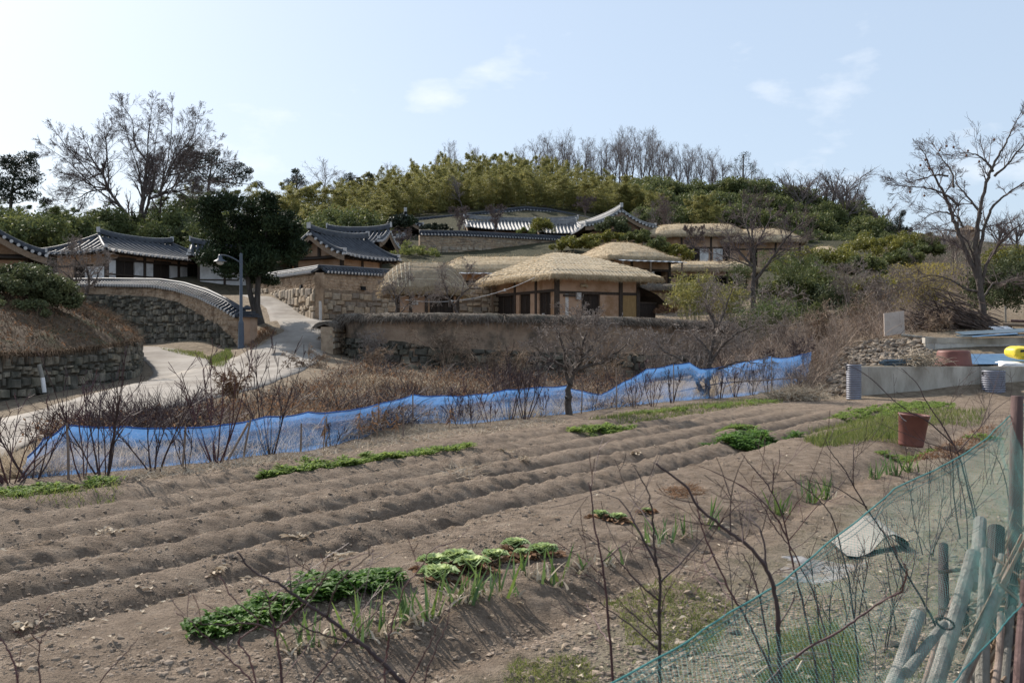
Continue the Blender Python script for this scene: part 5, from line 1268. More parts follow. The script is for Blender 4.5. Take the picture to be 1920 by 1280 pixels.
for px in np.arange(1192, 1692, 27):
    y0, y1 = np.interp(px, *zip(*tl))+18, np.interp(px, *zip(*bl)); yy = y0
    while yy <= y1:
        f = (yy-y0)/max(1, y1-y0); place_ev(px+rng.uniform(-12, 12), yy+rng.uniform(-6, 6), 122-28*f+rng.uniform(-2, 2), rng.uniform(1.9, 2.7), LE, GE, 'green'); yy += 25
# pale bamboo-like bushes among them
its = [(px+rng.normal(0, 10), py+rng.normal(0, 8), Y, 1.0) for px, py, Y, n in ((1312, 372, 96, 7), (1330, 385, 95, 5), (1215, 352, 102, 8), (1180, 345, 103, 6), (1240, 360, 99, 5)) for _ in range(n)]
grove('bamboo_clump', 'bright yellow-green bamboo clump against the dark evergreens above the white-panelled thatched house', its, 'bamboo')
# left evergreens
for px, py, Y, rad in ((60, 440, 70, 2.6), (110, 430, 74, 2.4), (160, 445, 76, 2.4), (205, 425, 80, 2.2), (330, 430, 82, 2.6), (300, 445, 79, 2.2), (375, 440, 80, 2.4), (365, 405, 86, 2.4), (420, 430, 76, 2.6), (20, 425, 74, 2.4), (460, 460, 72, 2.2), (540, 452, 72, 2.4), (590, 440, 76, 2.4), (610, 420, 80, 2.2), (680, 425, 80, 2.0), (255, 425, 84, 2.0), (390, 470, 74, 2.0), (640, 428, 78, 2.3)):
    place_ev(px, py, Y, rad, 'leafy evergreen in the thicket behind the tiled houses on the left', 'evergreens behind the left tiled houses', 'green' if int(px) % 20 < 11 else 'glossy')
# bushes and hedges, each a thing
def bush(name, label, px, py, Y, rx, rz, m, n=26, per=150, leaf=.12, cat='bush', seed=1, group=None, spike=.0, cr=.42, asp=.45, bias=(0, 0, .15)):
    rg = np.random.default_rng(seed); q = P(px, py, Y); b = crown_mb(rg, rx, rx*.9, rz, n, per, leaf, cr, asp, bias, .5, spike)
    o = b.build(name, M[m]); o.location = tuple(q); tag(o, label, cat, group); return o
bush('clipped_bush', 'round clipped green bush in front of the mansion roof', 1017, 427, 82.5, 1.05, .95, 'lime_g', 60, 90, .20, seed=2, spike=1.2, asp=.25, cr=.35)
bush('bush', 'low dull green bush just left of the round clipped bush', 985, 436, 81, .8, .4, 'weed', 14, 90, .2, seed=3)
bush('evergreen_bush', 'dark round evergreen under the eave of the gabled tiled house', 1150, 428, 77, 1.3, .95, 'glossy', 30, 110, .24, seed=4)
bush('evergreen_bush', 'spiky dark bush at the left end of the terrace side wall', 712, 455, 76, .85, .75, 'pine', 20, 110, .3, seed=5, spike=1.5, asp=.2)
bush('evergreen_bush', 'dark bush covering the small tiled roof at the left of the upper row', 748, 420, 80, .8, .85, 'pine', 20, 120, .22, seed=6)
bush('evergreen_bush', 'second dark bush, right of the small tiled roof in the upper row', 770, 418, 80.5, .8, .8, 'juniper', 20, 120, .2, seed=7)
bush('trained_pine', 'low flat-topped pine spreading above the left end of the terrace wall', 815, 428, 80, 1.5, .42, 'pine', 26, 110, .22, seed=8, spike=.8, asp=.25)
for i, (px, py, Y, rx, rz, m, lb) in enumerate([(1060, 462, 74, 1.0, .75, 'lime_g', 'yellow-green hedge bush at the right end of the terrace wall'), (1098, 460, 72, 1.2, .8, 'lime_g', 'broad yellow-green hedge bush left of the peaked thatched roof'), (1145, 448, 73, 1.3, .6, 'lime_g', 'yellow-green hedge bush above the peaked thatched roof'), (1195, 448, 72, 1.2, .6, 'green', 'dull green bush above the right slope of the peaked thatched roof'), (1235, 470, 70, 1.1, .9, 'green', 'green bush between the peaked thatched roof and the white-panelled house'), (1275, 480, 69, 1.1, .8, 'lime_g', 'olive bush below the white-panelled thatched house')]):
    bush('hedge_bush', lb, px, py, Y, rx, rz, m, 30, 120, .2, seed=30+i)
for i, (px, py, Y, rx, rz, m, lb) in enumerate([(1640, 472, 74, 2.6, 1.3, 'lime_g', 'bright yellow-green bush at the right of the small thatched roof top'), (1700, 455, 76, 2.2, 1.0, 'lime_g', 'long yellow-green bush below the open sky at the right'), (1500, 505, 66, 2.4, 1.4, 'lime_g', 'yellow-green bush below the highest clay-walled thatched house'), (1560, 500, 66, 2.6, 1.3, 'lime_g', 'yellow-green bush right below the small thatched roof top'), (1610, 505, 64, 1.8, 1.0, 'green', 'olive bush between the yellow-green ones and the brown thicket'), (1530, 555, 58, 2.6, 2.0, 'green', 'big dark evergreen bush in the middle of the right slope'), (1565, 585, 54, 2.1, 1.6, 'glossy', 'dark shaded bush above the rubble slope'), (1475, 560, 56, 1.9, 1.5, 'green', 'dark green bush right of the bare forked tree'), (1740, 470, 72, 1.6, .9, 'green', 'olive bush left of the big bare tree'), (1690, 490, 66, 1.6, .8, 'green', 'olive green bush above the yellow twig thicket'), (1475, 605, 50, 1.5, 1.2, 'green', 'dark evergreen bush below the forked tree, above the right part of the blue net'), (1530, 618, 48, 1.5, 1.1, 'green', 'dark evergreen bush left of the rubble bank'), (1405, 640, 45, 1.1, .9, 'green', 'olive bush behind the pale arching shrub at the net'), (1640, 555, 54, 1.5, 1.1, 'lime_g', 'ochre green bush left of the yellow-budded shrub'), (1350, 575, 52, 1.0, 1.0, 'green', 'olive bush behind the loose bamboo clump'), (1610, 600, 48, 1.2, .8, 'green', 'small olive bush above the leaning pale board')]):
    bush('bush', lb, px, py, Y, rx, rz, m, 34, 130, .22, seed=60+i)
for i, (px, py, Y, rx, rz, m, lb) in enumerate([(1870, 560, 44, 1.5, 1.6, 'glossy', 'dark camellia bush right behind the trunk of the big bare tree'), (1935, 540, 44, 1.6, 2.0, 'glossy', 'tall dark camellia bush at the right edge of the photo'), (1900, 500, 47, 1.4, 1.1, 'lime_g', 'yellowish evergreen top above the dark camellias at the right edge')]):
    bush('evergreen_bush', lb, px, py, Y, rx, rz, m, 44, 190, .13, seed=80+i)
bush('evergreen_bush', 'big glossy evergreen bush on top of the earth bank at the left edge', 45, 548, 31, 1.6, .9, 'glossy', 60, 200, .12, seed=90, cr=.36)
bush('evergreen_bush', 'leafy right flank of the evergreens on the earth bank, nearest the small bare tree', 108, 565, 31, .75, .7, 'glossy', 30, 160, .11, seed=91)
bush('evergreen_bush', 'shaded low evergreen at the foot of the bush on the earth bank', 20, 590, 30, 1.5, .5, 'glossy', 30, 150, .11, seed=92)
bush('dry_bush', 'orange-brown low bush behind the lean-to of the main thatched house', 1248, 583, 50, .7, .45, 'dryleaf', 20, 90, .10, seed=93)
bush('dry_bush', 'small twiggy brown bush at the foot of the terrace side wall', 775, 475, 73, 1.9, .8, 'weed', 30, 80, .16, seed=94)

# ---------------- conifers
def pine_cluster(name, label, spec, Y, m='pine', seed=1, trunk=None, leaf=.26, per=200, cat='tree', cr=.5, flat=.6):
    rg = np.random.default_rng(seed); q0 = P(*trunk[0], Y); zg = float(gfast(q0[0], Y)); r = empty(name, (q0[0], Y, zg), label, cat)
    mb = MB(); pts = [P(px, py, Y)-np.array([q0[0], Y, zg]) for px, py in trunk]; pts[0][2] = min(pts[0][2], -.2); tube(mb, pts, np.linspace(.22, .06, len(pts)), 8)
    cr_ = MB()
    for px, py, rx, rz in spec:
        c = P(px, py, Y)-np.array([q0[0], Y, zg]); c[1] += rg.uniform(-1.2, 1.2); sx = rx/F*Y; sz = rz/F*Y
        j = int(np.argmin([abs(p[2]-c[2]+.6) for p in pts])); segs(mb, [pts[j]], [c], [.07], [.025], 5)
        n = int(per*(sx*sz+.35)); off = runit(rg, n)*(rg.random(n)**.4)[:, None]*np.array([sx, max(sx, .8), sz])
        leaves(cr_, c+off, leaf, leaf*.22, rg, nrm(off+1e-6)*.7+np.array([0, 0, .55]), np.clip(rg.random(n)*.7+.3*rg.random(), 0, 1))
    part(mb, 'trunk', 'bark', r, True); part(cr_, 'crown', m, r); return r
sp = [(12, 350, 26, 20), (40, 318, 20, 16), (58, 300, 16, 12), (64, 312, 12, 12), (20, 318, 20, 14), (34, 345, 22, 16), (52, 350, 22, 18), (66, 368, 16, 12), (78, 376, 10, 8), (8, 310, 16, 10), (30, 302, 12, 8), (55, 330, 22, 14), (-20, 340, 30, 30), (30, 370, 30, 12), (0, 372, 22, 12), (66, 340, 8, 5), (46, 294, 7, 8), (62, 290, 6, 6), (18, 304, 7, 8)]
pine_cluster('conifer_tree', 'dark blue-green conifer with jagged outline at the left edge of the sky', sp, 82, 'pine', 3, [(15, 480), (18, 420), (22, 360), (30, 310)], .34, 330)
sp = [(350, 288, 22, 12), (338, 305, 18, 12), (372, 296, 18, 12), (395, 298, 22, 12), (410, 312, 26, 14), (372, 318, 26, 12), (436, 322, 26, 12), (395, 334, 34, 12), (460, 332, 18, 10), (478, 344, 14, 8), (430, 342, 30, 10), (350, 332, 22, 12), (400, 285, 12, 7), (360, 278, 10, 6), (446, 310, 14, 7), (470, 322, 10, 6)]
pine_cluster('pine_tree', 'dark layered pine behind the big bare tree, left of the juniper', sp, 102, 'pine', 4, [(385, 450), (388, 390), (392, 340), (398, 300)], .36, 330)
sp = [(556, 330, 14, 7), (548, 342, 16, 8), (566, 344, 16, 8), (558, 324, 8, 5), (540, 352, 14, 6)]
pine_cluster('pine_tree', 'small dark pine on the skyline between the bare trees left of the hilltop', sp, 112, 'pine', 5, [(556, 400), (556, 360), (556, 330)], .34, 420)
sp = [(655, 330, 12, 6), (650, 340, 14, 6), (664, 342, 12, 5), (690, 338, 10, 6), (694, 330, 6, 5)]
pine_cluster('pine_tree', 'faint small pine on the skyline right of the leaning bare stems', sp, 115, 'pine', 6, [(660, 400), (660, 360), (658, 335)], .3, 420)
sp = [(1688, 412, 9, 9), (1682, 424, 12, 8), (1694, 428, 12, 8), (1686, 402, 4, 6), (1702, 432, 8, 6), (1670, 428, 8, 6)]
pine_cluster('pine_tree', 'small dark pine at the right foot of the hill against the sky', sp, 100, 'pine', 7, [(1688, 470), (1688, 440), (1687, 405)], .3, 420)
sp = [(1390, 300, 16, 8), (1398, 290, 12, 6), (1382, 312, 18, 8), (1402, 312, 16, 7), (1410, 322, 12, 6)]
pine_cluster('pine_tree', 'thin grey-green pine within the bare trees at the right of the hilltop', sp, 126, 'pine', 8, [(1392, 390), (1393, 340), (1394, 290)], .3, 130)

# juniper by the lane
Y = 43.6; q0 = P(485, 606, Y); rg = np.random.default_rng(12)
r = empty('juniper_tree', q0, 'big dense dark juniper with a double trunk beside the lamp and the lane', 'tree')
mb = MB(); L_ = lambda px, py, dy=0: P(px, py, Y+dy)-q0
tube(mb, [L_(488, 616), L_(484, 602), L_(476, 578), L_(468, 546), L_(463, 515), L_(452, 470), L_(440, 420)], [.32, .22, .135, .115, .105, .09, .05], 9)
tube(mb, [L_(487, 612), L_(485, 594), L_(482, 574), L_(483, 540), L_(485, 515), L_(492, 480, .2), L_(500, 430, .2)], [.26, .19, .14, .12, .115, .1, .05], 9)
for a, b in (((478, 560), (474, 556)), ((485, 590), (489, 584))): tube(mb, [L_(*a), L_(*b)], [.05, .02], 6)
sp = [(400, 372, 30, 14), (440, 366, 34, 14), (480, 372, 34, 14), (520, 378, 26, 14), (545, 392, 14, 12), (395, 400, 30, 20), (440, 400, 40, 24), (490, 404, 40, 24), (535, 412, 24, 18), (385, 430, 16, 18), (420, 435, 40, 26), (470, 440, 42, 28), (520, 440, 34, 24), (555, 430, 14, 14), (400, 465, 36, 18), (445, 470, 40, 24), (495, 470, 42, 24), (540, 462, 28, 18), (575, 450, 14, 18), (420, 488, 30, 14), (392, 482, 22, 12), (455, 500, 34, 16), (495, 502, 32, 18), (520, 490, 30, 16), (560, 480, 18, 12), (385, 378, 12, 10), (408, 360, 10, 8), (526, 366, 8, 10), (475, 518, 22, 12), (505, 522, 16, 8), (376, 472, 10, 8), (430, 505, 16, 8), (581, 420, 7, 20), (583, 455, 7, 18), (551, 412, 6, 12)]
cr_ = MB()
for px, py, rx, rz in sp:
    c = P(460+(px-462)*.84, 448+(py-440)*.90, Y)-q0; c[1] += rg.uniform(-1.3, 1.3); sx, sz = rx/F*Y*.80, rz/F*Y*.60
    n = int(3000*(sx*sz+.25)); off = runit(rg, n)*(rg.random(n)**.38)[:, None]*np.array([sx, max(sx, .7), sz])
    k = rg.integers(0, max(3, n//45), n); jit = rg.normal(0, .16, (n//45+4, 3)); off = off+jit[k % len(jit)]*.9
    leaves(cr_, c+off, .19, .06, rg, nrm(off+1e-6)*.8+np.array([.15, 0, .6]), np.clip(rg.random(n)*.5+.5*rg.random(len(jit))[k % len(jit)], 0, 1))
part(mb, 'trunk', 'barkj', r, True); part(cr_, 'crown', 'juniper', r)

# ---------------- big bare trees
def bare_tree(name, label, base, Y, limbs, prm, maxlev, seed, r0=.2, mt='bark', mc='twig', rmin=.009, depth=1.5, cat='tree', kids=None, Lk=2.2, zdrop=.3, tkids=2):
    """limbs traced as pixel polylines at depth Y, spread in depth; twigs grown from them"""
    rg = np.random.default_rng(seed); q0 = P(*base, Y); t = Tree()
    for i, (pl, ra, rb) in enumerate(limbs):
        dy = 0 if i == 0 else rg.uniform(-depth, depth); n = len(pl)
        pts = [P(px, py, Y)-q0+np.array([0, dy*(k/(n-1))**1.1, 0]) for k, (px, py) in enumerate(pl)]
        if i == 0: pts[0] = pts[0]-np.array([0, 0, zdrop])
        cp = catmull(pts, 5); cp = cp+rg.normal(0, .012, cp.shape)*(ra > 0)
        t.limb(cp, ra, rb, 0)
        nk = kids if kids else max(4, int(len(cp)*.9))
        for f in rg.uniform(.22 if i else .6, 1, nk):
            j = min(int(f*(len(cp)-1)), len(cp)-2); d = nrm(cp[j+1]-cp[j]); ax = rg.normal(size=3); ax -= d*ax.dot(d); ax = nrm(ax); s_ = rg.uniform(.5, 1.05)
            rr = (ra+(rb-ra)*f)*.5; t.grow(rg, cp[j], d*math.cos(s_)+ax*math.sin(s_), Lk*rg.uniform(.5, 1.2)*(1.15-.5*f), max(rr, rmin), 1, prm, maxlev)
        d = nrm(cp[-1]-cp[-2])
        for _ in range(tkids): t.grow(rg, cp[-1], d+rg.normal(0, .25, 3), Lk*.45, rb, 1, prm, maxlev)
    r = empty(name, q0, label, cat); tr_ = part(t.mb(0, 0), 'trunk' if cat == 'tree' else 'shoots', mt, r, True)
    if cat != 'tree': tr_['kind'] = 'stuff'
    part(t.mb(1, 9, rmin=rmin), 'crown', mc, r); return r, t
PRM = [None, dict(n=5, wob=.12, up=.02, tip=.4, kids=7, start=.15, spread=.7, lr=.55, rr=.6), dict(n=4, wob=.15, up=.0, tip=.5, kids=6, start=.1, spread=.7, lr=.55, rr=.65), dict(n=3, wob=.18, up=0, tip=.6, kids=3, start=.1, spread=.7, lr=.6, rr=.7), dict(n=2, wob=.2, up=0, tip=.6)]
PRZ = [None, dict(n=7, wob=.09, up=.03, tip=.35, kids=7, start=.2, spread=.6, lr=.55, rr=.55), dict(n=5, wob=.11, up=.02, tip=.45, kids=6, start=.2, spread=.6, lr=.58, rr=.6), dict(n=4, wob=.12, up=.01, tip=.5, kids=4, start=.2, spread=.55, lr=.6, rr=.7), dict(n=3, wob=.12, up=0, tip=.6)]
_l = [([(262, 452), (262, 430), (264, 405), (268, 375), (272, 340), (276, 305)], .30, .10), ([(262, 440), (245, 412), (224, 385), (204, 355), (192, 325)], .20, .08), ([(264, 430), (280, 400), (298, 365), (314, 330)], .15, .06)]
_rg = np.random.default_rng(7)
for ex, ey, k in ((98, 350, 1), (100, 318, 1), (112, 286, 1), (132, 258, 1), (158, 262, 1), (182, 238, 1), (204, 222, 1), (222, 192, 0), (240, 205, 0), (262, 182, 0), (282, 190, 0), (300, 204, 0), (322, 198, 2), (344, 214, 2), (366, 206, 2), (384, 246, 2), (404, 266, 2), (420, 298, 2), (404, 330, 2), (120, 380, 1), (150, 300, 1), (350, 290, 2), (380, 350, 2)):
    p = _l[k][0]; q = p[_rg.integers(2, len(p))]; m1 = (q[0]+(ex-q[0])*.35+_rg.normal(0, 6), q[1]+(ey-q[1])*.30+_rg.normal(0, 5)); m2 = (q[0]+(ex-q[0])*.7+_rg.normal(0, 6), q[1]+(ey-q[1])*.68+_rg.normal(0, 6))
    _l.append(([q, m1, m2, (ex, ey)], .075, .014))
bare_tree('bare_tree', 'huge spreading bare tree above the white-panelled tiled house on the left', (262, 452), 84, _l, PRZ, 3, 41, rmin=.0075, depth=3, Lk=1.9, kids=19)
bare_tree('bare_tree', 'dense reddish-brown bare tree crossing the right half of the huge bare tree', (300, 450), 88,
    [([(300, 450), (300, 410), (302, 370), (305, 330), (308, 300)], .13, .02), ([(300, 400), (280, 360), (265, 325), (262, 295)], .07, .015), ([(300, 390), (325, 350), (340, 320), (345, 300)], .07, .015), ([(302, 370), (320, 330), (325, 300)], .055, .015), ([(302, 370), (285, 330), (285, 300)], .055, .015), ([(300, 410), (340, 380), (365, 355)], .055, .015)],
    PRZ, 3, 42, rmin=.010, depth=2.5, Lk=2.0, kids=11)
bare_tree('bare_tree', 'forked bare persimmon tree in front of the upper thatched houses on the right', (1412, 580), 52,
    [([(1412, 600), (1412, 560), (1412, 530), (1414, 500), (1412, 470), (1410, 440)], .16, .05), ([(1413, 530), (1430, 505), (1450, 475), (1470, 445), (1490, 425)], .09, .03), ([(1412, 500), (1395, 475), (1380, 450), (1370, 430)], .07, .02), ([(1412, 480), (1425, 450), (1440, 425), (1452, 405)], .06, .02), ([(1411, 460), (1405, 430), (1400, 405), (1402, 385)], .06, .02), ([(1411, 500), (1390, 490), (1366, 478), (1345, 472)], .05, .015), ([(1440, 490), (1470, 470), (1500, 455)], .05, .015)],
    PRZ, 3, 43, rmin=.0065, depth=1.8, Lk=1.8, kids=9)
bare_tree('bare_tree', 'big bare tree with a few dried fruits at the right, behind the brush pile', (1842, 620), 37,
    [([(1846, 624), (1843, 580), (1838, 540), (1834, 500), (1830, 470), (1832, 440), (1836, 400), (1848, 350), (1862, 310), (1880, 280), (1895, 250), (1906, 225)], .14, .014),
     ([(1838, 540), (1828, 500), (1815, 465), (1806, 430), (1797, 395), (1788, 360), (1776, 330), (1766, 300), (1760, 275)], .11, .018),
     ([(1797, 385), (1780, 368), (1762, 358), (1740, 350), (1715, 347), (1698, 345)], .05, .01), ([(1776, 330), (1755, 328), (1730, 335), (1710, 372 - 30)], .04, .01),
     ([(1788, 350), (1792, 320), (1784, 295), (1780, 270)], .045, .01), ([(1806, 425), (1795, 408), (1770, 398), (1745, 402), (1728, 412)], .045, .01), ([(1834, 480), (1842, 440), (1850, 410), (1862, 385), (1885, 365), (1920, 340), (1945, 320)], .075, .015),
     ([(1862, 320), (1852, 300), (1838, 285), (1815, 280)], .05, .01), ([(1865, 330), (1885, 310), (1910, 275), (1930, 260)], .05, .012), ([(1842, 530), (1850, 490), (1872, 455), (1895, 430), (1925, 415)], .07, .015),
     ([(1834, 505), (1820, 455), (1800, 430), (1780, 440 - 12)], .04, .01), ([(1838, 548), (1815, 540), (1785, 520), (1755, 515), (1725, 525)], .05, .01), ([(1838, 400), (1825, 370), (1812, 340), (1816, 310)], .05, .01), ([(1843, 560), (1870, 532), (1900, 528), (1930, 520)], .04, .01)],
    PRZ, 3, 44, rmin=.0045, depth=1.4, Lk=1.25, kids=8)
fr = MB(); rg = np.random.default_rng(3)
for px, py in ((1735, 300), (1742, 316), (1775, 274), (1788, 276), (1762, 282), (1815, 283), (1864, 262), (1726, 310), (1733, 367), (1706, 360), (1812, 292), (1836, 303)):
    lathe(fr, [(.001, -.05), (.04, -.03), (.045, .01), (.02, .045), (.001, .05)], P(px, py, 36.6+rg.uniform(-.4, .4)), 6)
o = fr.build('dried_fruit', M['persim']); tag(o, 'few shrivelled dark fruits still hanging in the big bare tree at the right', 'fruit', None, 'stuff')
# pale twisted fruit trees by the net
PRP = [None, dict(n=5, wob=.25, up=.06, tip=.4, kids=6, start=.15, spread=.8, lr=.6, rr=.6), dict(n=4, wob=.3, up=.04, tip=.5, kids=5, start=.1, spread=.8, lr=.6, rr=.65), dict(n=4, wob=.3, up=0, tip=.6)]
Yp = GP(1066, 778)[1]
bare_tree('fruit_tree', 'gnarled pale-twigged fruit tree at the blue net, in the middle of the field edge', (1066, 778), Yp,
    [([(1067, 780), (1066, 755), (1066, 735), (1070, 712), (1080, 690), (1094, 668)], .085, .03), ([(1068, 722), (1060, 690), (1058, 660), (1048, 630), (1035, 612)], .05, .015), ([(1078, 698), (1100, 686), (1125, 680), (1150, 662), (1170, 645)], .045, .012), ([(1090, 672), (1092, 645), (1102, 620), (1110, 600)], .04, .012), ([(1062, 690), (1040, 680), (1022, 668), (1004, 650)], .035, .01), ([(1085, 682), (1075, 650), (1072, 622), (1080, 600)], .035, .01), ([(1094, 668), (1115, 645), (1130, 622)], .03, .01)],
    PRP, 3, 45, mc='twigp', rmin=.0045, depth=.9, Lk=.75, kids=7)
Yp = GP(1322, 746)[1]
bare_tree('fruit_tree', 'taller pale fruit tree with two leaning trunks at the blue net', (1322, 748), Yp,
    [([(1324, 750), (1326, 725), (1328, 700), (1330, 680), (1334, 655), (1340, 625), (1336, 590)], .09, .03), ([(1320, 745), (1312, 725), (1304, 705), (1290, 690), (1282, 680)], .075, .02), ([(1330, 685), (1345, 660), (1362, 640), (1385, 622), (1410, 612)], .05, .012), ([(1332, 665), (1316, 640), (1300, 622), (1276, 618)], .045, .012), ([(1338, 630), (1352, 600), (1362, 570), (1372, 540)], .04, .01), ([(1336, 600), (1325, 570), (1328, 545)], .035, .01), ([(1330, 690), (1350, 690), (1380, 676), (1410, 680)], .035, .01), ([(1300, 700), (1275, 672), (1250, 660), (1236, 640)], .035, .01)],
    PRP, 3, 46, mc='twigp', rmin=.005, depth=1.1, Lk=.9, kids=8)
Yp = GP(1476, 734)[1]
bare_tree('fruit_tree', 'small dark forked fruit tree at the right end of the blue net', (1476, 734), Yp,
    [([(1477, 736), (1476, 718), (1474, 708), (1466, 690), (1452, 672)], .07, .02), ([(1475, 710), (1488, 694), (1502, 676), (1512, 650)], .045, .012), ([(1474, 706), (1478, 680), (1480, 655)], .04, .012)],
    PRP, 3, 47, mc='twigd', rmin=.0055, depth=.6, Lk=.8, kids=5)
# trees in the yard in front of the hut
bare_tree('fruit_tree', 'small pale bare tree leaning in front of the hut door', (858, 585), 43.5,
    [([(860, 592), (852, 575), (846, 568), (838, 555), (838, 540)], .07, .02), ([(852, 572), (864, 555), (880, 540), (900, 520)], .05, .012), ([(846, 566), (834, 558), (818, 556)], .03, .01), ([(840, 550), (832, 530), (828, 512)], .03, .01), ([(866, 552), (870, 530), (878, 510)], .03, .01)], PRP, 3, 48, mc='twigp', rmin=.006, depth=.6, Lk=.9, kids=6)
bare_tree('fruit_tree', 'thin pale bare shrub tree at the left end of the hut', (742, 585), 43.5,
    [([(745, 592), (742, 570), (740, 552), (735, 540)], .045, .015), ([(742, 570), (730, 548), (720, 535)], .03, .01), ([(741, 560), (755, 545), (765, 525)], .03, .01), ([(752, 586), (764, 570), (778, 562)], .03, .01)], PRP, 3, 49, mc='twigp', rmin=.006, depth=.5, Lk=.8, kids=6)
bare_tree('bare_tree', 'small bare tree with an ivy-thick stump on the earth bank at the left', (150, 585), 34,
    [([(152, 592), (150, 575), (156, 560), (164, 545), (166, 525), (162, 500)], .09, .02), ([(150, 585), (146, 560), (142, 535), (140, 500), (142, 470)], .05, .015), ([(164, 540), (178, 525), (186, 505), (200, 490)], .035, .01), ([(142, 530), (128, 515), (112, 505)], .03, .01), ([(162, 510), (150, 490), (148, 470)], .03, .01)], PRP, 3, 50, mc='twigp', rmin=.006, depth=.7, Lk=.9, kids=8)
# reddish shrubs by the upper houses
for px, py, Y, sd, lb in ((862, 432, 80, 51, 'reddish bare shrub before the left gable of the mansion'), (930, 430, 81, 52, 'bare shrub with upright shoots before the mansion front'), (755, 475, 74, 53, 'bare grey shrub below the terrace side wall'), (1098, 400, 93, 54, 'tuft of upright bare shoots at the right end of the hill wall'), (1300, 470, 70, 55, 'slim bare shrub before the white-panelled thatched house')):
    h = 36 if sd != 54 else 24
    bare_tree('bare_shrub', lb, (px, py), Y, [([(px, py), (px+d*.4, py-h*.5), (px+d, py-h)], .035, .012) for d in (-14, -8, -3, 3, 8, 14)], PRM, 3, sd, mt='twig', rmin=.012, depth=.8, Lk=.8, kids=4, cat='shrub')

# ---------------- dry brush (nobody could count it)
def arcs(mb, root, rng, L=(.4, 1.2), r=.006, droop=1.2, nseg=4, lean=.7, k=3, up=1.0):
    n = len(root); d = nrm(np.c_[rng.normal(0, lean, (n, 2)), np.full(n, up)]); l = rng.uniform(*L, n); dr = rng.uniform(.2, 1, n)*droop; rd = rng.random(n); p = np.array(root, float); rr = r*rng.uniform(.6, 1.5, n)
    for q in range(nseg):
        e = p+d*(l/nseg)[:, None]; segs(mb, p, e, rr*(1-.8*q/nseg), rr*(1-.8*(q+1)/nseg), k, rd)
        p = e; d = nrm(d+rng.normal(0, .18, (n, 3))-np.array([0, 0, 1.])*(dr/nseg)[:, None])
BRUSHP = [[(95, 822), (330, 800), (470, 768), (590, 726), (660, 690), (760, 700), (900, 700), (1060, 715), (1200, 720), (1210, 760), (1060, 775), (900, 785), (770, 795), (600, 830), (420, 855), (200, 860), (100, 850)],
          [(660, 664), (800, 655), (1000, 650), (1320, 650), (1400, 690), (1200, 722), (1000, 716), (800, 698)]]
mb = MB(); lf = MB(); dkm = MB(); hym = MB()
for pl, n in ((BRUSHP[0], 30000), (BRUSHP[1], 5500)):
    s = sample(pl, n, rng); g = dropv(s[:, 0], s[:, 1], 12, 60)
    dens = fbm(g[:, 0]*.55, g[:, 1]*.55, 3, 12); keep = dens+rng.normal(0, .15, n) > -.3; g = g[keep]
    hgt = .6+.9*np.clip(fbm(g[:, 0]*.4, g[:, 1]*.4, 2, 14)+.4, 0, 1)
    kind_ = fbm(g[:, 0]*.7, g[:, 1]*.7, 3, 19)+rng.normal(0, .12, len(g)); dk_, hy_ = kind_ < -.16, kind_ > .2; md_ = ~(dk_ | hy_)
    arcs(mb, g[md_]-[0, 0, .05], rng, (.2, .75), .0075, 1.9, 4, .75); arcs(dkm, g[dk_]-[0, 0, .05], rng, (.3, 1.05), .0075, 1.2, 4, .7)
    q_ = g[hy_]; blades(hym, q_-[0, 0, .03], np.c_[rng.normal(0, .8, (len(q_), 2)), np.ones(len(q_))], rng.uniform(.15, .5, len(q_)), .02, rng, rng.uniform(.5, 2.2, len(q_)), 3)
    k = rng.choice(len(g), len(g)//2); leaves(lf, g[k]+np.c_[rng.normal(0, .2, (len(k), 2)), rng.uniform(.0, .4, len(k))], .07, .04, rng, (0, 0, -.3))
o = mb.build('dry_brush', M['brush']); tag(o, 'tangled dry brown brush on the slope between the lane and the blue net', 'brush', None, 'stuff'); part(lf, 'dead_leaves', 'dryleaf', o); part(dkm, 'dark_stems', 'twigd', o); part(hym, 'pale_straw', 'hay', o)
# pale dead grass standing just behind the net, and green tufts by the lane
cbp = np.array([GP(px, py)[:2] for px, py in ((60, 896), (120, 893), (300, 876), (500, 855), (640, 833), (772, 801), (950, 788), (1063, 778), (1130, 767), (1262, 753), (1340, 747), (1446, 739), (1510, 733))])
f = rng.uniform(0, len(cbp)-1.001, 15000); i0 = f.astype(int); q = cbp[i0]*(1-(f-i0)[:, None])+cbp[i0+1]*(f-i0)[:, None]+np.array([-RN[0], -RN[1]])*rng.uniform(.12, 1.5, (15000, 1)); q = np.c_[q, gfast(q[:, 0], q[:, 1])-.02]
mb = MB(); blades(mb, q, np.c_[rng.normal(0, .5, (15000, 2)), np.ones(15000)], rng.uniform(.12, .5, 15000), .012, rng, rng.uniform(.2, 1.8, 15000), 3); o = mb.build('dry_grass', M['hay']); tag(o, 'pale dead grass standing right behind the blue net', 'dry grass', None, 'stuff')
for pl, n, lb in (([(388, 672), (430, 655), (437, 668), (418, 690), (395, 688)], 1500, 'small green grass verge between the lane branches below the lamp'), ([(300, 655), (380, 662), (392, 676), (330, 664)], 700, 'thin yellowish grass at the foot of the curved retaining wall'), ([(672, 668), (700, 664), (712, 672), (680, 678)], 500, 'small green grass tuft at the lit end of the thatched wall'), ([(458, 640), (500, 612), (520, 625), (470, 655)], 900, 'reddish dry grass around the foot of the juniper')):
    s_ = sample(pl, n, rng); q = dropv(s_[:, 0], s_[:, 1], 20, 60); mb = MB(); blades(mb, q, np.c_[rng.normal(0, .5, (n, 2)), np.ones(n)], rng.uniform(.06, .2, n), .02, rng, .6, 2); o = mb.build('grass', M['dryleaf'] if 'reddish' in lb else M['weed'] if 'yellowish' in lb else M['grass']); tag(o, lb, 'grass', None, 'stuff')
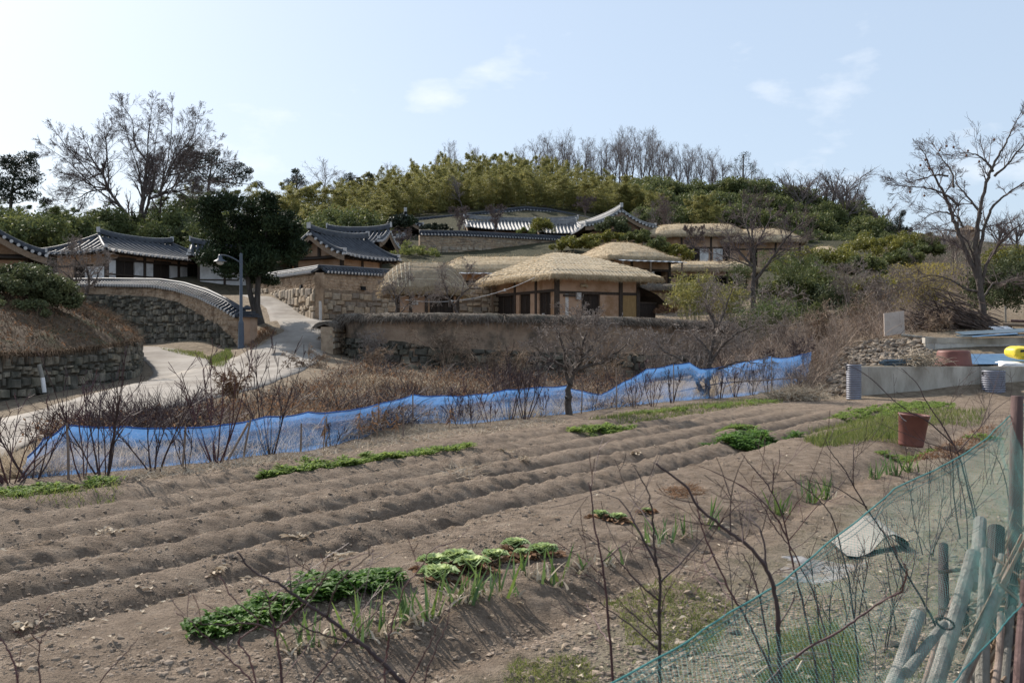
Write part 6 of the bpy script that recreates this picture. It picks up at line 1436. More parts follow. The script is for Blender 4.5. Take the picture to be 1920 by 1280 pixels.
# dead growth on the earth bank
idx = rng.integers(0, BANK.shape[0]-1, 9000), rng.integers(0, BANK.shape[1]-1, 9000); f = rng.random((9000, 1)); g_ = rng.random((9000, 1))
bp = (BANK[idx]*(1-f)+BANK[idx[0]+1, idx[1]]*f)*(1-g_)+(BANK[idx[0], idx[1]+1]*(1-f)+BANK[idx[0]+1, idx[1]+1]*f)*g_
mb = MB(); arcs(mb, bp[:6500], rng, (.15, .55), .006, 2.2, 3, .9); o = mb.build('dry_grass', M['bankst']); tag(o, 'dead brown grass and trailing stems over the earth bank at the left', 'dry grass', None, 'stuff')
mb = MB(); leaves(mb, bp[6500:]+[0, 0, .05], .12, .05, rng, (0, 0, .2)); part(mb, 'dead_leaves', 'dryleaf', o)
mb = MB(); rim = BANK[0]; k = rng.integers(0, len(rim)-1, 2600); f = rng.random((2600, 1)); rt_ = rim[k]*(1-f)+rim[k+1]*f
blades(mb, rt_+[0, 0, .05], np.c_[rng.normal(0, .4, 2600), -.6-.4*rng.random(2600), rng.normal(.1, .3, 2600)], rng.uniform(.2, .6, 2600), .02, rng, 2.2, 3); part(mb, 'hanging_grass', 'bankst', o)
# right slope thickets
THK = [([(1560, 640), (1600, 580), (1640, 520), (1720, 500), (1830, 520), (1830, 600), (1740, 620), (1650, 640)], 5500, 'thick', (.5, 1.6), 'brown leafless thicket on the right slope above the rubble'),
       ([(1300, 700), (1330, 640), (1420, 600), (1560, 600), (1600, 640), (1560, 700), (1520, 740), (1400, 715)], 4500, 'thick', (.5, 1.5), 'tangled grey-brown thicket behind the right end of the blue net'),
       ([(1640, 530), (1640, 470), (1720, 445), (1870, 440), (1930, 470), (1930, 560), (1830, 560), (1740, 520)], 4500, 'thick', (.7, 2.0), 'grey-brown thicket on the upper right slope behind the big bare tree')]
for pl, n, m, Lr, lb in THK:
    s = sample(pl, n, rng); g = dropv(s[:, 0], s[:, 1], 25, 120); mb = MB(); arcs(mb, g-[0, 0, .1], rng, Lr, .009, 1.1, 5, .55)
    o = mb.build('thicket', M[m]); tag(o, lb, 'thicket', None, 'stuff')
# brambles hanging over the wall: each a shrub
PRB = [None, dict(n=6, wob=.28, up=-.02, tip=.4, kids=6, start=.1, spread=.9, lr=.6, rr=.65), dict(n=5, wob=.3, up=-.06, tip=.5, kids=4, start=.1, spread=.9, lr=.6, rr=.7), dict(n=4, wob=.3, up=-.05, tip=.6)]
def shrub(name, label, px, py, Y, w, h, seed, m='brush', rmin=.006, nst=8, prm=PRB, Lk=None, group=None, lev=3, kids=5):
    rg = np.random.default_rng(seed); q0 = P(px, py, Y); t = Tree()
    for k in range(nst):
        a = rg.uniform(0, 6.28); e = np.array([math.cos(a)*w*rg.uniform(.2, 1), math.sin(a)*w*.6*rg.uniform(.2, 1), h*rg.uniform(.6, 1.05)])
        pts = catmull([np.array([e[0]*.05, e[1]*.05, -.15]), e*[.3, .3, .5]+rg.normal(0, .05, 3), e], 5); t.limb(pts, .016+.004*h, .006, 0)
        for f in rg.uniform(.2, 1, kids):
            j = min(int(f*(len(pts)-1)), len(pts)-2); d = nrm(nrm(pts[j+1]-pts[j])+rg.normal(0, .6, 3)); t.grow(rg, pts[j], d, (Lk or h*.5)*rg.uniform(.4, 1.1), .008, 1, prm, lev)
    mb = t.mb(0, 9, rmin=rmin); o = mb.build(name, M[m]); o.location = tuple(q0); tag(o, label, 'shrub', group); return o
for i, (px, py, Y, w, h, m, lb) in enumerate([(705, 690, 37.3, .5, 1.4, 'twigp', 'single pale thin shrub against the lit end of the thatched wall'), (835, 690, 36.9, 1.5, 1.5, 'brush', 'bushy tangle of dry brambles against the wall below the hut'), (905, 715, 36.5, 1.3, 1.3, 'brush', 'dark dry bramble in the shade left of the gnarled fruit tree'), (960, 728, 35.8, 1.3, 1.4, 'brush', 'reddish dry bramble just left of the gnarled fruit tree'), (1150, 735, 34.5, 1.5, 1.5, 'brush', 'dry bramble between the two pale fruit trees'), (1225, 722, 36, 1.6, 1.8, 'twigp', 'big pale arching bramble against the right end of the thatched wall'), (1290, 705, 39, 1.5, 1.8, 'twigp', 'pale twiggy shrub where the thatched wall turns away'), (1400, 690, 36, 1.6, 1.6, 'twigp', 'pale arching shrub behind the right part of the blue net'), (1470, 670, 36.5, 1.5, 1.5, 'twigp', 'pale shrub behind the right end of the blue net'), (620, 655, 38.8, .7, .7, 'brush', 'low dry shrub at the foot of the short gate wall stub'), (585, 705, 33, 1.2, .8, 'brush', 'low reddish dry shrub at the lower edge of the lane'), (690, 690, 34, 1.3, .7, 'brush', 'low dry shrub below the lit end of the thatched wall'), (440, 745, 24, .9, .8, 'dryleaf', 'rusty dead-leaved shrub beside the lane, left part of the slope')]):
    shrub('dry_shrub', lb, px, py, Y, w, h, 500+i, m)
# right slope leafless shrubs
for i, (px, py, Y, w, h, m, lb) in enumerate([(1660, 610, 44, 1.6, 2.6, 'twigp', 'tall grey leafless shrub behind the leaning pale board'), (1620, 640, 40, 1.2, 1.7, 'brush', 'brown leafless shrub left of the leaning pale board'), (1720, 600, 46, 1.8, 2.2, 'twigp', 'wide leafless shrub left of the brush pile'), (1760, 640, 35.5, .8, 1.0, 'brush', 'small leafless shrub at the left end of the brush pile'), (1590, 560, 52, 1.6, 2.0, 'twigp', 'leafless shrub below the dark evergreen bushes'), (1790, 480, 60, 2.0, 2.0, 'twigp', 'grey leafless shrub on the slope left of the big bare tree'), (1350, 610, 47, 1.2, 1.8, 'twigp', 'grey leafless shrub left of the forked persimmon tree'), (1440, 620, 45, 1.4, 2.0, 'twigp', 'grey leafless shrub below the forked persimmon tree'), (1540, 645, 36, 1.0, 1.2, 'brush', 'brown leafless shrub at the top of the rubble'), (1245, 420, 84, 1.2, 2.2, 'twig', 'purplish leafless shrub left of the white-panelled thatched house')]):
    shrub('leafless_shrub', lb, px, py, Y, w, h, 560+i, m, rmin=.008)
rg = np.random.default_rng(77); q = P(1735, 595, 47); o = shrub('forsythia', 'airy leafless shrub dotted with yellow buds on the right slope', 1740, 600, 45.5, 1.6, 2.3, 577, 'twigp', rmin=.007, nst=12)
n = 5200; mb = MB(); leaves(mb, np.c_[rg.normal(0, .8, n), rg.normal(0, .6, n), rg.uniform(.3, 2.6, n)], .06, .04, rg); yb = mat('yellow_buds', (.34, .27, .05), (.42, .34, .08), 3, .7, trans=.3); part(mb, 'bud', yb, o)['kind'] = 'stuff'
# sparse bamboo in front of the yard
def light_bamboo(name, label, px, py, Y, w, h, seed, n=1900, m='bamboo'):
    rg = np.random.default_rng(seed); q0 = P(px, py, Y); mb = MB(); c = MB()
    for k in range(16):
        a = rg.uniform(0, 6.28); R = w*rg.random()**.5; tip = np.array([math.cos(a)*R, math.sin(a)*R, h*rg.uniform(.6, 1)]); pts = catmull([tip*[.4, .4, 0], tip*[.6, .6, .6], tip, tip*[1.25, 1.25, .97]], 4); tube(c, pts, np.linspace(.014, .005, len(pts)), 4)
        j = rg.integers(4, len(pts), n//16); cen = pts[j]+rg.normal(0, .16, (n//16, 3)); leaves(mb, cen, .20, .035, rg, np.c_[rg.normal(0, .6, (n//16, 2)), np.full(n//16, -.7)])
    o = mb.build(name, M[m]); o.location = tuple(q0); tag(o, label, 'bamboo'); part(c, 'culm', 'culm', o)['kind'] = 'stuff'; return o
light_bamboo('bamboo_clump', 'pale green loose bamboo clump right of the lean-to of the main thatched house', 1300, 625, 44.5, 1.2, 2.5, 601, 3600)
light_bamboo('bamboo_clump', 'sparse bamboo behind the taller fruit tree, next to the loose pale clump', 1365, 630, 45.5, .9, 2.2, 602, 2000)
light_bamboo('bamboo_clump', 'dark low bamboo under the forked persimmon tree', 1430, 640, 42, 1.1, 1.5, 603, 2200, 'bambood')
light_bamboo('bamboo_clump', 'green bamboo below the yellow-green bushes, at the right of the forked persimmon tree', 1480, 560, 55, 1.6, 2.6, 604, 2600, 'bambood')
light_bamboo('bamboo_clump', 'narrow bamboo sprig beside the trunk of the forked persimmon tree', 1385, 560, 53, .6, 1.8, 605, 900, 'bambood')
# ================================================================== THINGS
rng = np.random.default_rng(8)
# ---------------- street lamp
b = P(452, 652, 40); zg = hz1(b[0], b[1]); r = empty('street_lamp', (b[0], b[1], zg-.05), 'blue-grey street lamp with a curved arm and bell shade beside the juniper', 'lamp')
top = 1.6+165/F*40-zg
mb = MB(); lathe(mb, [(.001, 0), (.15, 0), (.15, .03), (.13, .06), (.11, 1.02), (.09, 1.12), (.066, 1.14), (.06, top), (.05, top+.05), (.001, top+.06)], (0, 0, 0), 14); part(mb, 'pole', 'lampp', r, True)
mb = MB(); t = np.linspace(0, 1, 12); tube(mb, np.c_[-.02-.84*t, 0*t, top-.32+.30*np.sin(t*np.pi*.55)], .028, 7); part(mb, 'arm', 'lampp', r, True)
mb = MB(); lathe(mb, [(.001, .06), (.05, .05), (.08, -.02), (.10, -.12), (.26, -.22), (.27, -.235), (.09, -.20)], (-.84, 0, top-.05), 16); sh = part(mb, 'lamp_shade', 'lampp', r, True)
mb = MB(); a = np.linspace(-1.5, 1.2, 10); lathe(mb, np.c_[np.maximum(.001, .15*np.cos(a)), .11*np.sin(a)-.30], (-.84, 0, top-.05+.04), 16); part(mb, 'globe', 'lampg', sh, True)
# marker stake on the left
q = P(82, 728, 25.6); mb = MB(); tube(mb, [q+[.02, 0, -.1], q+[-.03, 0, .28]], .055, 8); r = mb.build('marker_stake', M['sackw']); tag(r, 'short leaning stake with a white lower half against the mossy revetment', 'stake')
mb = MB(); tube(mb, [q+[-.03, 0, .28], q+[-.12, 0, .62]], .056, 8); part(mb, 'upper_half', 'greyp', r)

# ---------------- blue net along the field edge
def netmat(name, col, a0, a1, trans):
    m = bpy.data.materials.new(name); m.use_nodes = True; n, l = m.node_tree.nodes, m.node_tree.links; n.clear()
    out = n.new('ShaderNodeOutputMaterial'); d = n.new('ShaderNodeBsdfDiffuse'); tr = n.new('ShaderNodeBsdfTranslucent'); tp = n.new('ShaderNodeBsdfTransparent')
    d.inputs['Color'].default_value = (*col, 1); tr.inputs['Color'].default_value = (*col, 1)
    m1 = n.new('ShaderNodeMixShader'); m1.inputs[0].default_value = trans; l.new(d.outputs[0], m1.inputs[1]); l.new(tr.outputs[0], m1.inputs[2])
    at = n.new('ShaderNodeAttribute'); at.attribute_name = 'rnd'; t = n.new('ShaderNodeTexCoord'); z = n.new('ShaderNodeTexNoise'); z.inputs['Scale'].default_value = 2.6; z.inputs['Detail'].default_value = 5
    l.new(t.outputs['Object'], z.inputs['Vector'])
    ml = n.new('ShaderNodeMath'); ml.operation = 'MULTIPLY_ADD'; l.new(z.outputs['Fac'], ml.inputs[0]); ml.inputs[1].default_value = .45; l.new(at.outputs['Fac'], ml.inputs[2])
    mr = n.new('ShaderNodeMapRange'); mr.inputs[1].default_value = .2; mr.inputs[2].default_value = 1.25; mr.inputs[3].default_value = a0; mr.inputs[4].default_value = a1; l.new(ml.outputs[0], mr.inputs[0])
    m2 = n.new('ShaderNodeMixShader'); l.new(mr.outputs[0], m2.inputs[0]); l.new(tp.outputs[0], m2.inputs[1]); l.new(m1.outputs[0], m2.inputs[2]); l.new(m2.outputs[0], out.inputs['Surface']); return m
M['bluenet'] = netmat('blue_net', (.12, .31, .68), .10, .60, .6)
NP = [(48, 897, 858), (80, 896, 822), (120, 893, 797), (230, 884, 800), (340, 874, 802), (420, 864, 797), (500, 855, 782), (580, 846, 773), (640, 833, 772), (700, 818, 760), (772, 801, 740), (830, 797, 742), (890, 795, 740), (950, 788, 731), (1010, 780, 726), (1063, 778, 723), (1090, 774, 733), (1130, 767, 740), (1170, 762, 715), (1215, 757, 692), (1262, 753, 684), (1293, 751, 680), (1312, 749, 692), (1340, 747, 690), (1400, 743, 677), (1446, 739, 668), (1464, 738, 672), (1505, 733, 664), (1522, 731, 660)]
net = []
for px, pb, pt in NP:
    g = GP(px, pb) if pb > 735 else P(px, pb, 31); 
    net.append((g, CZ+(640-pt)/F*g[1]))
bot = np.array([g for g, z in net]); topz = np.array([z for g, z in net])
ti = np.linspace(0, len(bot)-1, (len(bot)-1)*8+1); cb = np.stack([np.interp(ti, np.arange(len(bot)), np.c_[bot, topz][:, q]) for q in range(4)], 1); cb[:, 3] -= (.012+.03*np.abs(fbm(ti*.7, ti*0, 2, 88)))*np.sin(np.pi*(ti % 1)); nb = len(cb); nv = 14; u = np.linspace(0, 1, nv)
nn = np.array([-RN[0], -RN[1]])
V = np.zeros((nb, nv, 3)); d_ = np.r_[0, np.cumsum(np.linalg.norm(np.diff(cb[:, :2], axis=0), axis=1))]
wob = .07*fbm(d_[:, None]*1.3+0*u, u[None]*3+0*d_[:, None], 3, 61)+.10*np.sin(u*np.pi)[None]*fbm(d_[:, None]*.5+0*u, 0*u[None]+0*d_[:, None], 2, 62)+.10*(1-u)[None]
V[..., 0] = cb[:, None, 0]+nn[0]*wob; V[..., 1] = cb[:, None, 1]+nn[1]*wob
zb = np.minimum(cb[:, 2], .0)*0+height(cb[:, 0], cb[:, 1], False)*0+cb[:, 2]-.02
V[..., 2] = zb[:, None]*(1-u)+cb[:, None, 3]*u
rn = np.where(u > .86, 1.0, np.where(u > .72, .55, np.where(u < .13, .8, .12)))[None]+0*d_[:, None]; rn = rn+.4*fbm(d_[:, None]*2+0*u, u[None]*6+0*d_[:, None], 2, 63)
r = empty('blue_net_fence', bot[0], 'long sagging blue net fence on thin sticks along the far edge of the vegetable field', 'fence')
mb = MB(); grid(mb, V.reshape(-1, 3), nb, nv, rn.ravel()); o = mb.build('net', M['bluenet'], None, True); reloc(o, r)
mb = MB(); tube(mb, V[:, -1]+[0, 0, .005], .010, 5); o = mb.build('top_cord', mat('blue_cord', (.02, .10, .36), (.03, .13, .42), 5, .6)); reloc(o, r)
for px, pb, pt, px2 in ((128, 900, 795, 125), (772, 805, 740, 774), (610, 838, 780, 612), (1090, 776, 700, 1091), (1156, 768, 692, 1155), (340, 880, 802, 348), (562, 850, 795, 565), (755, 822, 770, 756), (452, 862, 788, 470), (1262, 755, 684, 1263), (1446, 741, 668, 1447)):
    g = GP(px, pb); tp_ = P(px2, pt-2, g[1]); mb = MB(); tube(mb, [g-[0, 0, .15], (g+tp_)/2+[.01, 0, 0], tp_], [.016, .015, .013], 6); o = mb.build('stick', M['stick']); reloc(o, r)
g = GP(420, 868); mb = MB(); tube(mb, [g-[0, 0, .05], P(466, 792, g[1]+.2)], [.014, .018], 6); o = mb.build('leaning_prop', M['stick']); tag(o, 'grey stick propped slantwise against the left part of the blue net', 'stick')
mb = MB(); tube(mb, [P(1200, 748, 27.2), P(1350, 718, 28.6), P(1530, 706, 30.2)], [.02, .02, .018], 6); o = mb.build('long_rail', M['stick']); tag(o, 'long dark horizontal rail in front of the right half of the blue net', 'rail')
# dry stalks before the net, each standing alone
for i, (px, pb, h) in enumerate([(606, 845, 70), (672, 830, 62), (695, 826, 60), (707, 823, 92), (740, 822, 48), (720, 818, 50), (842, 806, 40)]):
    g = GP(px, pb); mb = MB(); hh = h/F*g[1]; tube(mb, [g, g+[.02, 0, hh*.6], g+[.03, 0, hh]], [.008, .007, .004], 5); o = mb.build('dry_stalk', M['brush']); tag(o, 'dry corn-like stalk with hanging husks standing before the blue net', 'stalk', 'dry stalks before the blue net')
    m2 = MB(); n = 14; k = rng.uniform(.4, 1, n); blades(m2, g+np.c_[0*k+.02, 0*k, hh*k], np.c_[rng.normal(0, .6, n), rng.normal(0, .6, n), -rng.uniform(.1, 1, n)], .16, .03, rng, .8, 2); part(m2, 'husk', 'dryleaf', o)
# shoots along the net: multi-stemmed bushes
def fan(name, label, base, h, nst, spread, seed, m='twigd', r0=.009, kids=5, group=None, lean=(0, 0), rmin=.0032):
    rg = np.random.default_rng(seed); t = Tree()
    prm = [dict(n=7, wob=.06, up=.06, tip=.35, kids=kids, start=.3, spread=.55, lr=.42, rr=.6), dict(n=4, wob=.1, up=.08, tip=.5, kids=2, start=.2, spread=.5, lr=.5, rr=.7), dict(n=3, wob=.1, up=.05, tip=.6)]
    for k in range(nst):
        a = (k+.5)/nst*2-1+rg.normal(0, .12); d = np.array([a*spread+lean[0], rg.normal(0, spread*.5)+lean[1], 1.0]); t.grow(rg, (a*.06, rg.normal(0, .03), -.05), d, h*rg.uniform(.75, 1.05)*math.sqrt(1+a*a*spread*spread), r0*rg.uniform(.8, 1.3), 0, prm, 2)
    o = t.mb(0, 9, rmin=rmin).build(name, M[m]); o.location = tuple(base); tag(o, label, 'shrub', group); return o
FL = [(20, 905, 190, 8, .9, 'thick clump of dark bare shoots at the left edge before the blue net'), (60, 900, 150, 5, .8, 'dark bare shoots leaning right, left of the first net stick'), (195, 896, 205, 7, .55, 'tall fan of bare dark shoots right of the first net stick'), (160, 898, 150, 4, .5, 'thin bare shoots between the first net stick and the tall fan'), (290, 884, 150, 6, .6, 'wide fan of bare shoots in the left third of the net'), (348, 880, 110, 3, .4, 'short bare shoots by the propped stick'), (405, 866, 200, 7, .45, 'tall many-stemmed bare shoots crossing the slanted prop'), (505, 852, 190, 6, .4, 'bunch of bare reddish stems rising high above the net left of centre'), (620, 838, 60, 3, .5, 'small bare shoots at a low spot of the net'), (850, 796, 75, 4, .4, 'bare stems just right of the second tall net stick'), (862, 797, 72, 3, .5, 'bare stems right next to the pale stalks at the net'), (885, 800, 70, 4, .7, 'bare fan at the middle of the net'), (918, 794, 64, 4, .6, 'low bare fan at the middle of the net, further right'), (955, 786, 120, 6, .45, 'dense reddish fan just left of the gnarled fruit tree'), (985, 786, 120, 6, .4, 'dense upright reddish shoots beside the gnarled fruit tree'), (1020, 780, 60, 3, .4, 'thin shoots at the foot of the gnarled fruit tree'), (1110, 770, 60, 3, .4, 'thin bare shoots in the dip of the net'), (1190, 765, 62, 4, .5, 'bare shoots where the net rises again'), (1225, 762, 75, 4, .6, 'slanting bare shoots before the rising net'), (1260, 755, 66, 4, .4, 'bare shoots left of the taller fruit tree'), (1350, 746, 70, 5, .4, 'reddish shoots right of the taller fruit tree'), (1378, 744, 70, 5, .4, 'reddish shoots before the right part of the net'), (1410, 742, 66, 5, .4, 'reddish shoots further along the right part of the net'), (1440, 740, 60, 4, .4, 'thin shoots left of the small forked fruit tree'), (230, 770, 30, 4, .6, 'bare shoots at the near edge of the lane')]
for i, (px, pb, h, n, sp_, lb) in enumerate(FL):
    g = GP(px, pb) if pb > 780 or px > 800 else drop(px, pb); hh = h/F*g[1]; fan('bare_shrub', lb, g, hh, n, sp_, 700+i, 'twigd' if i % 3 else 'twigr', r0=.0075+.004*(hh > .8), rmin=.0030+.0001*g[1])

# ---------------- right side: retaining walls and yard things
YW = 28.5; wl, wr = P(1612, 640, YW)[0], P(1850, 640, YW)[0]; zt = CZ+(640-687)/F*YW
mb = MB(); n = 40
box(mb, wl, 24.2, YW, YW+.22, -.4, zt)
cw = mb.build('concrete_wall', M['concrete']); tag(cw, 'low streaked concrete retaining wall between the two grey corrugated pipes', 'wall')
plat = MB(); X_, Y_ = np.meshgrid(np.linspace(0, 1, 60), np.linspace(YW+.18, YW+6.6, 24), indexing='ij'); X_ = (wl+.02+(Y_-YW)*.42)*(1-X_)+24*X_; grid(plat, np.dstack([X_, Y_, zt-.02+.03*fbm(X_*1.5, Y_*1.5, 3, 5)]).reshape(-1, 3), 60, 24)
o = plat.build('yard_ground', bank_m, None, True); tag(o, kind='structure')
YB = 32.4; bl = P(1736, 640, YB)[0]; zb_ = zt-.1; hb = CZ+(640-633)/F*YB
r = empty('block_wall', (bl, YB, zb_), 'grey concrete block wall with a mortar cap behind the upturned red tub', 'wall')
mb = MB(); z = zb_; k = 0; ch = (hb-.17-zb_)/3
while k < 3:
    x = bl+(0 if k % 2 else -.25)
    while x < bl+9:
        a = max(x, bl); 
        if x+.53 > a+.05: box(mb, a+.006, x+.524, YB, YB+.18, z+.006, z+ch-.006, rng.random())
        x += .53
    z += ch; k += 1
o = mb.build('blocks', M['block']); reloc(o, r)
mb = MB(); box(mb, bl-.01, bl+9.01, YB+.006, YB+.174, zb_, hb-.17); o = mb.build('mortar', M['concrete']); reloc(o, r)
mb = MB(); n = 60; xs = np.linspace(bl-.03, bl+9.05, n); jag = .03*fbm(xs*3, xs*0, 3, 4)
V = np.stack([np.c_[xs, 0*xs+YB-.02, 0*xs+hb-.19+jag], np.c_[xs, 0*xs+YB-.02, 0*xs+hb+jag*.4], np.c_[xs, 0*xs+YB+.22, 0*xs+hb+jag*.4], np.c_[xs, 0*xs+YB+.22, 0*xs+hb-.19+jag]], 1); grid(mb, V.reshape(-1, 3), n, 4); mb.add(V[0], [[0, 1, 2, 3]])
o = mb.build('cap', M['concrete']); reloc(o, r)
# terrain step behind the block wall
mb = MB(); X_, Y_ = np.meshgrid(np.linspace(0, 1, 50), np.linspace(YB+.1, YB+6, 20), indexing='ij'); X_ = (bl+.02+(Y_-YB)*.46)*(1-X_)+26*X_; T_ = np.clip((Y_-YB-.1)/5.9, 0, 1)
grid(mb, np.dstack([X_, Y_, (hb-.03)*(1-T_)+np.maximum(height(X_, Y_, False), hb-.03)*T_+.05*fbm(X_, Y_, 3, 7)]).reshape(-1, 3), 50, 20); o = mb.build('upper_yard_ground', bank_m, None, True); tag(o, kind='structure')
# corrugated pipes
def cpipe(px0, px1, pyt, pyb, Y, lb):
    c = P((px0+px1)/2, pyb, Y); rad = (px1-px0)/2/F*Y; h = (pyb-pyt)/F*Y; r = empty('corrugated_pipe', (c[0], Y, c[2]-.03), lb, 'pipe')
    n = int(h/.062)*8; z = np.linspace(0, h+.03, n); prof = np.c_[rad*(1-.045+.045*np.sign(np.sin(z/.062*2*np.pi))*np.abs(np.sin(z/.062*2*np.pi))**.5), z]
    mb = MB(); lathe(mb, np.vstack([prof, [[rad*.88, h+.03]]]), (0, 0, 0), 30); part(mb, 'shell', 'pipe', r, True)
    mb = MB(); lathe(mb, [(rad*.879, h+.03), (rad*.86, h*.4), (.001, h*.4)], (0, 0, 0), 24); part(mb, 'inside', 'pipein', r, True)
    mb = MB(); box(mb, -rad*1.04, -rad*.92, -.03, .03, h*.86, h*.98); part(mb, 'clip', 'pipein', r)
cpipe(1587, 1615, 683, 746, 28.0, 'upright grey corrugated pipe at the left end of the concrete wall')
cpipe(1842, 1884, 694, 745, 28.0, 'wider grey corrugated pipe at the right end of the concrete wall')
# red tub upside down
c = P(1788, 691, YW+.75); c[2] = zt-.01; r_ = 33/F*29; h = 30/F*29
mb = MB(); lathe(mb, [(.001, h), (r_*.8, h), (r_*.86, h-.02), (r_*.89, h*.85), (r_*.97, .1), (r_*1.0, .07), (r_*1.01, .03), (r_*.99, 0)], c, 36); o = mb.build('red_tub', M['redpl'], None, True); tag(o, 'big faded red rubber tub turned upside down on the concrete wall', 'tub')
# bucket in the field
g = GP(1708, 833); h = 60/F*g[1]; rt_, rb_ = 28/F*g[1], 22/F*g[1]
r = empty('red_bucket', g, 'tall faded red bucket standing askew in the vegetable plot', 'bucket'); r.rotation_euler = (0.04, .09, 0)
mb = MB(); lathe(mb, [(.001, 0), (rb_, 0), (rb_*1.02, .03), (rt_*.97, h*.93), (rt_, h*.94), (rt_*1.02, h*.97), (rt_, h), (rt_*.95, h), (rt_*.93, h*.9), (rb_*.94, .05), (.001, .05)], (0, 0, -.02), 32); part(mb, 'body', 'redpl', r, True)
mb = MB(); a = np.linspace(0, np.pi, 16); tube(mb, np.c_[rt_*1.04*np.cos(a)-.01, -rt_*.5*np.sin(a)-.05, h*.95-.14*np.sin(a)], .005, 5); part(mb, 'handle', 'wire', r)
# sacks
def sack(name, lb, px, py, Y, w, d, h, m, seed, rz=0, loc_z=None):
    rg = np.random.default_rng(seed); n, k = 40, 24; u = np.linspace(0, 2*np.pi, n)[:, None]; v = np.linspace(-np.pi/2, np.pi/2, k)[None]
    pw = lambda a, e: np.sign(a)*np.abs(a)**e
    X = w*pw(np.cos(u), .25)*pw(np.cos(v), .25); Yy = d*pw(np.sin(u), .35)*pw(np.cos(v), .35); Z = h*pw(np.sin(v), .8)+0*u; Z = Z*(1-.25*(np.abs(X)/w)**4)
    nz_ = (.06 if m == 'yellow' else .16)*fbm(X*4+seed, Yy*4+Z*6, 3, seed); c = P(px, py, Y); 
    o_ = np.dstack([X*(1+nz_*.6), Yy*(1+nz_*.6), Z*(1+nz_*1.6)+.12*nz_]); mb = MB(); grid(mb, o_.reshape(-1, 3), n, k); ob = mb.build(name, M[m], None, True); ob.location = (c[0], c[1], c[2] if loc_z is None else loc_z); ob.rotation_euler = (0.1, .05, rz); tag(ob, lb, 'sack'); return ob
s1 = sack('white_sack', 'white plastic sack lying at the right edge on the concrete wall', 1908, 686, 29.6, .62, .38, .12, 'sackw', 3)
s2 = sack('yellow_sack', 'bright yellow sack with a black band lying on top of the white sack', 1928, 662, 29.7, .62, .34, .19, 'yellow', 4, .1)
mb = MB(); a = np.linspace(-.2, .6, 14); V = np.stack([np.c_[-.36+.5*a*1.1, -.345-.0*a, .055+.16*a*.4+.0*a], np.c_[-.36+.5*a*1.1, -.335+0*a, .125+.16*a*.4]], 1); grid(mb, V.reshape(-1, 3), 14, 2); part(mb, 'black_band', 'sackk', s2)
mb = MB(); obox(mb, (-.1, -.25, .155), (.12, 0, 0), (0, .06, .0), (0, 0, .012)); obox(mb, (-.36, -.315, -.06), (.07, 0, 0), (0, .015, 0), (0, 0, .04)); part(mb, 'green_print', 'sackg', s2)
mb = MB(); obox(mb, (-.12, -.335, -.075), (.26, 0, 0), (0, .015, 0), (0, 0, .02)); part(mb, 'grey_print', 'bluegr', s1)
# blue sheet on the platform and sheets on the block wall
def sheetobj(name, lb, pts, wdt, m, waves=6, amp=.018, th=.012, cat='metal sheet'):
    "corrugated sheet between two points, width vector given"
    a, b = np.asarray(pts[0], float), np.asarray(pts[1], float); w = np.asarray(wdt, float); n, k = 10, waves*6+1; u = np.linspace(0, 1, n)[:, None, None]; v = np.linspace(0, 1, k)[None, :, None]
    V = a*(1-u)+b*u+w*v; V = V+np.array([0, 0, 1.])*amp*np.sin(v*waves*2*np.pi); mb = MB(); grid(mb, V.reshape(-1, 3), n, k); V2 = V-np.array([0, 0, th]); grid(mb, V2.reshape(-1, 3), n, k)
    for e in (0, -1): grid(mb, np.stack([V[:, e], V2[:, e]], 1).reshape(-1, 3), n, 2); grid(mb, np.stack([V[e], V2[e]], 1).reshape(-1, 3), k, 2)
    o = mb.build(name, M[m], None, True); tag(o, lb, cat); return o
z_ = zt
sheetobj('blue_sheet', 'light blue painted sheet lying behind the red tub on the lower wall', [(P(1812, 0, YW+1.4)[0], YW+1.0, z_+.05), (P(1960, 0, YW+1.4)[0], YW+1.2, z_+.06)], (0.1, 1.3, .28), 'bluesh', 5)
zz = hb
sheetobj('blue_grey_sheet', 'blue-grey corrugated sheet at the bottom of the stack on the block wall', [(P(1795, 0, YB+.2)[0], YB-.15, zz+.04), (P(1990, 0, YB)[0], YB-.25, zz+.10)], (0.5, 1.6, .05), 'bluegr', 8)
sheetobj('blue_grey_sheet', 'darker blue-grey corrugated sheet on top of the stack on the block wall', [(P(1800, 0, YB+.3)[0], YB+.05, zz+.10), (P(1990, 0, YB)[0], YB-.1, zz+.26)], (0.4, 1.5, .10), 'bluegr', 8)
sheetobj('pale_blue_sheet', 'narrow pale blue sheet sticking out slantwise from the stack on the block wall', [(P(1816, 0, YB)[0], YB-.35, zz+.03), (P(1900, 0, YB)[0], YB-.3, zz+.13)], (0.1, .35, .02), 'bluesh', 2)
sheetobj('zinc_sheet', 'bent grey sheet lying behind the stacked blue-grey sheets', [(P(1866, 618, 35)[0], 35, 2.02), (P(1905, 620, 35)[0], 35.2, 2.05)], (0.2, .9, .12), 'zinc', 3)
# planks and drift on top of the upper yard
for i, (p0, p1, rr, m, lb) in enumerate([((1690, 628, 34.2), (1760, 636, 33.6), .05, 'greyp', 'grey plastic pipe lying on the rubble left of the block wall'), ((1880, 608, 36), (1960, 612, 35.6), .06, 'timberl', 'weathered plank on the pile at the right edge'), ((1895, 601, 37), (1960, 604, 36.6), .05, 'brownp', 'brown plank behind the weathered one at the right edge'), ((1885, 574, 39), (1886, 620, 39), .035, 'greyp', 'slim grey stake standing before the dark camellia at the right')]):
    mb = MB(); tube(mb, [P(*p0), P(*p1)], rr, 7); o = mb.build('pole' if i != 1 and i != 2 else 'plank', M[m]); tag(o, lb, 'pole' if i in (0, 3) else 'plank')
